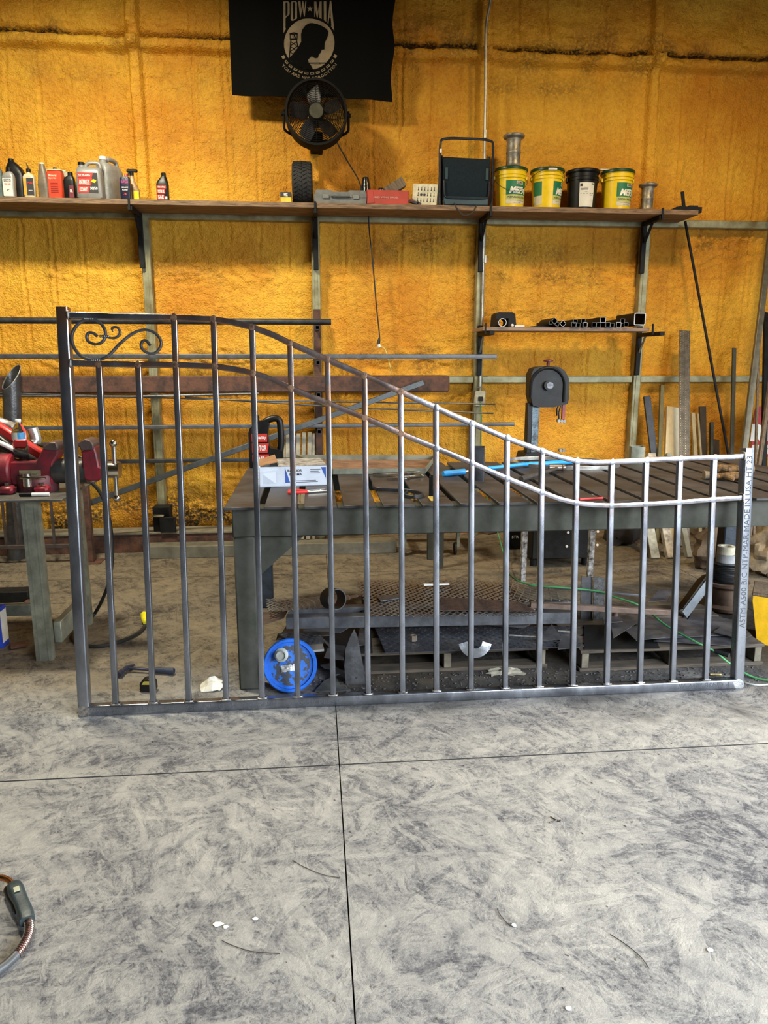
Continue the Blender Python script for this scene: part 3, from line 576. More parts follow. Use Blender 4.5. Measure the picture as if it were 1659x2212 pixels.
for s_ in (-1, 1):
    mb = MB(); mb.tube(spline([(a_.x, a_.y + .022*s_, S+.009), (a_.x+.05, a_.y+.028*s_, S+.009), (a_.x+.10, a_.y+.006*s_, S+.009)], 4), .008, 8); mb.build('grip', REDP, t, world=True)
mb = MB(); mb.bar((a_.x+.095, a_.y, S+.009), (b_.x, b_.y, S+.009), .022, .012, ch=.003); mb.build('jaw', CHROME, t, world=True)
for k, (q0, q1) in enumerate((((805, 1030), (914, 1023)), ((835, 1037), (912, 1031)))):
    a_, b_ = onz(*q0, S), onz(*q1, S); t = thing('locking_pliers', ('long', 'short')[k] + ' chrome locking pliers lying in front of the metal tray', 'pliers', a_)
    mb = MB(); mb.tube(spline([(a_.x, a_.y, S+.012), ((a_.x*.6+b_.x*.4), a_.y+.012, S+.014), (b_.x, b_.y, S+.012)], 5), .009, 8); mb.tube(spline([(a_.x+.03, a_.y-.02, S+.01), ((a_.x+b_.x)/2, a_.y-.018, S+.01), (b_.x-.06, b_.y-.004, S+.01)], 5), .006, 8); mb.build('handle', CHROME, t, world=True)
    mb = MB(); mb.bar((b_.x-.05, b_.y, S+.012), (b_.x+.012, b_.y+.002, S+.012), .026, .014, ch=.003); mb.build('jaw', CHROME, t, world=True)
a_ = onz(1255, 1083, S); b_ = onz(1305, 1080, S); mb = MB(); mb.cyl((a_.x, a_.y+.02, S+.006), (b_.x, b_.y+.02, S+.006), .006, 8); single('red_marker', mb, REDP, 'slim red marker lying on the front edge of the table', 'marker')
# small tape strip of yellow on the table
a_ = onz(884, 1064, S); mb = MB(); mb.box((onz(890,1066,S).x+.08, 3.50, S+.003), (.035, .10, .005), ch=.001); single('yellow_offcut', mb, mat('yellow_paint', (.5, .36, .08), .6), 'small yellow painted strip lying on a table plate', 'offcut')
# leather gloves
def glove(loc, rot, label, m=mat('worn_leather', (.20, .11, .04), .75, 0, .5, 30, .5)):
    t = thing('leather_glove', label, 'glove', loc, rot, 'work gloves on the welding table'); t.scale = (.72, .95, 1.15)
    mb = MB(); mb.loft([(k*.022 - .11, .085 + .02*math.sin(k*.8), .03 + .006*math.sin(k*1.3), 2.4, .003*math.sin(k), 0) for k in range(9)], 18)
    mb.v = [Vector((p.z, p.x, p.y + .018)) for p in mb.v]
    for i, (y, L, bend) in enumerate(((-.035, .07, .3), (-.012, .085, .1), (.012, .08, -.15), (.034, .06, -.4))):
        mb.tube(spline([(.04, y, .02), (.07+L*.5, y*1.2 + bend*.01, .024), (.07+L, y*1.35 + bend*.03, .014)], 4), .013, 8, scales=None)
        mb.ball((.07+L, y*1.35 + bend*.03, .014), .0128, 5)
    mb.tube(spline([(-.04, -.03, .02), (.0, -.06, .022), (.04, -.082, .016)], 4), .014, 8); mb.ball((.04, -.082, .016), .0138, 5)
    mb.build('shell', m, t); mb = MB(); mb.tube(disc_ring((-.11, 0, .018), .001, .001, 0, 0, 0, 0, 2*PI, 4), .001, 4); 
    c_ = MB(); c_.loft([(-.15, .10, .04, 2.4, 0, 0), (-.13, .098, .038, 2.4, 0, 0), (-.108, .09, .034, 2.4, 0, 0)], 18); c_.v = [Vector((p.z, p.x, p.y + .021)) for p in c_.v]; c_.build('cuff', CANV, t)
p = onz(1556, 1036, S); glove((p.x+.02, p.y, S), -.3, 'brown leather work glove lying palm down near right gate post')
p = onz(1590, 1024, S); glove((p.x+.02, p.y+.06, S+.0), 2.7, 'crumpled tan leather glove with its cuff turned away beside the other')
# ================================================================== UPPER SHELF
SY0, SY1, SZ = 6.20, 6.545, 2.812
sh = thing('wall_shelf', 'long wooden plank shelf high on the foam wall carrying bottles and pails', 'shelf', (-2.9, SY0, SZ))
PLK = [(-3.3, -1.40), (-1.397, .035), (.038, 3.19)]
for x0, x1 in PLK: mb = MB(); mb.bx(x0, x1, SY0, SY1, SZ-.040, SZ, .003); mb.build('plank', WOOD, sh, world=True)
for x, lab in ((-1.40, 'left'), (.03, 'middle'), (1.44, 'chair'), (2.88, 'right')):
    b = thing('shelf_bracket', {'left': 'black steel shelf bracket under the bottles end of the shelf', 'middle': 'black steel shelf bracket under the grey tool case', 'chair': 'black steel shelf bracket under the folding chair', 'right': 'black steel shelf bracket under the bare cast spool'}[lab], 'bracket', (x, 6.5, SZ-.04), 0, 'steel brackets of the high shelf')
    mb = MB(); mb.bx(x-.02, x+.02, 6.515, 6.553, SZ-.47, SZ-.042, .002); mb.build('upright', DARKER, b, world=True)
    mb = MB(); mb.bx(x-.018, x+.018, 6.21, 6.515, SZ-.078, SZ-.042, .002); mb.bx(x-.008, x+.008, 6.192, 6.199, SZ-.078, SZ+.008); mb.build('arm', DARKER, b, world=True)
    mb = MB(); mb.bar((x, 6.38, SZ-.08), (x, 6.51, SZ-.22), .02, .012); mb.build('brace', DARKER, b, world=True)
def shx(px, Y=6.3): return onz(px, 450, SZ) if False else at(px, 430, Y).x
def place(px, Y): return (at(px, 430, Y).x, Y, SZ + .0005)
def bottle(name, label, cat, px, Y, secs, body, cap, captop, capm, lab=None, rot=0., group='bottles and jugs on the high shelf', n=24):
    t = thing(name, label, cat, place(px, Y), rot, group); loft_part('body', secs, body, t, n)
    if capm: mb = MB(); z0, z1, r, ox = captop; mb.lathe([(r*1.05, z0), (r*1.05, z1-.003), (r*.9, z1)], 16, (ox, 0, 0)); mb.build(cap, capm, t)
    if lab:
        for a, (x0, x1, z0, z1, y, m, txt, tm) in enumerate(lab):
            if m: patch(flat(x0, x1, z0, z1, y - a*.0004), m, t, 'label', 1)
            if txt: lettering(txt, flat(x0+(x1-x0)*.1, x1-(x1-x0)*.1, z0+(z1-z0)*.15, z1-(z1-z0)*.15, y-.0006-a*.0004), tm, t, bold=.02)
    return t
def oil(w, h, d, sh_=.68): return [(0, w*.94, d*.94, 5, 0, 0), (.006, w, d, 5, 0, 0), (h*sh_, w, d, 5, 0, 0), (h*(sh_+.10), w*.86, d*.9, 4, w*.03, 0), (h*.88, w*.42, d*.6, 2.6, w*.12, 0), (h*.92, w*.34, d*.5, 2, w*.13, 0)]
bottle('oil_bottle', 'grey-green bottle cut off by the picture edge, first on shelf', 'bottle', -2, 6.32, oil(.09, .26, .07), mat('grey_green_plastic', (.12, .16, .15), .4), 'cap', (.235, .26, .018, .01), GREYP)
bottle('additive_bottle', 'silver bottle with black cap and white label next to shelf end', 'bottle', 23, 6.27, oil(.088, .215, .06, .70), SILVERP, 'cap', (.192, .222, .020, .010), BLACKP,
       [(-.036, .034, .012, .140, -.0312, PAPER, None, None), (-.026, .024, .112, .134, -.0312, INK, 'POWER', INKW), (-.03, .028, .09, .106, -.0312, None, 'DIESEL KLEEN', REDL), (-.012, .012, .045, .062, -.0312, None, 'C', INK)])
t = bottle('gallon_jug', 'tall black jug with slanted handle behind the silver bottle', 'jug', 40, 6.42, [(0, .13, .10, 5, 0, 0), (.20, .14, .10, 5, 0, 0), (.25, .12, .09, 3, -.01, 0), (.285, .07, .06, 2.5, -.02, 0), (.305, .04, .04, 2, -.03, 0)], BLACKP, 'cap', (.30, .32, .02, -.03), BLACKP)
bottle('gear_oil_bottle', 'clear bottle with pointed black spout and orange label on shelf', 'bottle', 67, 6.27, [(0, .078, .05, 5, 0, 0), (.006, .084, .055, 5, 0, 0), (.155, .084, .055, 5, 0, 0), (.172, .07, .05, 3, 0, 0), (.182, .03, .03, 2, 0, 0), (.195, .026, .026, 2, 0, 0)], mat('clear_tan_plastic', (.55, .46, .30), .35), 'cap', (.19, .215, .016, 0), BLACKP,
       [(-.036, -.016, .02, .145, -.0282, mat('orange_print', (.75, .35, .03), .5), None, None), (-.014, .038, .02, .145, -.0282, INK, None, None), (-.008, .034, .10, .118, -.0288, None, 'Mobil', REDL), (-.006, .032, .05, .06, -.0288, None, 'GEAR OIL', INKW)])
mb = MB(); o = [q for q in bpy.data.objects if q.name.startswith('gear_oil_bottle')][0]; mb.cyl((0, 0, .214), (-.012, 0, .262), .007, 10, .0015); mb.build('spout', BLACKP, o)
bottle('chain_oil_bottle', 'tall brownish bottle with cream cap left of the red tin', 'bottle', 97, 6.30, [(0, .075, .06, 4, 0, 0), (.10, .078, .06, 4, 0, 0), (.19, .062, .05, 3, 0, 0), (.245, .042, .04, 2, 0, 0), (.26, .034, .034, 2, 0, 0)], mat('smoky_plastic', (.15, .12, .085), .4), 'cap', (.256, .268, .019, 0), CREAM)
t = thing('solvent_tin', 'bright red rectangular solvent tin with cream top on shelf', 'tin', place(124, 6.32), -.06, 'bottles and jugs on the high shelf')
mb = MB(); mb.bx(-.055, .055, -.035, .035, 0, .212, .008); mb.build('body', mat('red_tin', (.78, .055, .02), .45, 0, .05), t)
mb = MB(); mb.bx(-.055, .055, -.036, .036, .2125, .222, .004); mb.build('top', CREAM, t); mb = MB(); mb.lathe([(.016, .222), (.016, .238), (.012, .242)], 14); mb.build('cap', CHROME, t)
lettering('Mineral', flat(-.042, .02, .168, .186, -.0365), CREAM, t, bold=.02); lettering('Spirits', flat(-.042, .018, .148, .164, -.0365), CREAM, t, bold=.02)
for k in range(6): patch(flat(-.03, .028, .118-k*.013, .124-k*.013, -.0365), mat('dark_red_print', (.25, .02, .01), .5), t, 'print_line', 1)
bottle('square_can', 'plain grey square can standing behind the red tin', 'can', 143, 6.42, [(0, .075, .06, 6, 0, 0), (.225, .075, .06, 6, 0, 0), (.232, .06, .05, 6, 0, 0)], mat('grey_can', (.33, .29, .18), .5), 'cap', (.23, .245, .015, .0), CREAM)
bottle('motor_oil_bottle', 'black quart oil bottle with dark red label beside the red tin', 'bottle', 153, 6.28, oil(.084, .20, .055), BLACKP, 'cap', (.175, .20, .018, .0105), BLACKP, [(.0, .036, .012, .10, -.0286, mat('maroon_print', (.16, .02, .03), .5), None, None), (.004, .03, .045, .075, -.029, None, 'OIL', INKW)])
bottle('small_can', 'small grey can half hidden behind the silver antifreeze jug', 'can', 172, 6.36, [(0, .04, .04, 2, 0, 0), (.125, .04, .04, 2, 0, 0), (.14, .03, .03, 2, 0, 0)], GREYP, 'cap', (.138, .15, .012, 0), GREYP)
def gal(name, label, px, Y, rot, body, capm, hside=1):
    t = thing(name, label, 'jug', place(px, Y), rot, 'bottles and jugs on the high shelf')
    mb = MB(); mb.loft([(0, .18, .105, 5, 0, 0), (.01, .195, .118, 5, 0, 0), (.185, .19, .115, 5, 0, 0), (.20, .19, .11, 4.5, 0, 0), (.225, .18, .09, 3.5, 0, 0), (.235, .15, .06, 3, -.012, 0)], 32)
    mb.cyl((-.058, 0, .22), (-.058, 0, .252), .024, 14)
    arch(mb, [(.075, 0, .20), (.083, 0, .235), (.072, 0, .262), (.03, 0, .268), (-.01, 0, .262), (-.03, 0, .235)], .0145, 10); mb.build('body', body, t)
    mb = MB(); mb.lathe([(.026, .25), (.026, .268), (.022, .271)], 16, (-.058, 0, 0)); mb.build('cap', capm, t); return t
t = gal('antifreeze_jug', 'silver antifreeze jug with red and black label facing front', 198, 6.27, 0, SILVERP, BLACKP)
patch(flat(-.078, .07, .04, .185, -.0592), INK, t, 'label', 1)
for z0, z1, xa, s_ in ((.150, .183, .04, 'O Reilly'), (.092, .145, .03, 'ANTIFREEZE'), (.042, .088, .01, 'COOLANT')):
    mb = MB(); mb.prism([(-.077, z0), (xa-.012, z0), (xa, z1), (-.077, z1)], -.0600, -.0596); mb.build('red_band', REDL, t); lettering(s_, flat(-.068, xa-.02, z0+.009, z1-.010, -.0605), INKW, t, bold=.02)
lettering('50/50', flat(.012, .066, .062, .085, -.0602), INKW, t, bold=.03); mb = MB(); mb.prism([(.02, .12), (.05, .112), (.062, .13), (.04, .14), (.03, .135)], -.0601, -.0597); mb.build('yellow_emblem', YEL, t)
t = gal('coolant_jug', 'larger translucent grey jug turned sideways behind antifreeze jug', 240, 6.425, 1.15, mat('translucent_grey', (.26, .255, .235), .4), WHITEP)
t.scale = (1.15, 1.15, 1.25)
bottle('brake_fluid_bottle', 'black and purple brake fluid bottle with red cap', 'bottle', 273, 6.255, oil(.078, .185, .052, .80), mat('ink_blue_plastic', (.012, .014, .04), .35), 'cap', (.168, .188, .012, .009), REDP,
       [(-.034, .034, .115, .142, -.0272, None, 'SUPER', mat('pink_print', (.5, .05, .25), .5)), (-.028, .030, .082, .096, -.0272, None, 'BRAKE', INKW), (-.024, .026, .064, .077, -.0272, None, 'FLUID', INKW), (-.016, .014, .03, .052, -.0272, None, '3', REDL)])
t = bottle('spray_bottle', 'amber trigger spray bottle with black nozzle behind brake fluid', 'bottle', 291, 6.34, [(0, .085, .05, 4, 0, 0), (.09, .085, .05, 4, 0, 0), (.15, .05, .04, 2.5, -.01, 0), (.20, .028, .028, 2, -.012, 0)], mat('amber_bottle', (.35, .21, .09), .35), 'collar', (.198, .222, .016, -.012), BLACKP, [(-.0, .04, .02, .08, -.0262, YEL, None, None)])
mb = MB(); mb.bx(-.048, .035, -.012, .012, .222, .246, .006); mb.bar((-.03, 0, .232), (-.042, 0, .195), .012, .008); mb.build('trigger_head', BLACKP, t)
t = bottle('oil_bottle', 'black quart bottle with red label standing alone right of others', 'bottle', 353, 6.265, oil(.092, .205, .06, .60), BLACKP, 'cap', (.183, .207, .017, .011), BLACKP,
       [(-.038, .030, .088, .108, -.0312, REDL, 'Quality', INKW), (-.038, .022, .05, .082, -.0312, REDL, 'MOTOR OIL', INKW), (-.038, .014, .008, .044, -.0312, REDL, 'SAE', INKW), (.02, .036, .01, .03, -.0312, INKW, None, None)])
# small yellow-black box
t = thing('filter_box', 'small black and yellow carton alone left of the tire', 'box', place(618, 6.26), 0)
mb = MB(); mb.bx(-.043, .043, -.04, .04, 0, .078, .002); mb.build('body', INK, t); patch(flat(-.042, .042, .003, .038, -.0406), mat('amber_print', (.75, .48, .03), .5), t, 'label', 1); lettering('WIX', flat(-.018, .015, .045, .07, -.0408), INKW, t, bold=.04); lettering('OIL FILTER', flat(-.03, .02, .012, .018, -.0412), INKW, t)
# tire seen tread-on
t = thing('small_tire', 'small black lawn-tractor tire standing on edge on the shelf', 'tire', (place(654, 6.37)[0], 6.372, SZ + .168), 0)
QT = Matrix.Rotation(PI/2, 4, 'Y')
mb = MB(); pr = [(.085, -.072), (.12, -.082), (.150, -.080), (.163, -.066), (.167, -.035), (.168, 0), (.167, .035), (.163, .066), (.150, .080), (.12, .082), (.085, .072), (.082, 0)]
mb.lathe(pr + [pr[0]], 48, M=QT); mb.build('carcass', RUB, t)
mb = MB()
for k in range(34):
    a = 2*PI*k/34
    for y, s_ in ((-.056, 1), (-.02, -1), (.016, 1), (.052, -1)):
        a2 = a + (.09 if s_ < 0 else 0); r = .169 if abs(y) < .04 else .165
        Q = Matrix.Rotation(a2, 3, 'X') @ Matrix.Rotation(.5*s_, 3, 'Z'); mb.box(Matrix.Rotation(a2, 3, 'X') @ Vector((y, 0, r)), (.033, .016, .009), Q)
mb.build('tread', RUB, t, kind='stuff')
# grey tool case
t = thing('tool_case', 'grey plastic tool case with two latches lying on shelf', 'tool case', place(735, 6.25), 0); w = .205
mb = MB(); mb.prism([(-w, 0), (w, 0), (w+.003, .045), (-w-.003, .045)], -.03, .22); mb.build('lower_shell', GREYP, t)
mb = MB(); mb.prism([(-w-.004, .047), (w+.004, .047), (w-.005, .092), (w-.015, .10), (w-.13, .10), (w-.145, .088), (-.06, .088), (-.075, .10), (-w+.02, .10), (-w+.008, .092)], -.03, .22); mb.build('lid', GREYP, t)
for x in (-.115, .125): mb = MB(); mb.bx(x-.026, x+.026, -.042, -.03, .034, .066, .003); mb.build('latch', mat('grey_latch', (.20, .20, .175), .5), t)
mb = MB(); arch(mb, [(-.07, -.032, .05), (-.055, -.048, .055), (.055, -.048, .055), (.07, -.032, .05)], .007); mb.build('handle', GREYP, t)
# rubber boots
def boot(px, Y, rot, tilt, label):
    p = place(px, Y); t = thing('rubber_boot', label, 'boot', M=Matrix.Translation((p[0], p[1], SZ + .004)) @ Matrix.Rotation(rot, 4, 'Z') @ Matrix.Rotation(tilt, 4, 'Y'), group='black rubber boots behind the red shoe box')
    mb = MB(); P = [(0, 0, .25), (0, 0, .20), (.002, 0, .14), (.004, 0, .09), (.02, 0, .055), (.06, 0, .042), (.11, 0, .036), (.15, 0, .03)]
    mb.tube(spline(P, 4), .045, 14, scales=[.55 + .75*min(1, i/14) if i < 18 else 1.2 - .5*max(0, (i-18)/11) for i in range(29)]); mb.build('upper', mat('glossy_rubber', (.010, .010, .010), .2), t)
    mb = MB(); mb.prism([(-.05, 0), (.165, 0), (.175, .012), (.165, .02), (-.05, .02)], -.04, .04); mb.build('sole', RUB, t); return t
boot(790, 6.47, .4, .0, 'taller glossy black rubber boot standing behind red shoe box'); boot(822, 6.475, -.9, .05, 'second glossy black boot leaning just right of taller one').scale = (.9, .9, .68)
# red shoe box + contents
t = thing('shoe_box', 'open red cardboard shoe box with faded white lettering on shelf', 'box', place(837, 6.25), -.02); w = .165
mb = MB()
mb.slab([(-w, -.03, 0), (w, -.03, 0), (w+.006, -.03, .105), (-w-.003, -.03, .108)], .003, (0, -1, 0)); mb.bx(-w, w, .13, .133, 0, .10); mb.bx(-w, -w+.003, -.03, .13, 0, .10); mb.bx(w-.003, w, -.03, .13, 0, .10); mb.bx(-w, w, -.027, .13, 0, .003); mb.build('body', CARDR, t)
mb = MB(); mb.slab([(-w, -.0335, .005), (-w+.06, -.0335, .01), (-w+.045, -.034, .10), (-w+.008, -.0345, .107)], .002, (0, -1, 0)); mb.build('end_flap', CARDR, t)
lettering('RED WING SHOES', flat(-.105, .085, .045, .058, -.0345), mat('faded_print', (.62, .35, .28), .7), t, bold=.02)
p = place(852, 6.31); Q = Matrix.Translation((p[0], p[1], SZ + .145)) @ Matrix.Rotation(-.55, 4, 'Y')
t = thing('wood_block', 'brown wooden block tilted in the red shoe box', 'wood block', M=Q); mb = MB(); mb.bx(-.085, .085, -.05, .05, -.038, .038, .003); mb.build('block', OLDW, t)
p = place(874, 6.33); mb = MB(); mb.box((p[0], p[1], SZ+.092), (.06, .08, .03), Matrix.Rotation(.2, 3, 'Y'), .003); single('sanding_block', mb, mat('dark_olive', (.08, .07, .03), .7), 'small dark block peeking over right end of shoe box', 'block')
# stapler-like tool and small bits
t = thing('hand_plane', 'small red and black hand tool lying before the white box', 'hand tool', place(885, 6.235), 0)
mb = MB(); mb.box((-.01, 0, .04), (.075, .035, .018), Matrix.Rotation(.22, 3, 'Y'), .003); mb.build('red_grip', mat('dull_red', (.22, .03, .02), .5), t)
mb = MB(); mb.box((.03, .0, .022), (.085, .03, .02), Matrix.Rotation(.25, 3, 'Y'), .003); mb.box((.075, 0, .012), (.035, .03, .022), Matrix.Rotation(.5, 3, 'Y'), .003); mb.build('body', DARK, t)
# white chart box
Q = Matrix.Translation(Vector(place(916, 6.29)) + Vector((0, 0, .006))) @ Matrix.Rotation(-.25, 4, 'Z') @ Matrix.Rotation(.07, 4, 'Y')
t = thing('chart_box', 'white carton printed with rows of black tip silhouettes', 'box', M=Q)
mb = MB(); mb.bx(-.10, .10, 0, .14, 0, .168, .001); mb.build('body', mat('cream_carton', (.66, .60, .42), .7), t)
for r_ in range(3):
    for k in range(6):
        x = -.055 + k*.026; z = .13 - r_*.042; mb = MB(); h = .03 if r_ != 1 else .012
        if r_ == 1 and k in (1, 2): mb.prism([(x-.008, z-.012), (x+.008, z-.012), (x+.010, z+.004), (x, z+.008), (x-.010, z+.004)], -.0012, -.0006)
        else: mb.prism([(x-.002, z+.016), (x+.002, z+.016), (x+.0022, z-.004), (x+.006, z-.010), (x, z-.014), (x-.006, z-.010), (x-.0022, z-.004)], -.0012, -.0006)
        mb.build('printed_tip', INK, t)
# folding chair
def FC():
    p0 = at(950, 443, 6.24); p1 = at(1063, 443, 6.24); w = (p1.x-p0.x); cxx = (p0.x+p1.x)/2
    t = thing('folding_chair', 'folded navy canvas camp chair standing upright on the shelf', 'chair', (cxx, 6.26, SZ), 0); FR = mat('dark_blue_tube', (.02, .022, .03), .35, .3); h = w/2
    mb = MB(); mb.tube(spline([(-h, 0, .01), (-h, 0, .25), (-h, 0, .45), (-h+.03, 0, .505), (0, 0, .512), (h-.03, 0, .502), (h, 0, .45), (h, 0, .25), (h, 0, .01)], 5), .010, 8); mb.build('outer_frame', FR, t)
    mb = MB(); mb.tube([(-h+.025, .03, .0), (-h+.02, .03, .39)], .009, 8); mb.tube([(h-.02, .03, .0), (h-.025, .03, .39)], .009, 8); mb.tube([(-h+.02, .02, .37), (h-.02, .02, .36)], .009, 8); mb.build('inner_frame', FR, t)
    mb = MB(); mb.loft([(.05, 2*h-.07, .03, 5, 0, .005), (.06, 2*h-.05, .045, 5, 0, .005), (.30, 2*h-.05, .05, 5, 0, .005), (.35, 2*h-.04, .04, 5, 0, .005), (.365, 2*h-.06, .02, 5, 0, .005)], 24); mb.build('backrest', NAVY, t)
    mb = MB(); mb.bx(-h+.03, h-.03, -.03, .0, .005, .075, .01); mb.build('seat_fold', mat('navy_plastic', (.018, .05, .065), .5), t)
    for s_ in (-1, 1): mb = MB(); mb.tube(spline([(s_*(h-.03), -.028, .19), (s_*(h-.035), -.034, .09), (s_*(h-.06), -.034, .062), (0, -.036, .058)], 4), .006, 8); mb.build('armrest_tube', FR, t)
    for s_ in (-1, 1): mb = MB(); mb.bx(s_*(h-.05)-.012, s_*(h-.05)+.012, -.03, -.02, .2, .29, .003); mb.build('side_strap', mat('teal_strap', (.02, .05, .06), .7), t)
    mb = MB(); mb.bx(-h-.006, -h+.012, -.012, .012, .40, .43, .002); mb.build('white_tag', WHITEP, t)
    mb = MB(); mb.sweep(spline([(-.10, -.045, .02), (-.085, -.065, -.02), (-.04, -.068, -.068), (0, -.068, -.075), (.05, -.068, -.05), (.08, -.06, .01)], 5), rrect(.010, .003, .001, 1), up=(0, 1, 0)); mb.build('carry_strap', RUB, t)
FC()
# pails
def pail(px, Y, rot, body, lidm, label):
    t = thing('plastic_pail', label, 'bucket', place(px, Y), rot, 'five-gallon pails on the high shelf')
    mb = MB(); mb.lathe([(.108, 0), (.112, .004), (.124, .225), (.124, .228), (.130, .230), (.130, .236), (.126, .238), (.126, .252), (.132, .254), (.132, .260), (.127, .262), (.127, .285), (.134, .287), (.134, .300)], 40); mb.build('body', body, t)
    mb = MB(); mb.lathe([(.137, .290), (.141, .293), (.141, .308), (.136, .314), (.128, .315), (.124, .309), (0, .309)], 40); mb.build('lid', lidm, t)
    for s_ in (-1, 1): mb = MB(); mb.box((s_*.133, 0, .244), (.016, .03, .03), ch=.003); mb.build('handle_ear', body, t)
    return t
def bail(t, front, z):
    mb = MB(); pts = [(.138*math.cos(a), -.145*math.sin(a)*front, .244 - z*math.sin(a)) for a in [PI*k/12 for k in range(13)]]; mb.tube(pts, .0022, 6); mb.build('wire_handle', DARK, t)
    mb = MB(); mb.cyl(Vector(pts[5]) - Vector((0, 0, 0)), pts[7], .0075, 8); mb.build('grip', WHITEP, t)
def mef(t, off=0.):
    rr = lambda z: .112 + (z-.004)*(.012/.221) + .0009
    def cm(a0, a1, z0, z1, e=0.): 
        return lambda u, w: ((rr(z0+(z1-z0)*w)+e)*math.sin(a0+(a1-a0)*u), -(rr(z0+(z1-z0)*w)+e)*math.cos(a0+(a1-a0)*u), z0+(z1-z0)*w)
    A0, A1 = off-.62, off+1.0
    patch(cm(A0, A1, .10, .208), GRNL, t, 'green_label', 16); patch(cm(A0, A1, .062, .100), mat('pale_green_label', (.45, .46, .12), .5), t, 'label', 16); patch(cm(A0, A1, .032, .062), CREAM, t, 'label', 16)
    patch(cm(off+.08, off+.62, .178, .203, .0006), CREAM, t, 'brand_plate', 8); lettering('OILPRO', cm(off+.12, off+.58, .182, .199, .0012), INK, t, bold=.04)
    f = cm(off-.42, off+.95, .108, .160, .0010); lettering('MEFX', lambda u, w: f(min(u + .10*w*(1-u), 1), w), mat('bright_label_ink', (.85, .82, .68), .5), t, bold=.05, name='lettering')
    lettering('PURPLE & SOLUTION', cm(off-.5, off+.9, .074, .088, .0006), INKG, t, bold=.03); lettering('MULTI-PURPOSE LITHIUM GREASE', cm(off-.35, off+.9, .052, .058, .0006), INKG, t); lettering('NET WT 35 LBS', cm(off-.1, off+.5, .037, .043, .0006), INKG, t)
t1 = pail(1101, 6.36, 0, YEL, GRN, 'yellow pail with green lid carrying a cast spool on top'); mef(t1, .10); bail(t1, 1, .12)
t2 = pail(1180, 6.36, 0, YEL, GRN, 'yellow pail second from the folding chair, label turned right'); mef(t2, .78); patchc = None
rr_ = lambda z: .112 + (z-.004)*(.012/.221) + .0009
def cmx(a0, a1, z0, z1, e=0.): return lambda u, w: ((rr_(z0+(z1-z0)*w)+e)*math.sin(a0+(a1-a0)*u), -(rr_(z0+(z1-z0)*w)+e)*math.cos(a0+(a1-a0)*u), z0+(z1-z0)*w)
patch(cmx(-1.35, -.62, .10, .208), GRNL, t2, 'green_label', 10); patch(cmx(-1.35, -.62, .03, .10), CREAM, t2, 'label', 10); bail(t2, 1, -.05)
t3 = pail(1256, 6.37, 0, BLACKP, BLACKP, 'black pail with large white label between yellow pails'); patch(cmx(-.50, .55, .02, .205), PAPER, t3, 'label', 12)
patch(cmx(-.46, -.30, .175, .197, .0006), INK, t3, 'logo_block', 3); patch(cmx(.30, .50, .19, .20, .0006), INK, t3, 'barcode', 3)
for k, (a0, a1, z) in enumerate(((-.2, .1, .165), (-.42, .1, .157), (-.4, .08, .149), (-.15, .05, .135), (-.42, .5, .12), (.2, .45, .107))): patch(cmx(a0, a1, z, z+.004, .0006), INKG, t3, 'print_line', 4)
t4 = pail(1331, 6.36, 0, YEL, GRN, 'yellow pail with green lid next to the bare spool'); mef(t4, .25)
mb = MB(); mb.box((at(1310, 352, 6.3).x, 6.33, SZ+.321), (.085, .04, .008), ch=.002); single('paper_slip', mb, PAPER, 'folded white slip lying on the rightmost yellow pail lid', 'paper')
def spool(loc, label, s_=1.):
    t = thing('cast_spool', label, 'spool', loc, 0, 'cast metal spools')
    mb = MB(); mb.lathe([(.068, 0), (.076, .004), (.078, .014), (.066, .022), (.060, .035), (.059, .12), (.062, .125), (.062, .135), (.059, .14), (.059, .215), (.066, .235), (.086, .245), (.09, .252), (.09, .262), (.084, .268), (.066, .266), (.05, .258), (.048, .20), (0, .20)], 36); mb.build('body', CAST, t); t.scale = (s_, s_, s_); return t
p = place(1106, 6.36); spool((p[0], p[1], SZ + .3155), 'dull cast spool standing on the lid of a yellow pail', .97)
p = place(1398, 6.36); spool((p[0]-.0, p[1], SZ+.0005), 'dull cast spool standing on plank right of yellow pails', .84)
# black clamp on the right end
p = place(1480, 6.36); t = thing('pipe_vise', 'black clamp with upright handle on right end of the shelf', 'clamp', p)
mb = MB(); mb.prism([(-.17, 0), (.13, 0), (.13, .045), (.02, .045), (-.06, .05), (-.10, .04), (-.15, .01)], -.05, .05); mb.build('base', DARKER, t)
mb = MB(); mb.bx(.02, .10, -.045, -.01, .045, .058, .004); mb.build('jaw', DARK, t); mb = MB(); mb.bar((-.005, 0, .045), (-.03, 0, .175), .028, .014, (0, 1, 0), .003); mb.build('handle', DARKER, t)
# ================================================================== FLAG AND FAN
FY = 6.40
def fw(x, z): return FY + .010*math.sin(x*9+z*2) + .006*math.sin(x*23) + .02*math.exp(-((x-.66)/.06)**2)*math.sin(z*14)
flag = thing('black_flag', 'black prisoner-of-war memorial flag hanging on the foam wall above fan', 'flag', (.03, FY, 3.65))
nx, nz = 60, 40; x0, x1, z1 = at(497, 100, FY).x, at(846, 100, FY).x, 4.56
mb = MB(); V = []
for j in range(nz+1):
    z = 3.634 + (z1-3.634)*j/nz
    for i in range(nx+1):
        u = i/nx; x = x0 + (x1-x0)*u + (.028*(z-3.634)/.8 + .010*math.sin(z*16))*max(0, u*3-2); zz = z - (.006*math.sin(u*9) + .006*max(0, u*6-5))*(1-j/nz); V.append((x, fw(x, zz), zz))
n1 = (nx+1)*(nz+1); Fs = [(j*(nx+1)+i, j*(nx+1)+i+1, (j+1)*(nx+1)+i+1, (j+1)*(nx+1)+i) for j in range(nz) for i in range(nx)]
mb.add(V + [(a, b_+.003, c_) for a, b_, c_ in V], Fs + [tuple(n1+q for q in f[::-1]) for f in Fs]); mb.build('cloth', FLAGM, flag, world=True)
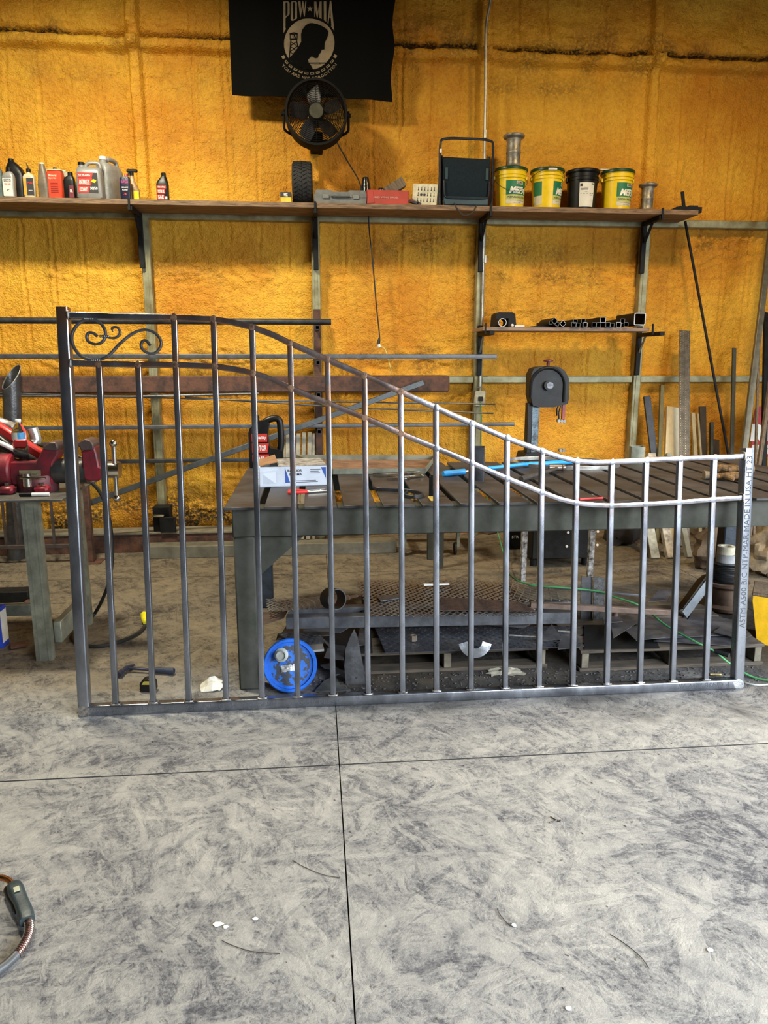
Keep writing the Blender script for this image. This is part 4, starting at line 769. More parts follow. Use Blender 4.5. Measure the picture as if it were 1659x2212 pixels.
def fp(cx_, cy_, e=.002): p = at(600 + cx_/11.64, cy_/11.64, FY); return Vector((p.x, fw(p.x, p.z) - e, p.z))
def fpoly(name, P, m, e): mb = MB(); mb.add([fp(a, b_, e) for a, b_ in P][::-1], [tuple(range(len(P)))]); return mb.build(name, m, flag, world=True, smooth=False)
mb = MB(); cc_ = (791, 1095); N_ = 48; V = [fp(cc_[0]+635*r_*math.cos(2*PI*k/N_), cc_[1]+642*r_*math.sin(2*PI*k/N_), .002) for r_ in (.001, .25, .5, .75, 1) for k in range(N_)]
mb.add(V, [(q*N_+k, (q+1)*N_+k, (q+1)*N_+(k+1) % N_, q*N_+(k+1) % N_) for q in range(4) for k in range(N_)]); mb.build('emblem_disc', EMB, flag, world=True)
sil = [(262,1465),(330,1420),(430,1300),(520,1180),(590,1050),(585,860),(620,740),(700,630),(800,575),(880,570),(1000,600),(1120,660),(1220,730),(1272,800),(1260,900),(1225,990),(1180,1070),(1172,1160),(1172,1242),(1100,1245),(1085,1300),(1030,1370),(1010,1440),(930,1450),(850,1400),(760,1490),(770,1550),(830,1630),(892,1742),(791,1748),(560,1700),(400,1610)]
fpoly('head_silhouette', sil, FLAGM, .0055)
def fstrip(mb, a, b_, w, e=.006): 
    d = Vector((b_[0]-a[0], b_[1]-a[1])).normalized(); q = Vector((-d.y, d.x))*w/2; mb.add([fp(a[0]+q.x, a[1]+q.y, e), fp(a[0]-q.x, a[1]-q.y, e), fp(b_[0]-q.x, b_[1]-q.y, e), fp(b_[0]+q.x, b_[1]+q.y, e)], [(0, 1, 2, 3)])
mb = MB()
for a, b_, w in (((295,855),(400,825),30),((400,825),(500,855),30),((310,860),(490,860),14),((310,860),(312,1000),18),((488,860),(484,1000),18),((312,982),(486,982),40),((330,1000),(290,1440),22),((470,1000),(505,1200),22),((325,1050),(480,1160),16),((470,1050),(320,1150),16),((318,1170),(470,1275),16),((490,1165),(305,1300),16),((300,1300),(385,1360),16),((405,870),(440,960),30),((370,890),(390,950),12)): fstrip(mb, a, b_, w)
mb.build('watchtower_print', FLAGM, flag, world=True, kind='stuff', smooth=False)
mb = MB(); fstrip(mb, (770, 1575), (1215, 1580), 18); fstrip(mb, (1040, 1550), (1065, 1610), 12); mb.build('wire_print', INK, flag, world=True, smooth=False)
PL = {'P': [(140,22),(260,22),(298,60),(298,350),(195,440),(192,690),(205,715),(145,830)], 'O': [(325,60),(350,25),(450,25),(485,60),(485,460),(380,520),(345,510),(325,480)], 'W': [(510,22),(570,22),(590,250),(625,22),(640,22),(670,250),(695,22),(718,22),(680,408),(660,408),(620,200),(575,430),(565,430)], 'M': [(915,30),(970,30),(1010,300),(1050,35),(1105,35),(1105,470),(1040,440),(1045,200),(1005,430),(980,420),(935,200),(935,415),(920,410)], 'I': [(1155,38),(1220,38),(1220,560),(1160,510)], 'A': [(1310,40),(1345,40),(1420,800),(1340,680),(1350,660),(1335,480),(1295,440),(1275,605),(1250,590)]}
for k_, P in PL.items(): fpoly('letter', P, EMB, .0025)
fpoly('letter_counter', [(194,50),(245,50),(245,350),(195,410)], FLAGM, .0045); fpoly('letter_counter', [(382,50),(430,50),(430,462),(384,490)], FLAGM, .0045); fpoly('letter_counter', [(1322,250),(1330,445),(1300,430)], FLAGM, .0045)
fpoly('star', [(810 + (86 if k % 2 == 0 else 34)*math.sin(PI*k/5), 212 - (86 if k % 2 == 0 else 34)*math.cos(PI*k/5)) for k in range(10)], EMB, .0025)
for k in range(12):
    a = R(152 - k*11.3); c_ = (791 + 735*math.cos(a), 1075 + 765*math.sin(a)); d = (-math.sin(a), math.cos(a))
    mb = MB(); L_ = 42
    if k in (0, 11): fstrip(mb, (c_[0]-d[0]*40, c_[1]-d[1]*40), (c_[0]+d[0]*40, c_[1]+d[1]*40), 75, .003)
    else:
        for s_ in (-1, 1): fstrip(mb, (c_[0]-d[0]*L_ - d[1]*20*s_, c_[1]-d[1]*L_ + d[0]*20*s_), (c_[0]+d[0]*L_ - d[1]*20*s_, c_[1]+d[1]*L_ + d[0]*20*s_), 24 if s_ < 0 else 12, .003)
        for s_ in (-1, 1): fstrip(mb, (c_[0]+d[0]*L_*s_-d[1]*26, c_[1]+d[1]*L_*s_+d[0]*26), (c_[0]+d[0]*L_*s_+d[1]*26, c_[1]+d[1]*L_*s_-d[0]*26), 16, .003)
    mb.build('chain_link', EMB, flag, world=True, smooth=False, kind='stuff')
def arcmap(a0, a1, r0, r1, ky=1.04):
    def f(u, w): a = R(a0 + (a1-a0)*u); r_ = r0 + (r1-r0)*w; return fp(791 + r_*math.cos(a), 1075 + r_*ky*math.sin(a), .003)
    return f
for s_, a0, a1 in (('YOU', 142, 124), ('ARE', 121, 106), ('NOT', 102, 89), ('FORGOTTEN', 85, 38)): lettering(s_, arcmap(a0, a1, 890, 818), EMB, flag, True, .01)
# fan
fc = Vector((at(683, 244, 6.22).x, 6.24, at(683, 246, 6.22).z)); fan = thing('wall_fan', 'round black shop fan mounted on wall below the flag', 'fan', fc); RF = .234; FB = mat('fan_black', (.007, .006, .005), .7, 0, spec=.15)
QF = Matrix.Rotation(PI/2, 4, 'X')
mb = MB(); mb.lathe([(RF-.012, -.085), (RF+.004, -.085), (RF+.006, 0), (RF+.004, .075), (RF-.012, .075), (RF-.006, 0), (RF-.012, -.085)], 64, M=QF); mb.build('housing_ring', FB, fan)
for nm, y in (('front_grille', -.08), ('rear_grille', .10)):
    mb = MB()
    for k in range(15): r_ = .055 + k*(RF-.06)/14; yy_ = y*(1 - .35*(r_/RF)**3 if nm[0] == 'f' else 1); mb.tube([(r_*math.cos(a), yy_, r_*math.sin(a)) for a in [2*PI*q/48 for q in range(48)]], .0019, 4, closed=True)
    for q in range(12): a = 2*PI*q/12; mb.tube([(.05*math.cos(a), y, .05*math.sin(a)), (.15*math.cos(a), y*.92, .15*math.sin(a)), (RF*math.cos(a), y*.65, RF*math.sin(a))], .002, 4)
    mb.build(nm, FB, fan, kind='stuff')
mb = MB(); mb.lathe([(0, -.01), (.052, -.01), (.055, .0), (.055, .008), (.052, .012), (0, .012)], 28, M=Matrix.Translation((0, -.085, 0)) @ QF); mb.build('badge', mat('fan_badge', (.06, .055, .03), .5, .3), fan)
mb = MB(); mb.cyl((0, -.03, 0), (0, .12, 0), .06, 24); mb.build('motor', FB, fan)
for k in range(5):
    a = 2*PI*k/5 + .35; mb = MB(); P = []
    for i in range(7):
        r_ = .055 + .145*i/6; wd = (.030 + .075*math.sin(PI*min(1, (i+1)/6.5)*.72)); 
        for j in range(6): s_ = -1 + 2*j/5; th = a + (s_*wd*.5 + .02*i/6)/r_*(1 if i else .8)*1.0; P.append((r_*math.cos(th), -.012 + s_*.022, r_*math.sin(th)))
    F_ = [(i*6+j, i*6+j+1, (i+1)*6+j+1, (i+1)*6+j) for i in range(6) for j in range(5)]; m_ = len(P)
    mb.add(P + [(x, y+.003, z) for x, y, z in P], F_ + [tuple(m_+q for q in f[::-1]) for f in F_]); mb.build('blade', mat('fan_blade', (.018, .012, .008), .4, .2), fan)
for s_ in (-1, 1):
    mb = MB(); x = s_*(RF+.016); mb.tube(spline([(x, .0, .03), (x, .0, -.06), (x*.98, .01, -.11), (s_*(RF*.86), .05, -.13)], 4), .010, 8); mb.build('bracket_arm', FB, fan)
    mb = MB(); mb.cyl((s_*(RF+.004), 0, 0), (s_*(RF+.034), 0, 0), .016, 12); mb.build('tilt_knob', FB, fan)
mb = MB(); mb.tube([(-RF*.86, .05, -.13), (-RF*.5, .22, -.13), (RF*.5, .22, -.13), (RF*.86, .05, -.13)], .010, 8); mb.build('wall_bracket', FB, fan); mb = MB(); mb.bx(-.05, .05, .22, .36, -.2, -.06, .005); mb.build('wall_plate', FB, fan)
def wpts(P, k=5): return spline([at(a, b_, Y) for a, b_, Y in P], k)
mb = MB(); mb.tube(wpts([(722, 295, 6.30), (732, 315, 6.32), (753, 352, 6.38), (776, 392, 6.44), (782, 425, 6.46)]), .0055, 8); single('fan_cable', mb, CORD, 'black power cord running down from the fan to shelf', 'cord')
t = thing('hanging_cable', 'black extension cord hanging below the shelf with socket end', 'cord', at(797, 468, 6.5))
mb = MB(); mb.tube(wpts([(796, 458, 6.50), (798, 500, 6.50), (803, 545, 6.48), (808, 600, 6.48), (813, 660, 6.48), (819, 715, 6.48), (820, 730, 6.48)]), .0055, 8); mb.build('cord', CORD, t, world=True)
a_, b_ = at(820, 728, 6.48), at(817, 744, 6.48); mb = MB(); mb.tube([a_, (a_+b_)/2, b_], .014, 10, scales=[.5, .9, 1.1]); mb.build('socket', CORD, t, world=True)
mb = MB(); mb.cyl(b_, at(820, 750, 6.48), .017, 10); mb.build('white_plug', WHITEP, t, world=True)
mb = MB(); mb.tube(wpts([(823, 748, 6.48), (832, 755, 6.46), (840, 780, 6.42), (846, 808, 6.38)]), .0035, 6); single('thin_wire', mb, mat('pale_wire', (.60, .58, .20), .5), 'thin pale yellow wire hanging from the white plug', 'wire')
# conduit and outlet
t = thing('conduit', 'galvanised electrical conduit running down the wall to socket box', 'conduit', (1.48, 6.5, 1.5)); mb = MB()
mb.tube(wpts([(1062, -30, 6.48), (1058, 10, 6.48), (1050, 60, 6.48), (1049, 180, 6.48), (1047, 300, 6.48), (1046, 420, 6.49), (1043, 600, 6.53), (1036, 845, 6.53)], 3), .0115, 10); mb.build('pipe', ALU, t, world=True)
for py in (290, 560): p = at(1048, py, 6.48 if py < 400 else 6.52); mb = MB(); mb.cyl((p.x, p.y, p.z-.03), (p.x, p.y, p.z+.03), .0165, 12); mb.build('coupling', ALU, t, world=True)
p = at(1036, 861, 6.50); t = thing('socket_box', 'white socket box on the stud with green cord plugged in', 'socket box', p)
mb = MB(); mb.bx(-.045, .045, -.03, .035, -.065, .065, .006); mb.build('box', mat('box_white', (.55, .55, .45), .5), t)
mb = MB(); arch(mb, [(-.045, -.02, .03), (-.04, -.02, .085), (0, -.02, .10), (.04, -.02, .085), (.045, -.02, .03)], .004); mb.build('cover_frame', GALV, t)
mb = MB(); mb.bx(-.02, .02, -.05, -.03, -.02, .02, .004); mb.build('plug', CORD, t)
# ================================================================== PIPE RACK ON THE LEFT WALL
for x, zb, zt, lab in ((.03, .72, 2.02, 'rusty upright rack post with arms in the middle of wall'), (-2.75, .72, 2.02, 'rusty upright rack post with arms near the left end of wall')):
    t = thing('rack_post', lab, 'rack', (x, 6.5, zb), 0, 'storage rack posts')
    mb = MB(); mb.bx(x-.03, x+.03, 6.49, 6.549, zb, zt, .003); mb.build('post', RUST, t, world=True)
    for z in (1.905-.05, 1.62-.045, 1.333-.018, 1.05-.04, .76-.04):
        mb = MB(); sqhollow(mb, (x, 6.18, z), (x, 6.49, z), .034, .004, .003); mb.build('arm', DARK, t, world=True)
def tubeX(name, lab, x0, x1, Y, z, w, h, m, hollow=True, round_=False, cat='steel tube', group='long stock lying on the wall rack'):
    mb = MB()
    if round_: mb.hollow((x0, Y, z), (x1, Y, z), [(w/2*math.cos(a), w/2*math.sin(a)) for a in [2*PI*k/20 for k in range(20)]], [(w*.43*math.cos(a), w*.43*math.sin(a)) for a in [2*PI*k/20 for k in range(20)]])
    else: mb.hollow((x0, Y, z), (x1, Y, z), rrect(w, h, .004), rrect(w-.008, h-.008, .002))
    return single(name, mb, m, lab, cat, group)
tubeX('round_steel_pipe', 'dark round steel pipe on the top arm of rack', -3.5, .145, 6.30, 1.905, .05, .05, DARK, round_=True)
tubeX('square_steel_tube', 'long dark square tube on the second rack arm', -3.5, 1.546, 6.30, 1.625, .04, .04, mat('tube_grey', (.13, .135, .145), .45, .6))
mb = MB(); mb.bx(-3.5, 1.13, 6.20, 6.34, 1.333, 1.470, .012); single('rusty_beam', mb, RUST, 'heavy rusty brown box beam lying across the wall rack', 'beam', 'long stock lying on the wall rack')
tubeX('square_steel_tube', 'long dark square tube on the fourth rack arm below beam', -3.5, 1.72, 6.29, 1.05, .032, .032, mat('tube_grey', (0, 0, 0)))
tubeX('flat_steel_tube', 'dark tube on lowest rack arm ending above welding table', -3.5, .44, 6.30, .765, .032, .032, DARK)
for k, (q0, q1, r_, lab) in enumerate((((0, 849, 6.18), (1070, 873, 6.17), .007, 'upper thin round rod sagging under the rusty beam'), ((400, 858, 6.24), (1066, 893, 6.26), .007, 'lower thin round rod sagging under the rusty beam'), ((0, 855, 6.15), (560, 850, 6.16), .009, 'dark rod just below the rusty beam, left half'))):
    mb = MB(); a_, b_ = at(*q0), at(*q1); mb.tube([a_, (a_+b_)/2 + Vector((0, 0, -.015)), b_], r_, 8); single('steel_rod', mb, mat('rod_grey', (.16, .165, .17), .4, .7), lab, 'steel rod', 'long stock lying on the wall rack')
mb = MB(); a_, b_ = at(148, 1103, 6.01), at(915, 826, 6.15); mb.bar(a_, b_, .03, .045, ch=.003); single('diagonal_bar', mb, mat('flat_bar_grey', (.10, .11, .115), .45, .6), 'long dark flat bar leaning diagonally across the wall rack', 'steel bar')
# slats behind the table
for k, (xa, ya, xb) in enumerate(((612, 942, 606), (622, 938, 617), (634, 940, 629), (645, 936, 640), (657, 934, 651), (669, 933, 664), (677, 936, 676))):
    a_, b_ = at(xa, ya, 6.40), onz(xb, 1172); b_.y = 6.12; b_.x = at(xb, 1100, 6.12).x; b_.z = .0; mb = MB(); b_.y -= .012*(k % 2); a_.y -= .012*(k % 2); mb.bar((b_.x, b_.y, .105), a_, .036 if k < 6 else .022, .006, (0, 1, 0), .0015)
    o = single('perforated_strip', mb, mat('slat_metal', (.30, .27, .20), .5, .4), ('%s perforated metal slat of the bundle leaning behind the oil jug' % ['first', 'second', 'third', 'fourth', 'fifth', 'sixth', 'seventh'][k]), 'metal slat', 'metal slats leaning behind the oil jug')
# ================================================================== SMALL SHELF WITH OFF-CUTS
ZS = 1.862; t = thing('small_shelf', 'short board shelf on brackets holding steel tube off-cuts', 'shelf', (2.1, 6.1, ZS))
X0, X1 = at(1043, 712, 6.12).x, at(1403, 712, 6.12).x
mb = MB(); mb.bx(X0, X1, 6.12, 6.50, ZS-.030, ZS, .002); mb.build('board', mat('pink_board', (.30, .20, .14), .7, 0, .25, 6, .1, stretch=(1, 10, 10)), t, world=True)
for x in (1.452, 2.90):
    mb = MB(); mb.bx(x-.02, x+.02, 6.515, 6.549, ZS-.40, ZS+.03, .002); mb.build('bracket_upright', DARKER, t, world=True)
    mb = MB(); mb.bx(x-.02, x+.02, 6.08, 6.515, ZS-.065, ZS-.032, .002); mb.build('bracket_arm', DARKER, t, world=True); mb = MB(); mb.bar((x, 6.40, ZS-.06), (x, 6.51, ZS-.2), .014, .01); mb.build('bracket_brace', GALV, t, world=True)
for px in (1048, 1409): p = at(px, 712, 6.09); mb = MB(); mb.bx(p.x-.006, p.x+.006, 6.07, 6.09, ZS-.06, ZS+.03, .002); mb.build('end_stop', DARKER, t, world=True)
def cs(x, y): return 960 + x/2.373, 640 + y/2.373
OFF = [(562,127,.040,45,0),(577,143,.030,20,0),(545,135,.026,0,0),(608,143,.040,45,1),(660,147,.040,0,0),(684,149,.034,0,0),(671,129,.034,0,0),(713,126,.034,0,0),(718,149,.038,0,1),(765,149,.038,0,0),(790,148,.040,0,0),(815,121,.046,0,1),(835,149,.040,0,0),(858,150,.034,0,0),(893,146,.042,0,1),(915,127,.038,0,0),(928,145,.036,0,0),(1000,117,.100,0,1)]
CUT = mat('sawn_tube_end', (.35, .34, .32), .4, .6)
for k, (x, y, w, rot, br) in enumerate(OFF):
    q = at(*cs(x, y), 6.11); z = max(q.z, ZS + w*(.5 if rot != 45 else .70) + .001); a = R(rot); pr = rrect(w, w, w*.12); qr = rrect(w*.86, w*.86, w*.06)
    ro = lambda P: [(c_*math.cos(a)-s_*math.sin(a), c_*math.sin(a)+s_*math.cos(a)) for c_, s_ in P]
    L_ = .36 if w < .08 else .38; Y0 = 6.095 + (k % 4)*.006
    t = thing('tube_offcut', ['first', 'second', 'third', 'fourth', 'fifth', 'sixth', 'seventh', 'eighth', 'ninth', 'tenth', 'eleventh', 'twelfth', 'thirteenth', 'fourteenth', 'fifteenth', 'sixteenth', 'seventeenth', 'last'][k] + (' small square steel off-cut' if w < .08 else ' and largest square steel off-cut') + ' in row along small shelf' + (' with bright sawn end' if br else ''), 'steel off-cut', (q.x, Y0, z), 0, 'square tube off-cuts on the small shelf')
    mb = MB(); mb.hollow((0, .003, 0), (0, L_, 0), ro(pr), ro(qr)); mb.build('tube', DARKER, t)
    mb = MB(); mb.hollow((0, 0, 0), (0, .003, 0), ro(pr), ro(qr)); mb.build('cut_end', CUT if br else mat('dull_cut_end', (.16, .16, .155), .5, .5), t)
q = at(*cs(296, 141), 6.11); t = thing('pipe_offcut', 'round pipe off-cut with bright ring end on small shelf', 'steel off-cut', (q.x, 6.10, ZS+.035)); mb = MB()
cir = lambda r_: [(r_*math.cos(2*PI*k/24), r_*math.sin(2*PI*k/24)) for k in range(24)]
mb.hollow((0, .003, 0), (0, .10, 0), cir(.034), cir(.030)); mb.build('pipe', DARKER, t); mb = MB(); mb.hollow((0, 0, 0), (0, .003, 0), cir(.034), cir(.030)); mb.build('cut_end', CUT, t)
q = at(*cs(320, 125), 6.2); t = thing('black_casting', 'black U-shaped casting behind the round pipe off-cut', 'casting', (q.x-.01, 6.22, ZS)); mb = MB()
mb.prism([(-.085, 0), (-.05, 0), (-.045, .075), (.03, .075), (.03, 0), (.10, 0), (.085, .11), (.06, .125), (-.055, .125), (-.075, .11)], 0, .18); mb.build('body', DARKER, t)
mb = MB(); a_ = at(1108, 704, 6.12); mb.ball((a_.x+.0, 6.14, ZS+.014), .013, 8); mb.cyl((a_.x+.02, 6.14, ZS+.008), (a_.x+.10, 6.13, ZS+.008), .0075, 8); single('white_wire_stub', mb, WHITEP, 'small white capped rod lying on the small shelf', 'rod')
mb = MB(); mb.prism([(0, 0), (.22, 0), (.20, .022), (.03, .012)], 6.2, 6.4); q = at(*cs(430, 150), 6.2); mb.v = [Vector((p.x + q.x, p.y, p.z + ZS)) for p in mb.v]; single('flat_scrap', mb, DARKER, 'thin dark plate scrap lying flat on small shelf', 'scrap')
# ================================================================== BAND SAW
BY = 5.55
def bp_(px, py, Y=BY): p = at(px, py, Y); return (p.x, p.z)
bs = thing('band_saw', 'black portable band saw head on a tall steel stand', 'band saw', (1.78, BY, 0)); c5 = lambda x, y: bp_(960 + x/2.373, 640 + y/2.373)
BSM = mat('saw_black', (.008, .008, .008), .45, 0, .15, 20, .05, spec=.3)
out = [(432,400),(445,372),(470,362),(530,358),(575,362),(605,385),(622,420),(624,520),(616,550),(585,555),(565,562),(545,566),(500,566),(470,566),(440,556),(429,500)]
mb = MB(); mb.prism([c5(*p) for p in out], BY-.07, BY+.07); mb.build('head', BSM, bs, world=True)
ctr = c5(515, 455); rr2 = abs(c5(600, 455)[0]-ctr[0])
mb = MB(); ar = [(ctr[0] + rr2*math.cos(a), BY-.075, ctr[1] + rr2*math.sin(a)) for a in [PI*k/20 for k in range(21)]]; mb.tube([(ar[0][0], BY-.075, c5(600, 540)[1])] + ar + [(ar[-1][0], BY-.075, c5(600, 520)[1])], .012, 8); mb.build('rim_ridge', BSM, bs, world=True)
mb = MB(); mb.cyl((ctr[0], BY-.07, ctr[1]), (ctr[0], BY-.10, ctr[1]), .036, 24); mb.build('wheel_hub', BSM, bs, world=True); mb = MB(); mb.cyl((ctr[0]+.008, BY-.098, ctr[1]), (ctr[0]+.008, BY-.104, ctr[1]), .026, 24); mb.build('hub_cap', mat('hub_grey', (.10, .10, .11), .3, .5), bs, world=True)
k0 = c5(531, 358); mb = MB(); mb.cyl((k0[0], BY, k0[1]), (k0[0], BY, k0[1]+.035), .012, 10); mb.lathe([(.012, .03), (.036, .034), (.036, .044), (.012, .05), (0, .05)], 20, (k0[0], BY, k0[1])); mb.build('tension_knob', mat('knob_red', (.13, .02, .02), .45), bs, world=True)
x0, z1_ = c5(446, 560); x1_, _ = c5(482, 560); mb = MB(); mb.bx(x0, x1_, BY-.03, BY+.03, .70, z1_+.01, .003); mb.build('column', mat('column_blue_grey', (.12, .16, .19), .4, .4, .4, 20), bs, world=True)
x0, _ = c5(424, 560); mb = MB(); mb.bx(x0, c5(447, 560)[0]-.002, BY-.03, BY+.05, .70, z1_+.02, .003); mb.build('column_cover', BSM, bs, world=True)
g0 = c5(604, 545); g1 = c5(606, 628); mb = MB(); mb.bx(g0[0]-.010, g0[0]+.014, BY-.04, BY-.015, g1[1], g0[1]+.01, .002); mb.build('red_guard', mat('guard_red', (.30, .06, .06), .5), bs, world=True)
for (xa, ya), (xb, yb) in (((585, 545), (570, 610)), ((590, 560), (580, 630))): a_, b_ = c5(xa, ya), c5(xb, yb); mb = MB(); mb.tube([(a_[0], BY-.03, a_[1]), (b_[0]-.01, BY-.05, (a_[1]+b_[1])/2), (b_[0], BY-.03, b_[1])], .006, 6); mb.build('guide_hose', CORD, bs, world=True)
for x_, y_ in ((575, 636), (590, 638), (604, 638), (584, 786), (600, 786)): a_ = c5(x_, y_); mb = MB(); mb.cyl((a_[0], BY-.06, a_[1]), (a_[0], BY-.02, a_[1]), .012, 12); mb.build('guide_roller', mat('roller', (.25, .25, .24), .4, .5), bs, world=True)
a_, b_ = c5(385, 800), c5(620, 845); mb = MB(); mb.prism([(a_[0], b_[1]), (a_[0]+.02, a_[1]), (a_[0]+.16, a_[1]+.01), (a_[0]+.2, b_[1]+.03), (b_[0], b_[1]+.03), (b_[0], b_[1])], BY-.10, BY+.12); mb.build('lower_housing', BSM, bs, world=True)
# stand cabinet below
mb = MB(); mb.bx(1.66, 2.16, BY-.13, BY+.2, .07, .72, .008); mb.build('stand_cabinet', DARKER, bs, world=True)
for px, py in ((1227, 1150), (1224, 1180), (1291, 1148), (1290, 1177)): a_ = at(px, py, BY-.13); mb = MB(); mb.cyl((a_.x, BY-.137, a_.z), (a_.x, BY-.13, a_.z), .010, 8); mb.build('bolt', WHITEP, bs, world=True)
for x_ in (1.70, 2.12): mb = MB(); mb.cyl((x_, BY-.05, 0), (x_, BY-.05, .07), .03, 14); mb.build('foot', DARKER, bs, world=True)
# roller stand in front of the saw: two flaking square legs
st = thing('roller_stand', 'low stand with flaking square legs behind the welding table', 'stand', (1.74, 5.05, 0)); FLK = mat('flaking_paint', (.36, .35, .34), .6, .3, .5, 30, .3, col2=(.05, .035, .03))
for px, Y in ((1131, 5.10), (1276, 5.03)): p = at(px, 1200, Y); mb = MB(); mb.bx(p.x-.02, p.x+.02, Y-.02, Y+.02, 0, .74, .003); mb.build('leg', FLK, st, world=True)
mb = MB(); mb.bx(at(1131, 1200, 5.1).x-.03, at(1276, 1200, 5.03).x+.03, 5.02, 5.10, .741, .78, .004); mb.build('cross_bar', DARK, st, world=True)
t = thing('grey_tube_frame', 'plain grey square-legged frame behind middle of the table', 'stand', (.9, 5.5, 0))
for px, Y, z0 in ((950, 5.50, 0), (930, 5.76, 0)): p = at(px, 1180, Y); mb = MB(); mb.bx(p.x-.028, p.x+.028, Y-.02, Y+.02, z0, .70, .003); mb.build('leg', BEAMG, t, world=True)
mb = MB(); p = at(950, 1180, 5.5); mb.bx(p.x-.05, p.x+.04, 5.48, 5.79, .701, .74, .004); mb.build('top_rail', BEAMG, t, world=True)
# dolly with caster
t = thing('blue_dolly', 'low dark blue wheeled dolly under the back wall rack', 'dolly', (.95, 5.95, 0)); NB = mat('navy_paint', (.03, .04, .08), .5, .2)
a_, b_ = at(866, 1128, 5.9), at(1000, 1128, 5.9); mb = MB(); mb.bx(a_.x, b_.x, 5.85, 5.95, .20, .245, .004); mb.build('front_rail', NB, t, world=True); mb = MB(); mb.bx(a_.x, b_.x, 6.25, 6.33, .20, .245, .004); mb.build('rear_rail', NB, t, world=True)
for x in (a_.x+.03, b_.x-.04): 
    mb = MB(); mb.bx(x-.03, x+.03, 5.951, 6.249, .20, .24, .004); mb.build('side_rail', NB, t, world=True)
    mb = MB(); mb.bx(x-.012, x+.012, 5.87, 5.93, .07, .2); mb.build('caster_fork', GALV, t, world=True); mb = MB(); mb.cyl((x-.03, 5.90, .052), (x-.014, 5.90, .052), .05, 20); mb.build('caster_wheel', RUB, t, world=True)
p = at(900, 1147, 5.84); mb = MB(); mb.bx(p.x-.055, p.x+.055, 5.843, 5.848, .205, .235, 0); mb.build('white_label', PAPER, t, world=True)
# sack and small crate under the table, behind
def lump(name, c_, r_, sc_, m, label, cat, seed=0, amp=.25):
    mb = MB(); mb.ball((0, 0, 0), r_, 16, sc_); mb.v = [p*(1 + amp*mnoise.noise(p*5/r_*.25*1.6 + Vector((seed, 0, 0))) + amp*.4*mnoise.noise(p*14/r_*.25 + Vector((seed, 3, 0)))) for p in mb.v]
    zm = min(p.z for p in mb.v)*.9; mb.v = [Vector((p.x + c_[0], p.y + c_[1], max(p.z, zm) - zm + c_[2])) for p in mb.v]; return single(name, mb, m, label, cat)
p = at(1172, 1160, 6.0); lump('canvas_sack', (p.x, 6.0, 0), .17, (1.1, .8, 1.0), CANV, 'tan canvas sack slumped behind the roller stand', 'sack', 2)
p = at(1110, 1150, 6.05); t = thing('small_crate', 'small dark wire crate with white lettering beside the sack', 'crate', (p.x, 6.0, 0)); mb = MB(); mb.bx(-.055, .055, 0, .12, 0, .20, .004); mb.build('body', DARKER, t); lettering('STR', flat(-.03, .03, .10, .125, -.001), INKW, t, bold=.02)
mb = MB(); arch(mb, [(-.07, -.01, .04), (-.075, -.01, .2), (-.04, -.01, .27), (.03, -.01, .29)], .006); mb.build('wire_handle', CANV, t)
mb = MB(); a_, b_ = onz(1052, 1155), onz(1100, 1150); mb.tube([(a_.x, a_.y, .03), (b_.x, b_.y+.1, .03)], .03, 10); single('rolled_mat', mb, OLDW, 'short brown rolled mat on the floor near dolly', 'roll')
# beams on the floor along the wall
t = thing('floor_beam', 'rusty channel beam with grey top lying along the wall', 'beam', (-1.8, 6.2, 0)); mb = MB(); mb.bx(-3.6, 0.0, 6.20, 6.38, 0, .155, .004); mb.build('web', RUST, t, world=True); mb = MB(); mb.bx(-3.6, 0.0, 6.19, 6.40, .1555, .175, .003); mb.build('top_flange', mat('dusty_flange', (.20, .18, .13), .8), t, world=True)
mb = MB(); mb.bx(onz(325, 1197).x, onz(857, 1195).x, 5.98, 6.14, 0, .10, .004); single('galvanised_channel', mb, mat('dusty_channel', (.19, .18, .14), .6, .3, .2, 8), 'flat dusty grey channel lying on floor before the beam', 'steel channel')
p = at(356, 1110, 6.26); t = thing('meter_box', 'small black metal box on the floor beam below rack', 'box', (p.x, 6.26, .176)); mb = MB(); mb.bx(-.09, .05, -.05, .08, 0, .21, .004); mb.build('tall_body', DARKER, t); mb = MB(); mb.bx(-.03, .10, -.09, -.051, 0, .13, .004); mb.build('front_case', DARKER, t)
mb = MB(); mb.box((-.04, -.07, .14), (.09, .04, .015), ch=.004); mb.build('handle', mat('dusty_tan', (.35, .3, .2), .7), t)
# ================================================================== BENCH AND VISE
BZ = .90; bx1 = at(207, 1040, 4.49).x
bn = thing('vise_bench', 'steel plate workbench on galvanised channel legs carrying the red vise', 'workbench', (-1.6, 3.86, 0))
mb = MB(); mb.bx(-3.2, -1.30, 3.84, 4.52, BZ-.012, BZ, .002); mb.build('bench_top', mat('bench_plate', (.11, .105, .095), .5, .5), bn, world=True)
def cchan(name, x, y0, z0, z1, parent, w=.085, d=.05):
    mb = MB(); mb.bx(x-w/2, x+w/2, y0, y0+.004, z0, z1); mb.bx(x-w/2, x-w/2+.004, y0+.004, y0+d, z0, z1); mb.bx(x+w/2-.004, x+w/2, y0+.004, y0+d, z0, z1); mb.bx(x-w/2+.02, x-w/2+.026, y0-.002, y0, z0, z1); mb.bx(x+w/2-.02, x+w/2-.014, y0-.002, y0, z0, z1); return mb.build(name, GALV, parent, world=True)
cchan('leg', -1.488, 3.90, 0, BZ-.012, bn); cchan('leg', -1.44, 4.44, 0, BZ-.012, bn); cchan('leg', -2.9, 3.90, 0, BZ-.012, bn)
mb = MB(); mb.bx(-3.1, at(78, 1345, 4.38).x, 4.36, 4.40, .10, .17, .003); mb.build('cross_rail', GALV, bn, world=True)
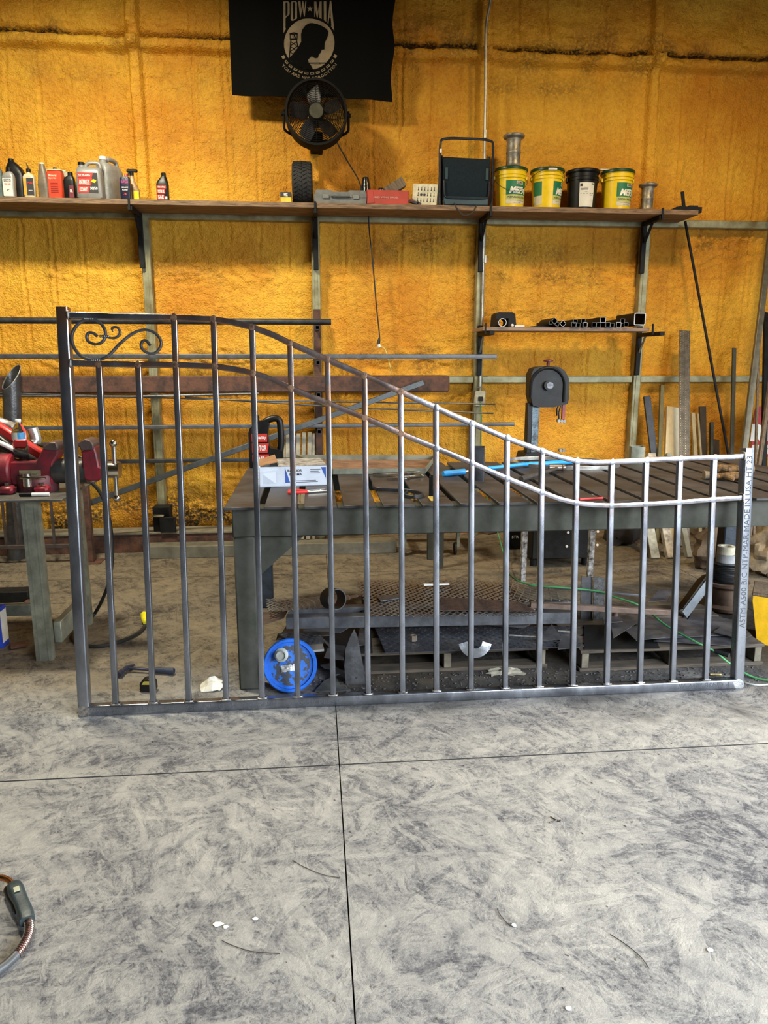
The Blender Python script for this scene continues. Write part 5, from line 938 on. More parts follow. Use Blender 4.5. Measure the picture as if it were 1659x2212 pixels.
mb = MB(); mb.bx(-1.445, -1.405, 3.956, 4.438, .08, .20, .003); mb.build('side_rail', GALV, bn, world=True)
for x in (-1.35, -1.62): mb = MB(); mb.cyl((x, 4.50, BZ), (x, 4.50, BZ+.008), .01, 8); mb.build('bolt', CHROME, bn, world=True)
mb = MB(); mb.box((-1.34, 4.2, BZ+.035), (.09, .12, .07), Matrix.Rotation(.3, 3, 'Z'), .012); single('brown_block', mb, mat('brown_casting', (.12, .06, .02), .6), 'small brown block on the bench behind vise jaws', 'block')
VY = 4.12; v6 = lambda x, y: (lambda p: (p.x, p.z))(at(x/5.925, 860 + y/5.925, VY))
vs_ = thing('bench_vise', 'large worn red bench vise bolted to steel workbench', 'vise', (-1.5, VY, BZ))
def vp(name, P, y0, y1, m, ch=None): mb = MB(); mb.prism([v6(*p) for p in P], VY+y0, VY+y1); o = mb.build(name, m, vs_, world=True, angle=30); b = o.modifiers.new('bevel', 'BEVEL'); b.width = .008; b.segments = 2; b.limit_method = 'ANGLE'; b.harden_normals = False; return o
vp('fixed_body', [(180,800),(510,800),(560,700),(600,620),(640,570),(690,545),(760,548),(790,600),(792,700),(720,820),(720,1090),(210,1090),(180,1000)], -.06, .06, REDM)
vp('moving_jaw', [(1080,660),(1140,660),(1195,640),(1205,590),(1250,600),(1285,720),(1310,860),(1380,880),(1385,1000),(1300,1035),(1170,1038),(1115,1005),(1100,860)], -.065, .065, REDM)
vp('moving_jaw_top', [(1030,560),(1130,505),(1200,520),(1245,575),(1250,640),(1195,650),(1080,655),(1068,605),(1035,600)], -.07, .07, mat('worn_jaw', (.10, .07, .065), .5, .5))
vp('fixed_jaw_top', [(600,615),(680,545),(770,545),(800,600),(795,655),(620,650)], -.07, .07, mat('worn_jaw', (0, 0, 0)))
mb = MB(); a_, b_ = v6(700, 930), v6(1130, 930); mb.cyl((a_[0], VY, a_[1]), (b_[0], VY, b_[1]), .068, 24); mb.build('slide_tube', mat('greasy_grey', (.06, .06, .058), .35, .5), vs_, world=True)
mb = MB(); a_, b_ = v6(-80, 930), v6(190, 930); mb.tube([(a_[0]-.1, VY, a_[1]), (a_[0], VY, a_[1]), (b_[0]-.01, VY, b_[1]), (b_[0], VY, b_[1])], .094, 28, scales=[.9, 1, 1, .9]); mb.build('rear_cylinder', REDM, vs_, world=True)
mb = MB(); a_, b_ = v6(1385, 918), v6(1535, 918); mb.cyl((a_[0], VY, a_[1]), (b_[0], VY, b_[1]), .046, 20); mb.build('screw_head', CHROME, vs_, world=True)
mb = MB(); a_, b_ = v6(1463, 575), v6(1508, 1272); mb.cyl((a_[0], VY-.02, a_[1]), (b_[0], VY-.02, b_[1]), .0125, 12); mb.build('handle', CHROME, vs_, world=True)
for p in (a_, b_): mb = MB(); mb.ball((p[0], VY-.02, p[1]), .021, 9); mb.build('handle_ball', CHROME, vs_, world=True)
a_, b_ = v6(230, 1065), v6(720, 1225); cxv = (v6(230, 1100)[0] + v6(745, 1100)[0])/2; rv = (v6(745, 1100)[0]-v6(230, 1100)[0])/2
mb = MB(); mb.lathe([(rv*.98, BZ), (rv, BZ+.01), (rv, BZ+.085), (rv*.97, BZ+.092), (rv*.97, b_[1]*0 + v6(0, 1062)[1]), (0, v6(0, 1055)[1])], 40, (cxv, VY, 0)); mb.build('swivel_base', mat('vise_red_grey', (.10, .03, .035), .45, .3, .5, 6), vs_, world=True)
for x in (200, 635): a_ = v6(x, 1220); mb = MB(); mb.box((a_[0], VY-.10, BZ+.022), (.075, .07, .042), ch=.012); mb.build('lug', REDM, vs_, world=True); mb = MB(); mb.cyl((a_[0], VY-.10, BZ+.043), (a_[0], VY-.10, BZ+.06), .014, 6); mb.build('bolt', CHROME, vs_, world=True)
a_, b_ = v6(300, 905), v6(580, 990); patch(flat(a_[0], b_[0], b_[1], a_[1], VY-.0615), mat('brass_plate', (.42, .36, .22), .35, .5), vs_, 'name_plate', 1, world=True)
lettering('Craftsman' if False else 'Superior', flat(a_[0]+.03, b_[0]-.02, b_[1]+.012, a_[1]-.016, VY-.0622), INK, vs_, True, .02)
a_ = v6(440, 1010); mb = MB(); mb.cyl((a_[0], VY-.10, a_[1]-.035), (a_[0], VY-.10, a_[1]+.035), .024, 16); mb.build('lock_boss', CHROME, vs_, world=True)
a_, b_ = v6(365, 980), v6(680, 978); mb = MB(); mb.cyl((a_[0], VY-.12, a_[1]), (b_[0], VY-.12, b_[1]), .006, 8); mb.build('lock_lever', CHROME, vs_, world=True)
# cutter lying in front
a_, b_ = onz(195/1, 1073, BZ+.012), onz(0, 0, 0) if False else None, ; 
p0, p1, p2 = onz(36, 1072, BZ+.01), onz(60, 1073, BZ+.01), onz(97, 1073, BZ+.01); t = thing('paint_marker', 'black and white paint marker lying at the bench front edge', 'marker', p0)
y_ = 3.93; mb = MB(); mb.cyl((p0.x, y_, BZ+.011), (p1.x, y_, BZ+.011), .010, 10); mb.build('cap', BLACKP, t, world=True); mb = MB(); mb.cyl((p1.x, y_, BZ+.011), (p2.x-.0, y_, BZ+.011), .010, 10); mb.build('barrel', WHITEP, t, world=True)
# water bottle standing on the vise back
p = at(47, 990, VY); wb = thing('water_bottle', 'clear plastic water bottle with blue and white label on vise', 'bottle', (p.x, VY, v6(0, 800)[1] + .001)); hB = at(47, 906, VY).z - v6(0, 800)[1]
CLEAR = bpy.data.materials.new('clear_pet'); CLEAR.use_nodes = True; cb_ = CLEAR.node_tree.nodes['Principled BSDF']; cb_.inputs['Transmission Weight'].default_value = 1; cb_.inputs['Roughness'].default_value = .05; cb_.inputs['IOR'].default_value = 1.12; cb_.inputs['Base Color'].default_value = (.93, .96, 1, 1)
prof = [(.028, 0), (.036, .008)] + [(.0385 - .0022*(k % 2), .014 + k*.0088) for k in range(12)] + [(.033, .125), (.038, .135), (.038, .175), (.034, .19), (.022, .215), (.013, .228), (.013, .24)]
k_ = hB/.255; mb = MB(); mb.lathe([(r, z*k_) for r, z in prof], 28); mb.build('body', CLEAR, wb)
mb = MB(); mb.lathe([(.015, .238*k_), (.015, .253*k_), (.013, .256*k_)], 18); mb.build('cap', WHITEP, wb)
patch(cylmap(.0388, -1.5, .3, .135*k_, .175*k_), PAPER, wb, 'label', 14); patch(cylmap(.0390, .1, 1.2, .135*k_, .175*k_), mat('cyan_print', (.05, .35, .70), .4), wb, 'blue_label', 10)
# tool heap at the far left of the bench
def tub(name, P, r, m, lab, cat, n=10, scales=None, k=4, Y=4.3):
    mb = MB(); mb.tube(spline([at(a, b, y) for a, b, y in P], k), r, n, scales=scales); return single(name, mb, m, lab, cat)
t = thing('impact_tool', 'red and black power tool with long housing lying left of bottle', 'power tool', at(40, 1000, 4.32))
mb = MB(); a_, b_ = at(-20, 912, 4.30), at(92, 985, 4.26); mb.bar(a_, b_, .05, .055, ch=.012); mb.build('red_housing', REDP, t, world=True)
mb = MB(); a_, b_ = at(-20, 905, 4.36), at(34, 925, 4.36); mb.bar(a_, b_, .06, .05, ch=.015); mb.build('grey_gearbox', mat('gearbox_grey', (.33, .32, .30), .4, .5), t, world=True)
mb = MB(); a_, b_ = at(-20, 930, 4.22), at(70, 1000, 4.20); mb.bar(a_, b_, .05, .03, ch=.010); mb.build('black_grip', BLACKP, t, world=True)
mb = MB(); mb.tube(spline([at(70, 925, 4.36), at(78, 950, 4.36), at(72, 958, 4.35)], 4), .03, 12); mb.build('clear_guard', mat('dull_guard', (.45, .45, .42), .3, .5), t, world=True)
mb = MB(); mb.cyl(at(72, 955, 4.34), at(95, 965, 4.34), .008, 8); mb.build('spindle', CHROME, t, world=True)
tub('air_hose', [(-20, 950, 4.17), (30, 975, 4.15), (60, 985, 4.15), (78, 998, 4.18), (70, 1000, 4.2)], .016, RUB, 'thick black hose curled behind the water bottle', 'hose')
tub('white_tube', [(-15, 950, 4.13), (12, 962, 4.13), (32, 972, 4.13)], .013, WHITEP, 'short white tube poking out of the tool heap on bench', 'tube')
p = at(0, 985, 4.36); lump('tool_bag', (p.x-.05, 4.40, BZ+.001), .12, (1.5, .8, .9), mat('black_bag', (.018, .018, .018), .6, 0, .2, 20, .2), 'black soft tool bag slumped at the left end of bench', 'bag', 5, .18)
t = thing('angle_bracket', 'grey angle bracket lying in the open vise jaws', 'bracket', at(172, 990, 4.2)); a_, b_, c_ = at(149, 980, 4.2), at(184, 992, 4.2), at(152, 1002, 4.2); mb = MB(); mb.bar(a_, b_, .02, .012); mb.bar(b_, c_, .02, .008); mb.build('body', GALV, t, world=True)
mb = MB(); mb.tube(spline([at(170, 1035, 4.3), at(200, 1045, 4.35), at(222, 1075, 4.38), at(238, 1130, 4.38), at(243, 1200, 4.38), at(233, 1265, 4.38), onz(205, 1325, .03), onz(175, 1352, .02), onz(158, 1375, .014), onz(172, 1392, .011), onz(215, 1396, .011), onz(262, 1385, .011), onz(298, 1368, .011), onz(314, 1350, .011)], 6), .0105, 8)
t = thing('power_cable', 'black cord hanging off the bench onto floor ending in yellow plug', 'cord', onz(215, 1396)); mb.build('cord', CORD, t, world=True)
a_, b_ = onz(315, 1347, .022), onz(311, 1328, .022); mb = MB(); mb.tube([a_, a_*.6+b_*.4, b_], .021, 12, scales=[.7, 1, 1.05]); mb.build('plug', mat('plug_yellow', (.72, .65, .02), .4), t, world=True)
# leaning pipe
a_, b_ = at(25, 815, 6.11), onz(52, 1196); t = thing('leaning_pipe', 'large dark steel pipe with slanted open top standing behind bench', 'pipe', (b_.x, 6.0, 0))
A_, B_ = Vector((a_.x, 6.11, a_.z)), Vector((b_.x, 6.09, 0)); d = (A_-B_).normalized(); n_ = 32; rp = .068; mb = MB(); vs2 = []
for rr_3, dz in ((rp, 0), (rp-.006, 0)):
    for end in (0, 1):
        for k in range(n_):
            th = 2*PI*k/n_; v = Vector((rr_3*math.cos(th), rr_3*math.sin(th), 0)); c_ = (B_ if end == 0 else A_ + d*(.055*math.cos(th) + .075*math.sin(th))); vs2.append(c_ + v)
mb.add(vs2, [f for k in range(n_) for f in ((k, (k+1) % n_, n_+(k+1) % n_, n_+k), (2*n_+(k+1) % n_, 2*n_+k, 3*n_+k, 3*n_+(k+1) % n_), (n_+k, n_+(k+1) % n_, 3*n_+(k+1) % n_, 3*n_+k))]); mb.build('pipe', mat('pipe_steel', (.12, .12, .125), .3, .7), t, world=True)
rim = [A_ + d*(.055*math.cos(2*PI*k/n_) + .075*math.sin(2*PI*k/n_)) + Vector(((rp-.003)*math.cos(2*PI*k/n_), (rp-.003)*math.sin(2*PI*k/n_), .001)) for k in range(n_)]
mb = MB(); mb.tube(rim, .004, 5, closed=True); mb.build('cut_rim', CUT, t, world=True)
# rusty railing behind the bench
t = thing('old_railing', 'rusty old railing panel with base plate behind the bench', 'railing', (-2, 5.95, 0)); RY = 5.93
xr = at(196, 1200, RY).x; ztop = at(165, 959, RY).z; zb = at(100, 1180, RY).z
for x in (xr, xr-1.62): mb = MB(); mb.bx(x-.028, x+.028, RY-.028, RY+.028, .008, ztop+.12 if x != xr else at(196, 1030, RY).z, .003); mb.build('post', RUST, t, world=True); mb = MB(); mb.bx(x-.07, x+.09, RY-.08, RY+.08, 0, .0075); mb.build('base_plate', RUST, t, world=True)
for z, x1_ in ((ztop, xr-.03), (zb, xr-.03)): mb = MB(); mb.bx(xr-1.59, x1_, RY-.015, RY+.015, z-.015, z+.015, .002); mb.build('rail', mat('old_rail', (.07, .055, .05), .6, .3), t, world=True)
for px in (-60, -12, 8, 33, 74, 113, 162): x = at(px, 1120, RY).x; mb = MB(); mb.bx(x-.009, x+.009, RY-.009, RY+.009, zb+.015, ztop-.015); mb.build('bar', mat('old_rail', (0, 0, 0)), t, world=True)
# floor items on the left
t = thing('blue_carton', 'blue and white carton standing on the floor at the bench', 'box', (-1.86, 4.12, 0)); x1_ = onz(6, 1402).x
mb = MB(); mb.bx(x1_-.28, x1_, 4.10, 4.19, 0, .235, .002); mb.build('body', mat('carton_blue', (.015, .05, .42), .6), t, world=True); patch(lambda u, w: (x1_+.0008, 4.105 + .08*u, .03 + .185*w), PAPER, t, 'white_panel', 1, world=True)
mb = MB(); a_, b_ = onz(0, 1306), onz(58, 1304); mb.bx(a_.x-.1, b_.x, 4.93, 5.05, 0, .075, .004); single('dark_steel_block', mb, DARKER, 'dark rectangular steel block on floor behind the bench leg', 'block')
mb = MB(); a_ = onz(64, 1308); mb.box((a_.x, 4.85, .02), (.045, .06, .038), ch=.006); single('rusty_nub', mb, RUST, 'small rusty cube on floor beside the dark steel block', 'block')
mb = MB(); a_ = onz(40, 1398); mb.box((a_.x, a_.y, .012), (.09, .07, .022), Matrix.Rotation(.4, 3, 'Z'), .008); single('rusty_lump', mb, RUST, 'flat rusty lump on the floor in front of blue carton', 'scrap')
mb = MB(); a_ = onz(172, 1338); sqhollow(mb, (a_.x, a_.y-.015, .022), (a_.x, a_.y+.06, .022), .04, .004, .004, (0, 0, 1)); single('tube_cube', mb, DARK, 'tiny square tube piece on floor beside the left gate post', 'steel off-cut')
# pick hammer, tape, rag
a_, b_ = onz(270, 1443, .02), onz(376, 1450, .02); t = thing('claw_hammer', 'framing hammer with dark blue rubber grip lying on the floor', 'hammer', (a_.x, a_.y, 0)); m_ = a_.lerp(b_, .55)
mb = MB(); mb.tube([m_, m_.lerp(b_, .1), m_.lerp(b_, .5), m_.lerp(b_, .95), b_], .017, 12, scales=[.7, .85, .85, 1.05, .9]); mb.build('grip', mat('navy_grip', (.02, .03, .055), .6), t, world=True)
mb = MB(); mb.bar(a_, m_, .016, .012, ch=.004); mb.build('shank', mat('hammer_steel', (.05, .055, .09), .4, .6), t, world=True)
h0, h1, h2 = onz(255, 1458, .02), onz(272, 1444, .022), onz(291, 1436, .014); mb = MB(); mb.tube(spline([h0, h0.lerp(h1, .5), h1, h2], 5), .014, 10, scales=[1.2]*5 + [.8]*5 + [.95, .9, .75, .6, .45, .3]); mb.build('head', mat('hammer_steel', (0, 0, 0)), t, world=True)
p = onz(320, 1499); t = thing('tape_measure', 'black and yellow tape measure lying on floor behind gate', 'tape measure', (p.x, p.y+.035, 0), -.1)
mb = MB(); mb.prism([(-.042, .004), (.03, .004), (.036, .012), (.034, .05), (.022, .066), (0, .072), (-.025, .066), (-.042, .045)], -.022, .022); o = mb.build('case', BLACKP, t); b = o.modifiers.new('bevel', 'BEVEL'); b.width = .005; b.segments = 2
mb = MB(); mb.prism([(-.030, .042), (.02, .042), (.012, .06), (-.018, .06)], -.0235, -.0225); mb.build('yellow_label', mat('dirty_yellow', (.42, .34, .05), .5), t); mb = MB(); mb.bx(-.05, -.040, -.01, .01, .002, .010); mb.build('hook', CHROME, t)
def crumple(name, c_, w, d, h, m, label, cat, seed=0, n=9):
    rr = random.Random(seed); P = [(c_[0] + w*(i/(n-1)-.5)*rr.uniform(.75, 1.1), c_[1] + d*(j/(n-1)-.5)*rr.uniform(.75, 1.1), c_[2] + .003 + h*abs(rr.random()*math.cos((i/(n-1)-.5)*2.6)*math.cos((j/(n-1)-.5)*2.6))) for j in range(n) for i in range(n)]
    F_ = [(j*n+i, j*n+i+1, (j+1)*n+i+1, (j+1)*n+i) for j in range(n-1) for i in range(n-1)]; F_ = [t3 for f in F_ for t3 in ((f[0], f[1], f[2]), (f[0], f[2], f[3]))]; k = len(P)
    mb = MB(); mb.add(P + [(x, y, z-.0025) for x, y, z in P], F_ + [tuple(k+q for q in f[::-1]) for f in F_]); return single(name, mb, m, label, cat, smooth=False)
p = onz(458, 1484); crumple('paper_scrap', (p.x, p.y, 0), .11, .12, .06, PAPER, 'crumpled white paper on floor between gate bars at left', 'paper', 3, 6)
# ================================================================== BLUE PAIL, LYING
p = onz(632, 1500); Q = Matrix.Translation((onz(640, 1496).x-.01, 3.47, .1335)) @ Matrix.Rotation(R(80), 4, 'X') @ Matrix.Rotation(R(8), 4, 'Y'); pl_ = thing('blue_pail', 'dirty blue pail lying on its side with lid facing out', 'bucket', M=Q)
Q = Matrix.Translation((onz(630, 1470).x, 3.405, .134)) @ Matrix.Rotation(R(72), 4, 'X'); pl_.matrix_world = Q; MW[pl_] = Q; RL = .128
mb = MB(); mb.lathe([(.098, -.27), (.118, -.04), (.124, -.035), (.124, .0), (.122, .004)], 40); mb.build('body', BLUEP, pl_)
BLD = mat('dirty_blue_lid', (.012, .12, .50), .5, 0, .2, 26, .12, col2=(.04, .045, .055)); BLD.node_tree.nodes['Color Ramp'].color_ramp.elements[0].position = .49; BLD.node_tree.nodes['Color Ramp'].color_ramp.elements[1].position = .52
mb = MB(); mb.lathe([(RL-.004, -.02), (RL+.003, -.016), (RL+.003, .010), (RL-.002, .016), (RL-.014, .016), (RL-.016, .003), (RL-.004, -.02)], 48); mb.build('lid_rim', BLUEP, pl_)
mb = MB(); mb.lathe([(RL-.0165, .003), (RL-.03, .004), (.0, .005)], 48); mb.build('lid_panel', BLD, pl_)
mb = MB(); mb.lathe([(.034, .005), (.034, .012), (.024, .018), (.018, .030), (.018, .046), (.024, .048), (.024, .062), (.021, .064), (.02, .058), (0, .058)], 24, (-.042, .052, 0)); mb.build('pour_spout', mat('spout_grey', (.42, .45, .42), .4), pl_)
mb = MB(); mb.box((-.005, -.012, .0065), (.08, .032, .002), Matrix.Rotation(.1, 3, 'Z')); mb.build('foil_label', mat('worn_foil', (.62, .63, .62), .35, .5, .6, 60, .2), pl_)
# ================================================================== PALLETS AND SCRAP UNDER THE TABLE
def pallet(name, x0, x1, y0, y1, label):
    t = thing(name, label, 'pallet', (x0, y0, 0)); n = 6
    for k in range(n): y = y0 + (y1-y0-.09)*k/(n-1); mb = MB(); mb.bx(x0, x1, y, y+.09, .100, .118, .002); mb.build('deck_board', PALW, t, world=True)
    for k in range(3): x = x0+.01 + (x1-x0-.06)*k/2; mb = MB(); mb.bx(x, x+.038, y0+.003, y1-.003, .019, .0995, .002); mb.build('stringer', mat('pallet_stringer', (.16, .14, .10), .85, 0, .3, 8), t, world=True)
    for y in (y0, (y0+y1)/2-.045, y1-.09): mb = MB(); mb.bx(x0, x1, y, y+.09, 0, .0185, .002); mb.build('bottom_board', PALW, t, world=True)
pallet('wooden_pallet', .13, 1.20, 3.56, 4.25, 'left wooden pallet under the table buried in scrap plate'); pallet('wooden_pallet', 1.35, 2.36, 3.49, 4.15, 'right wooden pallet under the table piled with sheet steel')
def plate(name, px, z, t_, m, label, dz=None, cat='scrap plate'):
    P = [onz(a, b, z + (dz[i] if dz else 0)) for i, (a, b) in enumerate(px)]; mb = MB(); mb.slab(P, t_, None); 
    nn = (P[1]-P[0]).cross(P[2]-P[0]).normalized(); mb = MB(); mb.slab(P, t_, nn if nn.z > 0 else -nn); return single(name, mb, m, label, cat)
DPM = mat('tread_plate', (.075, .08, .095), .42, .6, .25, 14, .08)
def tread_sheet(px, z, label, nx, ny, m=DPM, name='tread_plate_sheet', lug=(.026, .009)):
    P = [onz(a, b, z) for a, b in px]; t = thing(name, label, 'sheet steel', P[0]); mb = MB(); mb.slab(P, .004, (0, 0, 1)); mb.build('sheet', m, t, world=True)
    mb = MB()
    for j in range(ny):
        for i in range(nx):
            u, v = (i+.5)/nx, (j+.5)/ny; c_ = P[0].lerp(P[1], u).lerp(P[3].lerp(P[2], u), v); a = R(40) if (i+j) % 2 else R(-40); L_, w_ = lug[0]/2, lug[1]/2; ca, sa = math.cos(a), math.sin(a); k = len(mb.v)
            q = lambda x, y, h: (c_.x + x*ca - y*sa, c_.y + x*sa + y*ca, c_.z + h)
            mb.add([q(-L_, 0, .0003), q(0, -w_, .0003), q(L_, 0, .0003), q(0, w_, .0003), q(-L_*.5, 0, .0025), q(L_*.5, 0, .0025)], [(0, 1, 5, 4), (1, 2, 5), (2, 3, 4, 5), (3, 0, 4)])
    mb.build('raised_tread', m, t, world=True, kind='stuff', smooth=False)
tread_sheet([(833, 1410), (1262, 1396), (1230, 1352), (808, 1352)], .14, 'large tread plate sheet lying on the left pallet', 42, 12)
tread_sheet([(640, 1393), (700, 1388), (690, 1366), (600, 1368)], .15, 'small cut piece of tread plate left on the pallet', 10, 5)
# expanded metal
def expanded(px, z, nx, ny, label, sag=.0, m=DARK, zs=None, sw=.0034):
    P = [onz(a, b, z + (zs[i] if zs else 0)) for i, (a, b) in enumerate(px)]; mb = MB()
    def pt(u, v): q = P[0].lerp(P[1], u).lerp(P[3].lerp(P[2], u), v); return q + Vector((0, 0, sag*math.sin(u*PI)*math.sin(v*PI) + .004*math.sin(u*13)))
    for j in range(ny*2+1):
        for i in range(nx):
            u0, u1 = i/nx, (i+1)/nx
            if j < ny*2:
                a_ = ((i + j) % 2); p0 = pt(u0, (j + (1 if a_ else 0))/(ny*2)); p1 = pt(u1, (j + (0 if a_ else 1))/(ny*2)); d = (p1-p0); s_ = Vector((-d.y, d.x, 0)).normalized()*sw; h = Vector((0, 0, sw*1.3)); b_ = Vector((0, .002 if a_ else -.002, 0))
                mb.add([p0-s_, p0+s_, p1+s_, p1-s_, p0-s_-h, p0+s_-h, p1+s_-h, p1-s_-h], [(3, 2, 1, 0), (4, 5, 6, 7), (0, 1, 5, 4), (2, 3, 7, 6)])
    return single('expanded_metal_sheet', mb, m, label, 'metal mesh', smooth=False)
EXM = mat('expanded_steel', (.40, .38, .35), .35, .7)
expanded([(798, 1331), (1165, 1329), (1110, 1253), (772, 1254)], .27, 46, 13, 'large expanded metal sheet lying on top of the scrap pile', .01, EXM)
expanded([(1120, 1296), (1245, 1297), (1165, 1262), (1085, 1258)], .275, 14, 4, 'right corner piece of expanded metal with long open slots', 0, EXM)
expanded([(578, 1321), (700, 1312), (790, 1282), (575, 1294)], .26, 22, 5, 'darker expanded metal offcut beside the table leg', 0, EXM)
plate('rusty_sheet', [(950, 1318), (1158, 1320), (1120, 1299), (1000, 1292), (952, 1292)], .283, .003, mat('rusty_grate', (.10, .062, .048), .7, .3, .3, 50, .4), 'brown rusty thin sheet lying over the expanded metal')
def angle_iron(name, a_, b_, w, label, m, flip=1):
    t = thing(name, label, 'angle iron', a_); mb = MB(); up = Vector((0, 0, 1)); mb.bar(a_, b_, .005, w, ch=.001); mb.build('web', m, t, world=True)
    d = (b_-a_).normalized(); s_ = Vector((-d.y, d.x, 0))*flip; o_ = s_*w/2 + Vector((0, 0, w/2)); mb = MB(); mb.bar(a_+o_, b_+o_, w, .005, ch=.001); mb.build('flange', m, t, world=True); return t
ANG = mat('angle_grey', (.15, .155, .17), .42, .65, .25, 8)
angle_iron('angle_iron', onz(618, 1347, .20), onz(1245, 1335, .20), .062, 'front long grey angle iron lying across the scrap pallet', ANG)
a_, b_ = onz(622, 1328, .225), onz(1240, 1312, .225); angle_iron('angle_iron', a_ + Vector((0, .02, 0)), b_ + Vector((0, .02, 0)), .05, 'rear long grey angle iron lying across the scrap pallet', ANG)
c_ = onz(720, 1318, .255); mb = MB(); Q = Matrix.Translation((c_.x, c_.y+.02, .262+.052)) @ Matrix.Rotation(R(78), 4, 'X') @ Matrix.Rotation(.5, 4, 'Y'); mb.lathe([(.052, -.045), (.058, -.045), (.058, .045), (.052, .045), (.052, -.045)], 32, M=Q); single('pipe_ring', mb, DARK, 'short dark pipe ring standing on the angle irons', 'pipe ring')
c_ = onz(893, 1384, .145); mb = MB(); mb.lathe([(.010, 0), (.019, 0), (.019, .030), (.010, .030), (.010, 0)], 6, (c_.x, c_.y, .146)); single('hex_nut', mb, mat('nut_steel', (.34, .28, .22), .4, .6), 'large tan hex nut standing on the tread plate sheet', 'nut')
# curled strip
c_ = onz(1025, 1405, .15); mb = MB(); pts = [(c_.x + .062*math.cos(a), c_.y-.01 + .02*math.sin(a), .146 + .065 + .064*math.sin(a)) for a in [R(190 + 13*k) for k in range(13)]]; mb.sweep(pts, [(-.025, -.0015), (.025, -.0015), (.025, .0015), (-.025, .0015)], up=(0, 0, 1) if False else (0, 1, 0)); single('curled_strip', mb, mat('curl_steel', (.30, .32, .34), .3, .8), 'bright curled steel strip standing on the tread plate', 'scrap')
DP = mat('cut_plate', (.085, .085, .09), .5, .5, .25, 16, .1)
def upr(name, px, Y, t_, m, label, lean=0., cat='scrap plate'):
    P = [at(a, b, Y) for a, b in px]; z0 = min(p.z for p in P); P = [Vector((p.x, p.y + (p.z-z0)*lean, p.z)) for p in P]; mb = MB(); nn = (P[1]-P[0]).cross(P[2]-P[0]).normalized(); mb.slab(P, t_, nn if nn.y < 0 else -nn); return single(name, mb, m, label, cat)
upr('blade_offcut', [(748, 1492), (744, 1440), (747, 1405), (757, 1380), (766, 1364), (773, 1380), (787, 1450), (790, 1490)], 3.45, .006, DP, 'tall curved blade-shaped steel offcut leaning on the pallet', .1)
plate('cut_plate', [(600, 1380), (712, 1372), (752, 1352), (618, 1352)], .128, .004, SHEET, 'flat grey plate under angle irons beside blue pail'); plate('cut_plate', [(590, 1405), (640, 1400), (655, 1372), (600, 1368)], .122, .004, DP, 'dark plate corner behind the blue pail lid')
plate('cut_plate', [(672, 1405), (700, 1402), (697, 1390), (665, 1393)], .16, .012, mat('light_cut', (.28, .28, .27), .4, .6), 'thick light grey block offcut right above blue pail lid')
plate('cut_bar', [(686, 1371), (693, 1374), (738, 1415), (728, 1417)], .15, .008, DP, 'narrow bar slanting down between offcuts right of pail', [0, 0, -.02, -.02])
plate('cut_plate', [(700, 1420), (742, 1425), (745, 1395), (712, 1390)], .135, .004, SHEET, 'small flat plate left of the blade-shaped offcut')
plate('cut_plate', [(770, 1395), (800, 1390), (793, 1365), (778, 1352)], .14, .004, DP, 'dark triangle of plate right of blade-shaped offcut')
t = thing('spanner_bracket', 'cut steel bracket with open jaw lying beside blue pail', 'scrap bracket', onz(720, 1460))
mb = MB(); P = [onz(a, b, .035) for a, b in ((692, 1436), (715, 1432), (735, 1446), (776, 1456), (772, 1464), (735, 1455), (722, 1458), (712, 1444), (700, 1442))]; mb.slab(P, .006, (0, 0, 1)); mb.build('upper_arm', mat('bracket_steel', (.17, .18, .18), .4, .6), t, world=True)
mb = MB(); P = [onz(a, b, .010) for a, b in ((680, 1492), (700, 1470), (724, 1458), (735, 1480), (757, 1490), (730, 1492))]; mb.slab(P, .006, (0, 0, 1)); mb.build('lower_arm', mat('bracket_steel', (0, 0, 0)), t, world=True)
# right-hand scrap
upr('welded_plate', [(1253, 1363), (1256, 1246), (1280, 1247), (1279, 1363)], 3.95, .008, DP, 'upright dark plate strip standing behind the right pallet front')
upr('welded_plate', [(1281, 1366), (1283, 1246), (1306, 1248), (1304, 1366)], 3.93, .006, mat('slag_plate', (.09, .09, .09), .6, .3, .4, 40, .5), 'upright plate with rough cut edge beside the dark strip')
a_, b_ = onz(1146, 1306, .28), onz(1452, 1323, .26); mb = MB(); mb.bar(a_, b_, .03, .03, ch=.002); single('brown_square_bar', mb, mat('brownish_tube', (.20, .14, .11), .55, .4), 'brownish square tube lying over the pile toward right pallet', 'steel tube')
a_, b_ = onz(1190, 1268, .30), onz(1395, 1287, .28); mb = MB(); mb.bar(a_, b_, .02, .012, ch=.002); single('flat_bar', mb, ANG, 'thin shiny flat bar running behind the upright plates', 'steel bar')
t = thing('channel_offcut', 'dark channel offcut leaning up against the rear table leg', 'steel channel', onz(1470, 1330, .13)); a_, b_ = at(1466, 1318, 3.95), at(1518, 1246, 4.12)
mb = MB(); mb.bar(a_, b_, .006, .085, (0, -1, .4), .001); s_ = Vector((.03, -.02, -.03)); mb.build('web', DARKER, t, world=True); mb = MB(); mb.bar(a_+Vector((.022, -.03, -.02)), b_+Vector((.030, -.03, -.02)), .05, .006, (.6, -.3, .5), .001); mb.build('flange', mat('offcut_flange', (.10, .115, .13), .5, .4), t, world=True)
plate('sheet_offcut', [(1375, 1381), (1608, 1369), (1590, 1345), (1485, 1338), (1372, 1330)], .150, .003, SHEET, 'large grey sheet offcut on top of the right pallet'); plate('sheet_offcut', [(1412, 1384), (1585, 1395), (1640, 1390), (1615, 1362), (1450, 1376)], .138, .003, SHEET, 'second grey sheet offcut at front of the right pallet'); plate('sheet_offcut', [(1345, 1356), (1374, 1383), (1480, 1372), (1470, 1340)], .165, .003, DP, 'pointed dark sheet lying left on the right pallet')
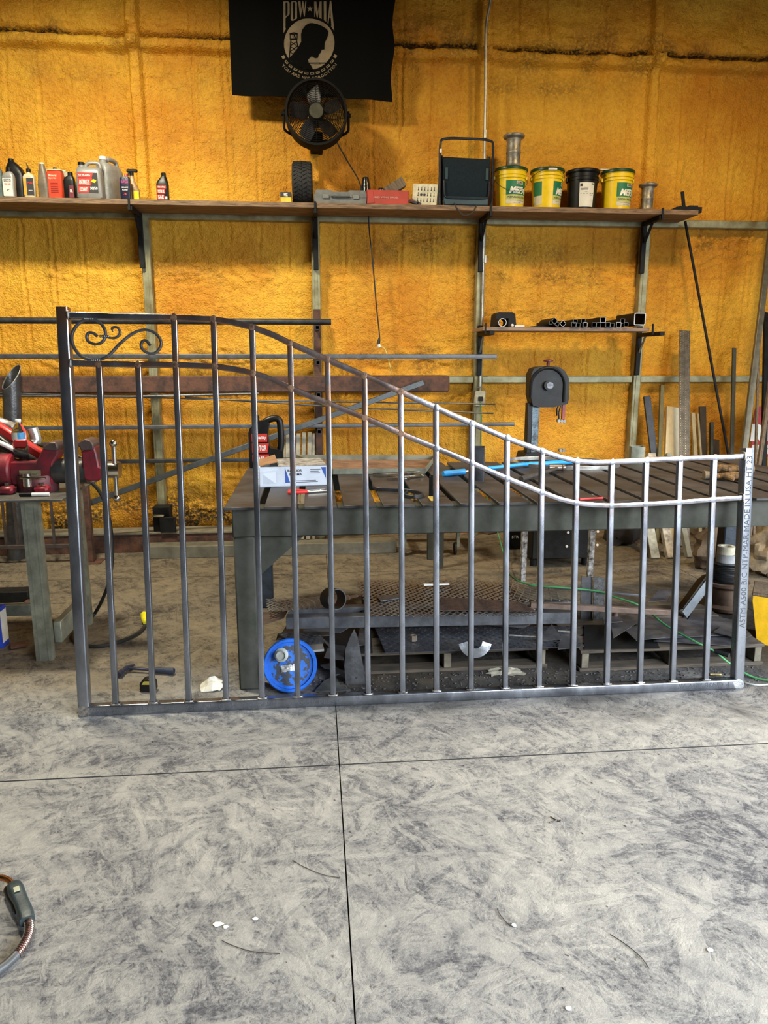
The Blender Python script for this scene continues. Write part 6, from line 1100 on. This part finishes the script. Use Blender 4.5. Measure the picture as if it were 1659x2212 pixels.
plate('sheet_offcut', [(1400, 1300), (1440, 1296), (1455, 1272), (1425, 1272)], .25, .003, SHEET, 'tilted sheet corner behind the brownish square tube', [0, 0, .02, .02]); plate('sheet_offcut', [(1325, 1378), (1400, 1330), (1370, 1320), (1318, 1340)], .17, .003, DP, 'dark plate slanting beside the upright plates'); plate('sheet_offcut', [(1160, 1385), (1215, 1380), (1192, 1348)], .165, .003, DP, 'triangular plate lying on the tread plate', [0, 0, .03])
mb = MB(); c_ = onz(1329, 1330, .2); mb.cyl((c_.x, c_.y, .17), (c_.x, c_.y, .22), .016, 14); single('round_slug', mb, mat('slug_brown', (.17, .11, .09), .5, .3), 'short brown round bar slug standing near the upright plates', 'slug')
for k, (a, b, c2, d2, z, lab) in enumerate(((1100, 1372, 1160, 1376, .15, 'thin bright sliver on tread plate, left'), (1205, 1363, 1240, 1366, .16, 'thin bright sliver left of upright plates'), (870, 1352, 905, 1351, .16, 'short pale rod resting by angle iron'), (1545, 1407, 1575, 1416, .125, 'dark round stub at the right pallet edge'))):
    mb = MB(); mb.cyl(onz(a, b, z), onz(c2, d2, z), .005 if k < 3 else .012, 8); single('steel_sliver', mb, CUT if k < 3 else DARK, lab, 'scrap')
mb = MB(); a_, b_ = onz(915, 1263, .30), onz(970, 1261, .30); mb.bar(a_, b_, .025, .008, ch=.001); single('white_strip', mb, WHITEP, 'short bright white strip lying on the expanded metal', 'strip')
upr('small_plate', [(820, 1297), (826, 1300), (868, 1290), (862, 1286)], 3.9, .004, ANG, 'small grey plate lying on expanded metal near its left end') if False else plate('small_plate', [(822, 1298), (872, 1290), (862, 1284), (812, 1286)], .285, .004, ANG, 'small grey plate lying on the expanded metal')
plate('dark_sheet', [(1262, 1402), (1425, 1400), (1405, 1350), (1262, 1350)], .123, .003, DARKER, 'black sheet under the left end of right pallet pile')
plate('dark_sheet', [(1480, 1350), (1625, 1378), (1600, 1342), (1495, 1322)], .124, .003, SHEET, 'grey sheet at the rear right of the right pallet')
plate('dark_sheet', [(652, 1413), (805, 1410), (800, 1350), (645, 1352)], .122, .003, DARKER, 'black sheet beneath the offcuts beside the blue pail')
plate('dark_sheet', [(782, 1322), (1158, 1322), (1100, 1264), (780, 1264)], .235, .004, DARKER, 'added black sheet darkening the gaps of the large expanded metal')  # sheet added below the mesh so its openings look dark
plate('cut_plate', [(1205, 1402), (1252, 1398), (1238, 1368), (1212, 1372)], .158, .003, DP, 'dark plate piece right of the curled strip near sheet edge')
plate('cut_plate', [(1305, 1345), (1345, 1342), (1332, 1318), (1300, 1322)], .20, .004, SHEET, 'small grey plate just right of the upright plates')
plate('cut_plate', [(1060, 1350), (1130, 1356), (1150, 1346), (1088, 1340)], .165, .003, DP, 'flat dark sliver of plate behind the curled strip')
plate('cut_plate', [(655, 1362), (735, 1366), (760, 1352), (690, 1346)], .17, .003, DP, 'dark plate under angle irons with expanded slots')
plate('cut_plate', [(1540, 1365), (1605, 1380), (1625, 1372), (1560, 1352)], .162, .003, DP, 'dark offcut lying right on the grey sheets')
plate('cut_plate', [(560, 1352), (612, 1336), (622, 1318), (566, 1322)], .21, .004, mat('brown_plate', (.09, .06, .045), .6, .3), 'brownish plate corner sticking out by the table leg', [0, .02, .02, 0])
p = onz(1090, 1452); crumple('torn_paper', (p.x, p.y, 0), .20, .10, .02, mat('dirty_paper', (.36, .33, .26), .8), 'dirty torn paper sheet lying in front of left pallet', 'paper', 8, 7)
# dark boards between: slender debris on the deck as one heap of shavings
mb = MB()
for k in range(700):
    x = rnd.uniform(-.1, 2.3); y = rnd.uniform(3.27, 3.55); s_ = rnd.uniform(.002, .007); mb.box((x, y, .002), (s_*rnd.uniform(1, 3), s_, .003), Matrix.Rotation(rnd.uniform(0, 3), 3, 'Z'))
for k in range(260):
    x = rnd.uniform(-1.6, 2.0); y = rnd.uniform(1.3, 3.2); s_ = rnd.uniform(.0012, .0035); mb.box((x, y, .0015), (s_*rnd.uniform(1, 4), s_, .002), Matrix.Rotation(rnd.uniform(0, 3), 3, 'Z'))
o = mb.build('steel_shavings', mat('shavings', (.20, .19, .19), .5, .5), None, kind='stuff', smooth=False); o['label'] = 'small steel shavings and grinding crumbs scattered over the concrete'; o['category'] = 'shavings'
# green cord
t = mb = MB(); G = [at(1037, 868, 6.42), at(1040, 905, 6.40), at(1039, 955, 6.36), at(1045, 1040, 6.25), at(1062, 1110, 5.9)] + [onz(1075, 1150, .25), onz(1090, 1205, .10), onz(1100, 1240, .30), onz(1140, 1262, .305), onz(1200, 1268, .31), onz(1285, 1276, .30), onz(1320, 1287, .29), onz(1375, 1305, .275), onz(1400, 1320, .23), onz(1440, 1352, .19), onz(1500, 1385, .17), onz(1540, 1405, .13), onz(1575, 1432, .06), onz(1620, 1460, .010), onz(1659, 1470, .008), onz(1720, 1478, .008)]
mb.tube(spline(G, 6), .0052, 7); single('extension_cable', mb, GCORD, 'long green extension cord from wall socket over the scrap pile', 'cord')
mb = MB(); mb.tube(spline([onz(1610, 1475, .006), onz(1640, 1480, .006), onz(1700, 1474, .006)], 4), .005, 6); single('thin_cable', mb, mat('grey_cord', (.3, .3, .28), .5), 'thin grey cord on the floor at the right gate corner', 'cord')
# spools at the right
Y_ = 4.40; c_ = at(1566, 1258, Y_)
mb = MB(); mb.lathe([(.135, 0), (.15, .01), (.15, .03), (.115, .045), (.105, .145), (.12, .16), (.15, .17), (.15, .188), (0, .188)], 36, (c_.x+.0, Y_, 0)); single('large_reel', mb, mat('brown_reel', (.12, .075, .05), .6, 0, .3, 10), 'large brown wooden cable reel on floor beside right gate post', 'reel')
t = thing('wire_spool', 'spool of black tie wire standing on the brown reel', 'spool', (c_.x, Y_, .1885)); mb = MB(); mb.lathe([(.11, 0), (.115, .004), (.11, .008), (.05, .009)], 32); mb.build('lower_flange', BLACKP, t)
mb = MB(); hh = at(1566, 1213, Y_).z - .1885; mb.lathe([(.09, .009), (.09, hh-.01)], 32)
for k in range(14): mb.tube([(.091*math.cos(a), .091*math.sin(a), .016 + (hh-.03)*k/13 + .006*math.sin(a*2+k)) for a in [2*PI*q/20 for q in range(20)]], .0055, 5, closed=True)
mb.build('wound_wire', mat('tie_wire', (.02, .021, .023), .5, .4), t, kind='stuff'); mb = MB(); mb.lathe([(.05, hh-.009), (.105, hh-.008), (.108, hh-.004), (.105, hh), (0, hh)], 32); mb.build('upper_flange', BLACKP, t)
z_ = .1885 + hh + .0005; z2 = at(1566, 1196, Y_).z; z3 = at(1562, 1180, Y_).z
mb = MB(); mb.lathe([(.038, 0), (.062, 0), (.062, z2-z_), (.038, z2-z_), (.038, 0)], 32, (c_.x-.005, Y_, z_)); single('tape_roll', mb, mat('grey_tape', (.36, .37, .38), .4), 'grey duct tape roll lying on black wire spool', 'tape roll')
mb = MB(); mb.lathe([(.032, 0), (.053, 0), (.053, z3-z2), (.032, z3-z2), (.032, 0)], 32, (c_.x-.014, Y_, z2+.001)); single('masking_tape_roll', mb, mat('masking_tape', (.60, .56, .42), .6), 'cream masking tape roll on top of the grey tape roll', 'tape roll')
# yellow stand on the right edge
x0 = onz(1627, 1402, .0).x; t = thing('yellow_jack', 'yellow steel ramp block with worn grey top at right', 'ramp block', (2.5, 3.66, 0)); mb = MB()
a_ = at(1627, 1287, 3.80); t.matrix_world = MW[t] = Matrix.Translation((a_.x, 3.80, 0)) @ Matrix.Rotation(R(-34), 4, 'Z'); zt = a_.z
mb.prism([(.045, 0), (.5, 0), (.5, zt), (.0, zt), (.0, zt-.03)], 0, .25); mb.build('body', mat('yellow_paint_steel', (.78, .44, .01), .45, .0, .12, 10), t); mb = MB(); mb.bx(-.006, .5, -.004, .254, zt+.0005, zt+.022, .004); mb.build('top', OLDW, t)
# heap of dark bags behind the right table leg
for k, (px, py, Y, r_, m, lab) in enumerate(((1556, 1130, 5.25, .15, mat('brown_bag', (.09, .06, .035), .8, 0, .3, 12, .3), 'brown canvas heap in the dark behind right table leg'), (1668, 1160, 5.05, .15, CANV, 'tan cloth heap beside the brown one near gate post'), (1345, 1160, 6.1, .15, mat('dark_bag', (.03, .022, .018), .8), 'dark bag slumped between the stand legs and lumber'))): p = at(px, py, Y); lump('cloth_heap', (p.x, Y, 0), r_, (1.2, .9, 1.3), m, lab, 'cloth heap', 20+k, .35)
# ================================================================== LUMBER AND STEEL LEANING AT THE RIGHT
LEAN_ = [('leaning_board', (1397, 856), (1428, 1110), .062, .025, DARK, 'dark flat bar leaning right, first piece behind table', 'steel bar', 'y'),
 ('leaning_stick', (1430, 832), (1420, 1110), .036, .03, mat('olive_stick', (.16, .13, .05), .7), 'tall narrow olive stick leaning between dark bar and pale board', 'wood stick', 'y'),
 ('pine_board', (1453, 880), (1447, 1110), .128, .035, PINE, 'wide pale pine board leaning against the foam wall', 'board', 'y'),
 ('leaning_stick', (1496, 892), (1509, 1110), .034, .03, mat('tan_stick', (.36, .28, .15), .7), 'pale tan stick right of the tread plate strip', 'wood stick', 'y'),
 ('leaning_stick', (1507, 894), (1523, 1110), .018, .02, mat('tan_stick', (0, 0, 0)), 'thin tan stick just right of the pale tan stick', 'wood stick', 'y'),
 ('leaning_board', (1517, 878), (1521, 1110), .060, .03, mat('dark_wood', (.06, .042, .025), .8), 'dark brown board leaning behind the tan sticks', 'board', 'y'),
 ('leaning_bar', (1537, 912), (1535, 1110), .030, .03, mat('dark_green_bar', (.06, .062, .045), .6), 'short greenish bar standing right of the dark board', 'steel bar', 'y'),
 ('leaning_board', (1546, 950), (1550, 1110), .055, .03, mat('dark_wood', (0, 0, 0)), 'shortest dark board stub at right of the lumber', 'board', 'y'),
 ('thin_rod', (1480, 478), (1578, 1010), .018, .018, DARKER, 'long thin black rod leaning from shelf to the floor', 'rod', 'y'),
 ('thin_rod', (1586, 752), (1580, 1010), .034, .02, mat('dark_green_bar', (0, 0, 0)), 'dark pointed rod standing left of the tall shiny pole', 'rod', 'y')]
for k, (nm, t_, b_, w, d_, m, lab, cat, _) in enumerate(LEAN_):
    T_ = at(*t_, 6.50 if k != 5 else 6.545); B_ = at(*b_, 6.22 - .03*(k % 3) if k != 5 else 6.36); dd = (B_-T_); s_ = (T_.z-.002)/(T_.z-B_.z); F_ = T_ + dd*s_
    mb = MB(); mb.bar(F_ + Vector((0, 0, .01)), T_, w, d_, (0, 1, 0), .002); single(nm, mb, m, lab, cat, 'stock leaning at the right of the back wall')
# lower ends seen under the table
for px, w, m, lab in ((1410, .075, mat('pale_post', (.38, .36, .28), .7, 0, .3, 12, .2), 'pale painted post end standing under the table rear'), (1446, .070, mat('rust_white_post', (.42, .36, .28), .7, 0, .5, 12, .2), 'rust-stained white post end under the table rear'), (1487, .045, mat('grey_post', (.25, .24, .19), .7), 'narrow grey post end next to the rear table leg')):
    p = onz(px, 1205); mb = MB(); mb.bar((p.x, 5.60, .001), (p.x-.0, 6.10, .80), w, .05, (0, 1, 0), .003); single('standing_post', mb, m, lab, 'post')
# tread plate strip
T_ = at(1479, 714, 6.47); B_ = at(1478, 985, 6.17); t = thing('tread_plate_strip', 'tall narrow strip of aluminium tread plate leaning on wall', 'sheet strip', T_); w = .10; d = (B_-T_); s_ = T_.z/(T_.z-B_.z); F_ = T_ + d*s_ + Vector((0, 0, .008))
mb = MB(); mb.bar(F_, T_, w, .005, (0, 1, 0), .001); TPM = mat('alu_tread', (.13, .10, .065), .45, .5, .3, 20, .05); mb.build('strip', TPM, t, world=True)
mb = MB(); L_ = (F_-T_).length; u_ = (F_-T_).normalized(); nn = Vector((0, -1, 0)); nn = (nn - u_*nn.dot(u_)).normalized(); sx_ = u_.cross(nn)
for k in range(int(L_/.022)):
    for j in range(4):
        c_ = T_ + u_*(.012 + k*.022 + (.011 if j % 2 else 0)) + sx_*(-.036 + j*.024) + nn*.003; sg = 1 if j % 2 else -1; a_ = (u_*.8 + sx_*.6*sg).normalized()*.009; b_ = a_.cross(nn).normalized()*.0035
        mb.add([c_-a_, c_-b_, c_+a_, c_+b_, c_+nn*.003], [(0, 1, 4), (1, 2, 4), (2, 3, 4), (3, 0, 4)])
mb.build('raised_tread', mat('alu_tread_lugs', (.52, .46, .34), .3, .7), t, world=True, kind='stuff', smooth=False)
# tall poles right
for nm, t_, b_, w, d_, m, lab in (('tall_channel', (1668, 480), (1604, 1000), .05, .03, mat('pole_grey', (.19, .17, .12), .4, .6), 'tall shiny channel leaning at the right side of the lumber'), ('tall_pole', (1656, 676), (1650, 1000), .045, .03, DARKER, 'tall dark pole with square top behind the shiny channel'), ('tall_pole', (1640, 700), (1632, 1000), .02, .02, OLDW, 'slim brown pole between shiny channel and dark pole'), ('tall_pole', (1690, 640), (1640, 1000), .03, .03, OLDW, 'brown pole crossing in front of the red sign')):
    T_ = at(*t_, 6.35 if 'crossing' not in lab else 6.05); B_ = at(*b_, 5.85 if 'crossing' not in lab else 5.72); s_ = (T_.z-.001)/(T_.z-B_.z); F_ = T_ + (B_-T_)*s_; T2 = T_ + (T_-B_)*(.5 if nm == 'tall_channel' else 0)
    T2 = T_ + (T_-B_)*.30*(nm == 'tall_channel'); mb = MB(); mb.bar(F_ + Vector((0, 0, .006)), T2, w, d_, (0, 1, 0), .002); single(nm, mb, m, lab, 'pole', 'stock leaning at the right of the back wall')
# red sign
SYY = 6.14; a_, b_ = at(1620, 988, SYY), at(1623, 882, SYY); x0, z0, z1 = a_.x, a_.z, b_.z; sg = thing('red_sign', 'red metal sign with large white letters behind poles', 'sign', (x0, SYY, 0)); sw = .50
mb = MB(); mb.prism([(x0, z0), (x0+sw, z0), (x0+sw, z1+.03), (x0+.03, z1+.015), (x0+.005, z1), (x0, z1-.02)], SYY, SYY+.004); mb.build('panel', mat('sign_red', (.42, .012, .015), .45), sg, world=True)
lettering('RE', flat(at(1622, 940, SYY).x, at(1622, 940, SYY).x+.215, at(1622, 953, SYY).z, at(1622, 916, SYY).z, SYY-.001), INKW, sg, True, .07); lettering('F', flat(at(1655, 900, SYY).x, at(1655, 900, SYY).x+.06, at(1655, 908, SYY).z, at(1655, 884, SYY).z, SYY-.001), INKW, sg, True, .06)
patch(flat(x0+.01, x0+sw, at(1640, 981, SYY).z, at(1640, 961, SYY).z, SYY-.0008), PAPER, sg, 'white_band', 1, world=True); lettering('dr', flat(at(1644, 970, SYY).x, at(1662, 970, SYY).x, at(1645, 977, SYY).z, at(1645, 963, SYY).z, SYY-.0015), INK, sg, True)
mb = MB(); mb.bx(x0+.03, x0+.06, SYY+.006, SYY+.03, 0, z0+.2, .003); mb.bx(x0+sw-.08, x0+sw-.05, SYY+.006, SYY+.03, 0, z0+.2, .003); mb.build('sign_leg', OLDW, sg, world=True)
# ================================================================== WELDING GUN IN THE FOREGROUND
g = thing('welding_gun', 'welding gun with copper neck and coiled strain relief on floor', 'welding gun', onz(40, 1950))
G0 = [onz(a, b, z) for a, b, z in ((-30, 1912, .03), (-12, 1900, .035), (2, 1896, .04), (14, 1899, .04), (24, 1906, .04), (31, 1916, .038))]
mb = MB(); mb.tube(spline(G0, 6), .0090, 14); mb.build('neck', COPPER, g, world=True); mb = MB(); a_ = G0[0]; mb.cyl(a_ + Vector((-.05, -.03, -.008)), a_, .012, 16); mb.build('nozzle', COPPER, g, world=True)
H0 = [onz(a, b, z) for a, b, z in ((28, 1910, .038), (35, 1925, .038), (44, 1945, .036), (52, 1965, .033), (57, 1980, .03), (59, 1990, .028))]; GH = mat('gun_handle', (.03, .045, .05), .45, 0, .15, 30, .05)
mb = MB(); mb.sweep(spline(H0, 4), rrect(.044, .036, .011, 3), up=(0, 0, 1), scales=[.62, .8, .92, 1, 1.02, 1, .96, .92, .9, .9, .9, .92, .94, .95, .96, .97, .96, .94, .94, .92, .88][:len(spline(H0, 4))]); mb.build('handle', GH, g, world=True)
T0 = [onz(a, b, .022) for a, b in ((14, 1918), (20, 1935), (29, 1952), (36, 1972))]; mb = MB(); mb.tube(spline(T0, 4), .010, 10, scales=[.7]+[1]*10+[.7, .5]); mb.build('trigger', BLACKP, g, world=True)
a_ = onz(36, 1921, .057); mb = MB(); mb.box((a_.x, a_.y, .0585), (.016, .022, .002), Matrix.Rotation(.5, 3, 'Z')); mb.build('badge', mat('badge_pale', (.45, .45, .3), .5), g, world=True)
C0 = [onz(a, b, z) for a, b, z in ((61, 1988, .026), (64, 2003, .022), (60, 2022, .018), (50, 2042, .016), (36, 2062, .014))]; CP = spline(C0, 14); mb = MB(); mb.tube(CP, .0100, 10); mb.build('liner', mat('liner_pink', (.25, .12, .10), .4, .3), g, world=True)
mb = MB(); hel = []; n_ = len(CP); turns = 21
for i in range(turns*12+1):
    s_ = i/(turns*12)*(n_-1.001); k = int(s_); p = CP[k].lerp(CP[k+1], s_-k); d = (CP[k+1]-CP[k]).normalized(); a1_ = d.cross(Vector((0, 0, 1))).normalized(); b1_ = a1_.cross(d); th = i/12*2*PI; hel.append(p + (a1_*math.cos(th) + b1_*math.sin(th))*.0122)
mb.tube(hel, .0013, 5); mb.build('coil_spring', CHROME, g, world=True)
mb = MB(); mb.tube(spline([C0[-1], onz(22, 2076, .012), onz(5, 2090, .012), onz(-30, 2112, .012), onz(-90, 2130, .012)], 5), .0130, 12); mb.build('cable', mat('gun_cable', (.07, .075, .08), .45), g, world=True)
# chips and bits on the floor
CH = mat('paper_chip', (.78, .76, .70), .7)
for px, py, s_, lab in ((470, 1998, .016, 'white paper chip on the floor left of the joint'), (487, 2004, .008, 'tiny white chip next to the larger paper chip'), (552, 1986, .009, 'small pale chip right of the paper chips'), (1228, 2180, .010, 'white chip near the bottom of the floor'), (1110, 2000, .010, 'white bent chip right of the long joint'), (1533, 2054, .012, 'pale sliver on the floor at far right')):
    p = onz(px, py); mb = MB(); mb.slab([(p.x + s_*math.cos(a)*rnd.uniform(.6, 1.2), p.y + s_*.7*math.sin(a)*rnd.uniform(.6, 1.2), .004 + .003*math.sin(a)*0) for a in [2*PI*k/6 for k in range(6)]], .002, (0, 0, 1)); single('paper_chip', mb, CH, lab, 'chip', smooth=False)
WIRE = mat('dark_wire', (.05, .04, .038), .5, .4)
for P, lab in (([(480, 2032), (510, 2045), (550, 2056), (605, 2060)], 'thin dark wire curved on the floor below paper chips'), ([(632, 1858), (660, 1874), (700, 1890), (735, 1896)], 'thin dark wire on floor left of the long joint'), ([(1318, 2018), (1352, 2040), (1385, 2068), (1402, 2092)], 'thin dark curved wire on the floor at right'), ([(1074, 1963), (1080, 1975), (1100, 1998), (1112, 2000)], 'thin bent wire near the white bent chip'), ([(1189, 1764), (1207, 1774), (1209, 1771), (1187, 1777)], 'bent black staple lying on the floor at right')):
    mb = MB(); mb.tube(spline([onz(a, b, .003) for a, b in P], 5), .0012 if 'staple' not in lab else .0022, 5); single('wire_scrap', mb, WIRE, lab, 'wire')
mb = MB(); p = onz(1545, 1459); mb.tube([(p.x-.03, p.y, .008), (p.x+.025, p.y-.01, .008)], .008, 8); single('copper_stub', mb, mat('brass_stub', (.35, .28, .14), .4, .6), 'small brass stub on floor behind right gate corner', 'stub')
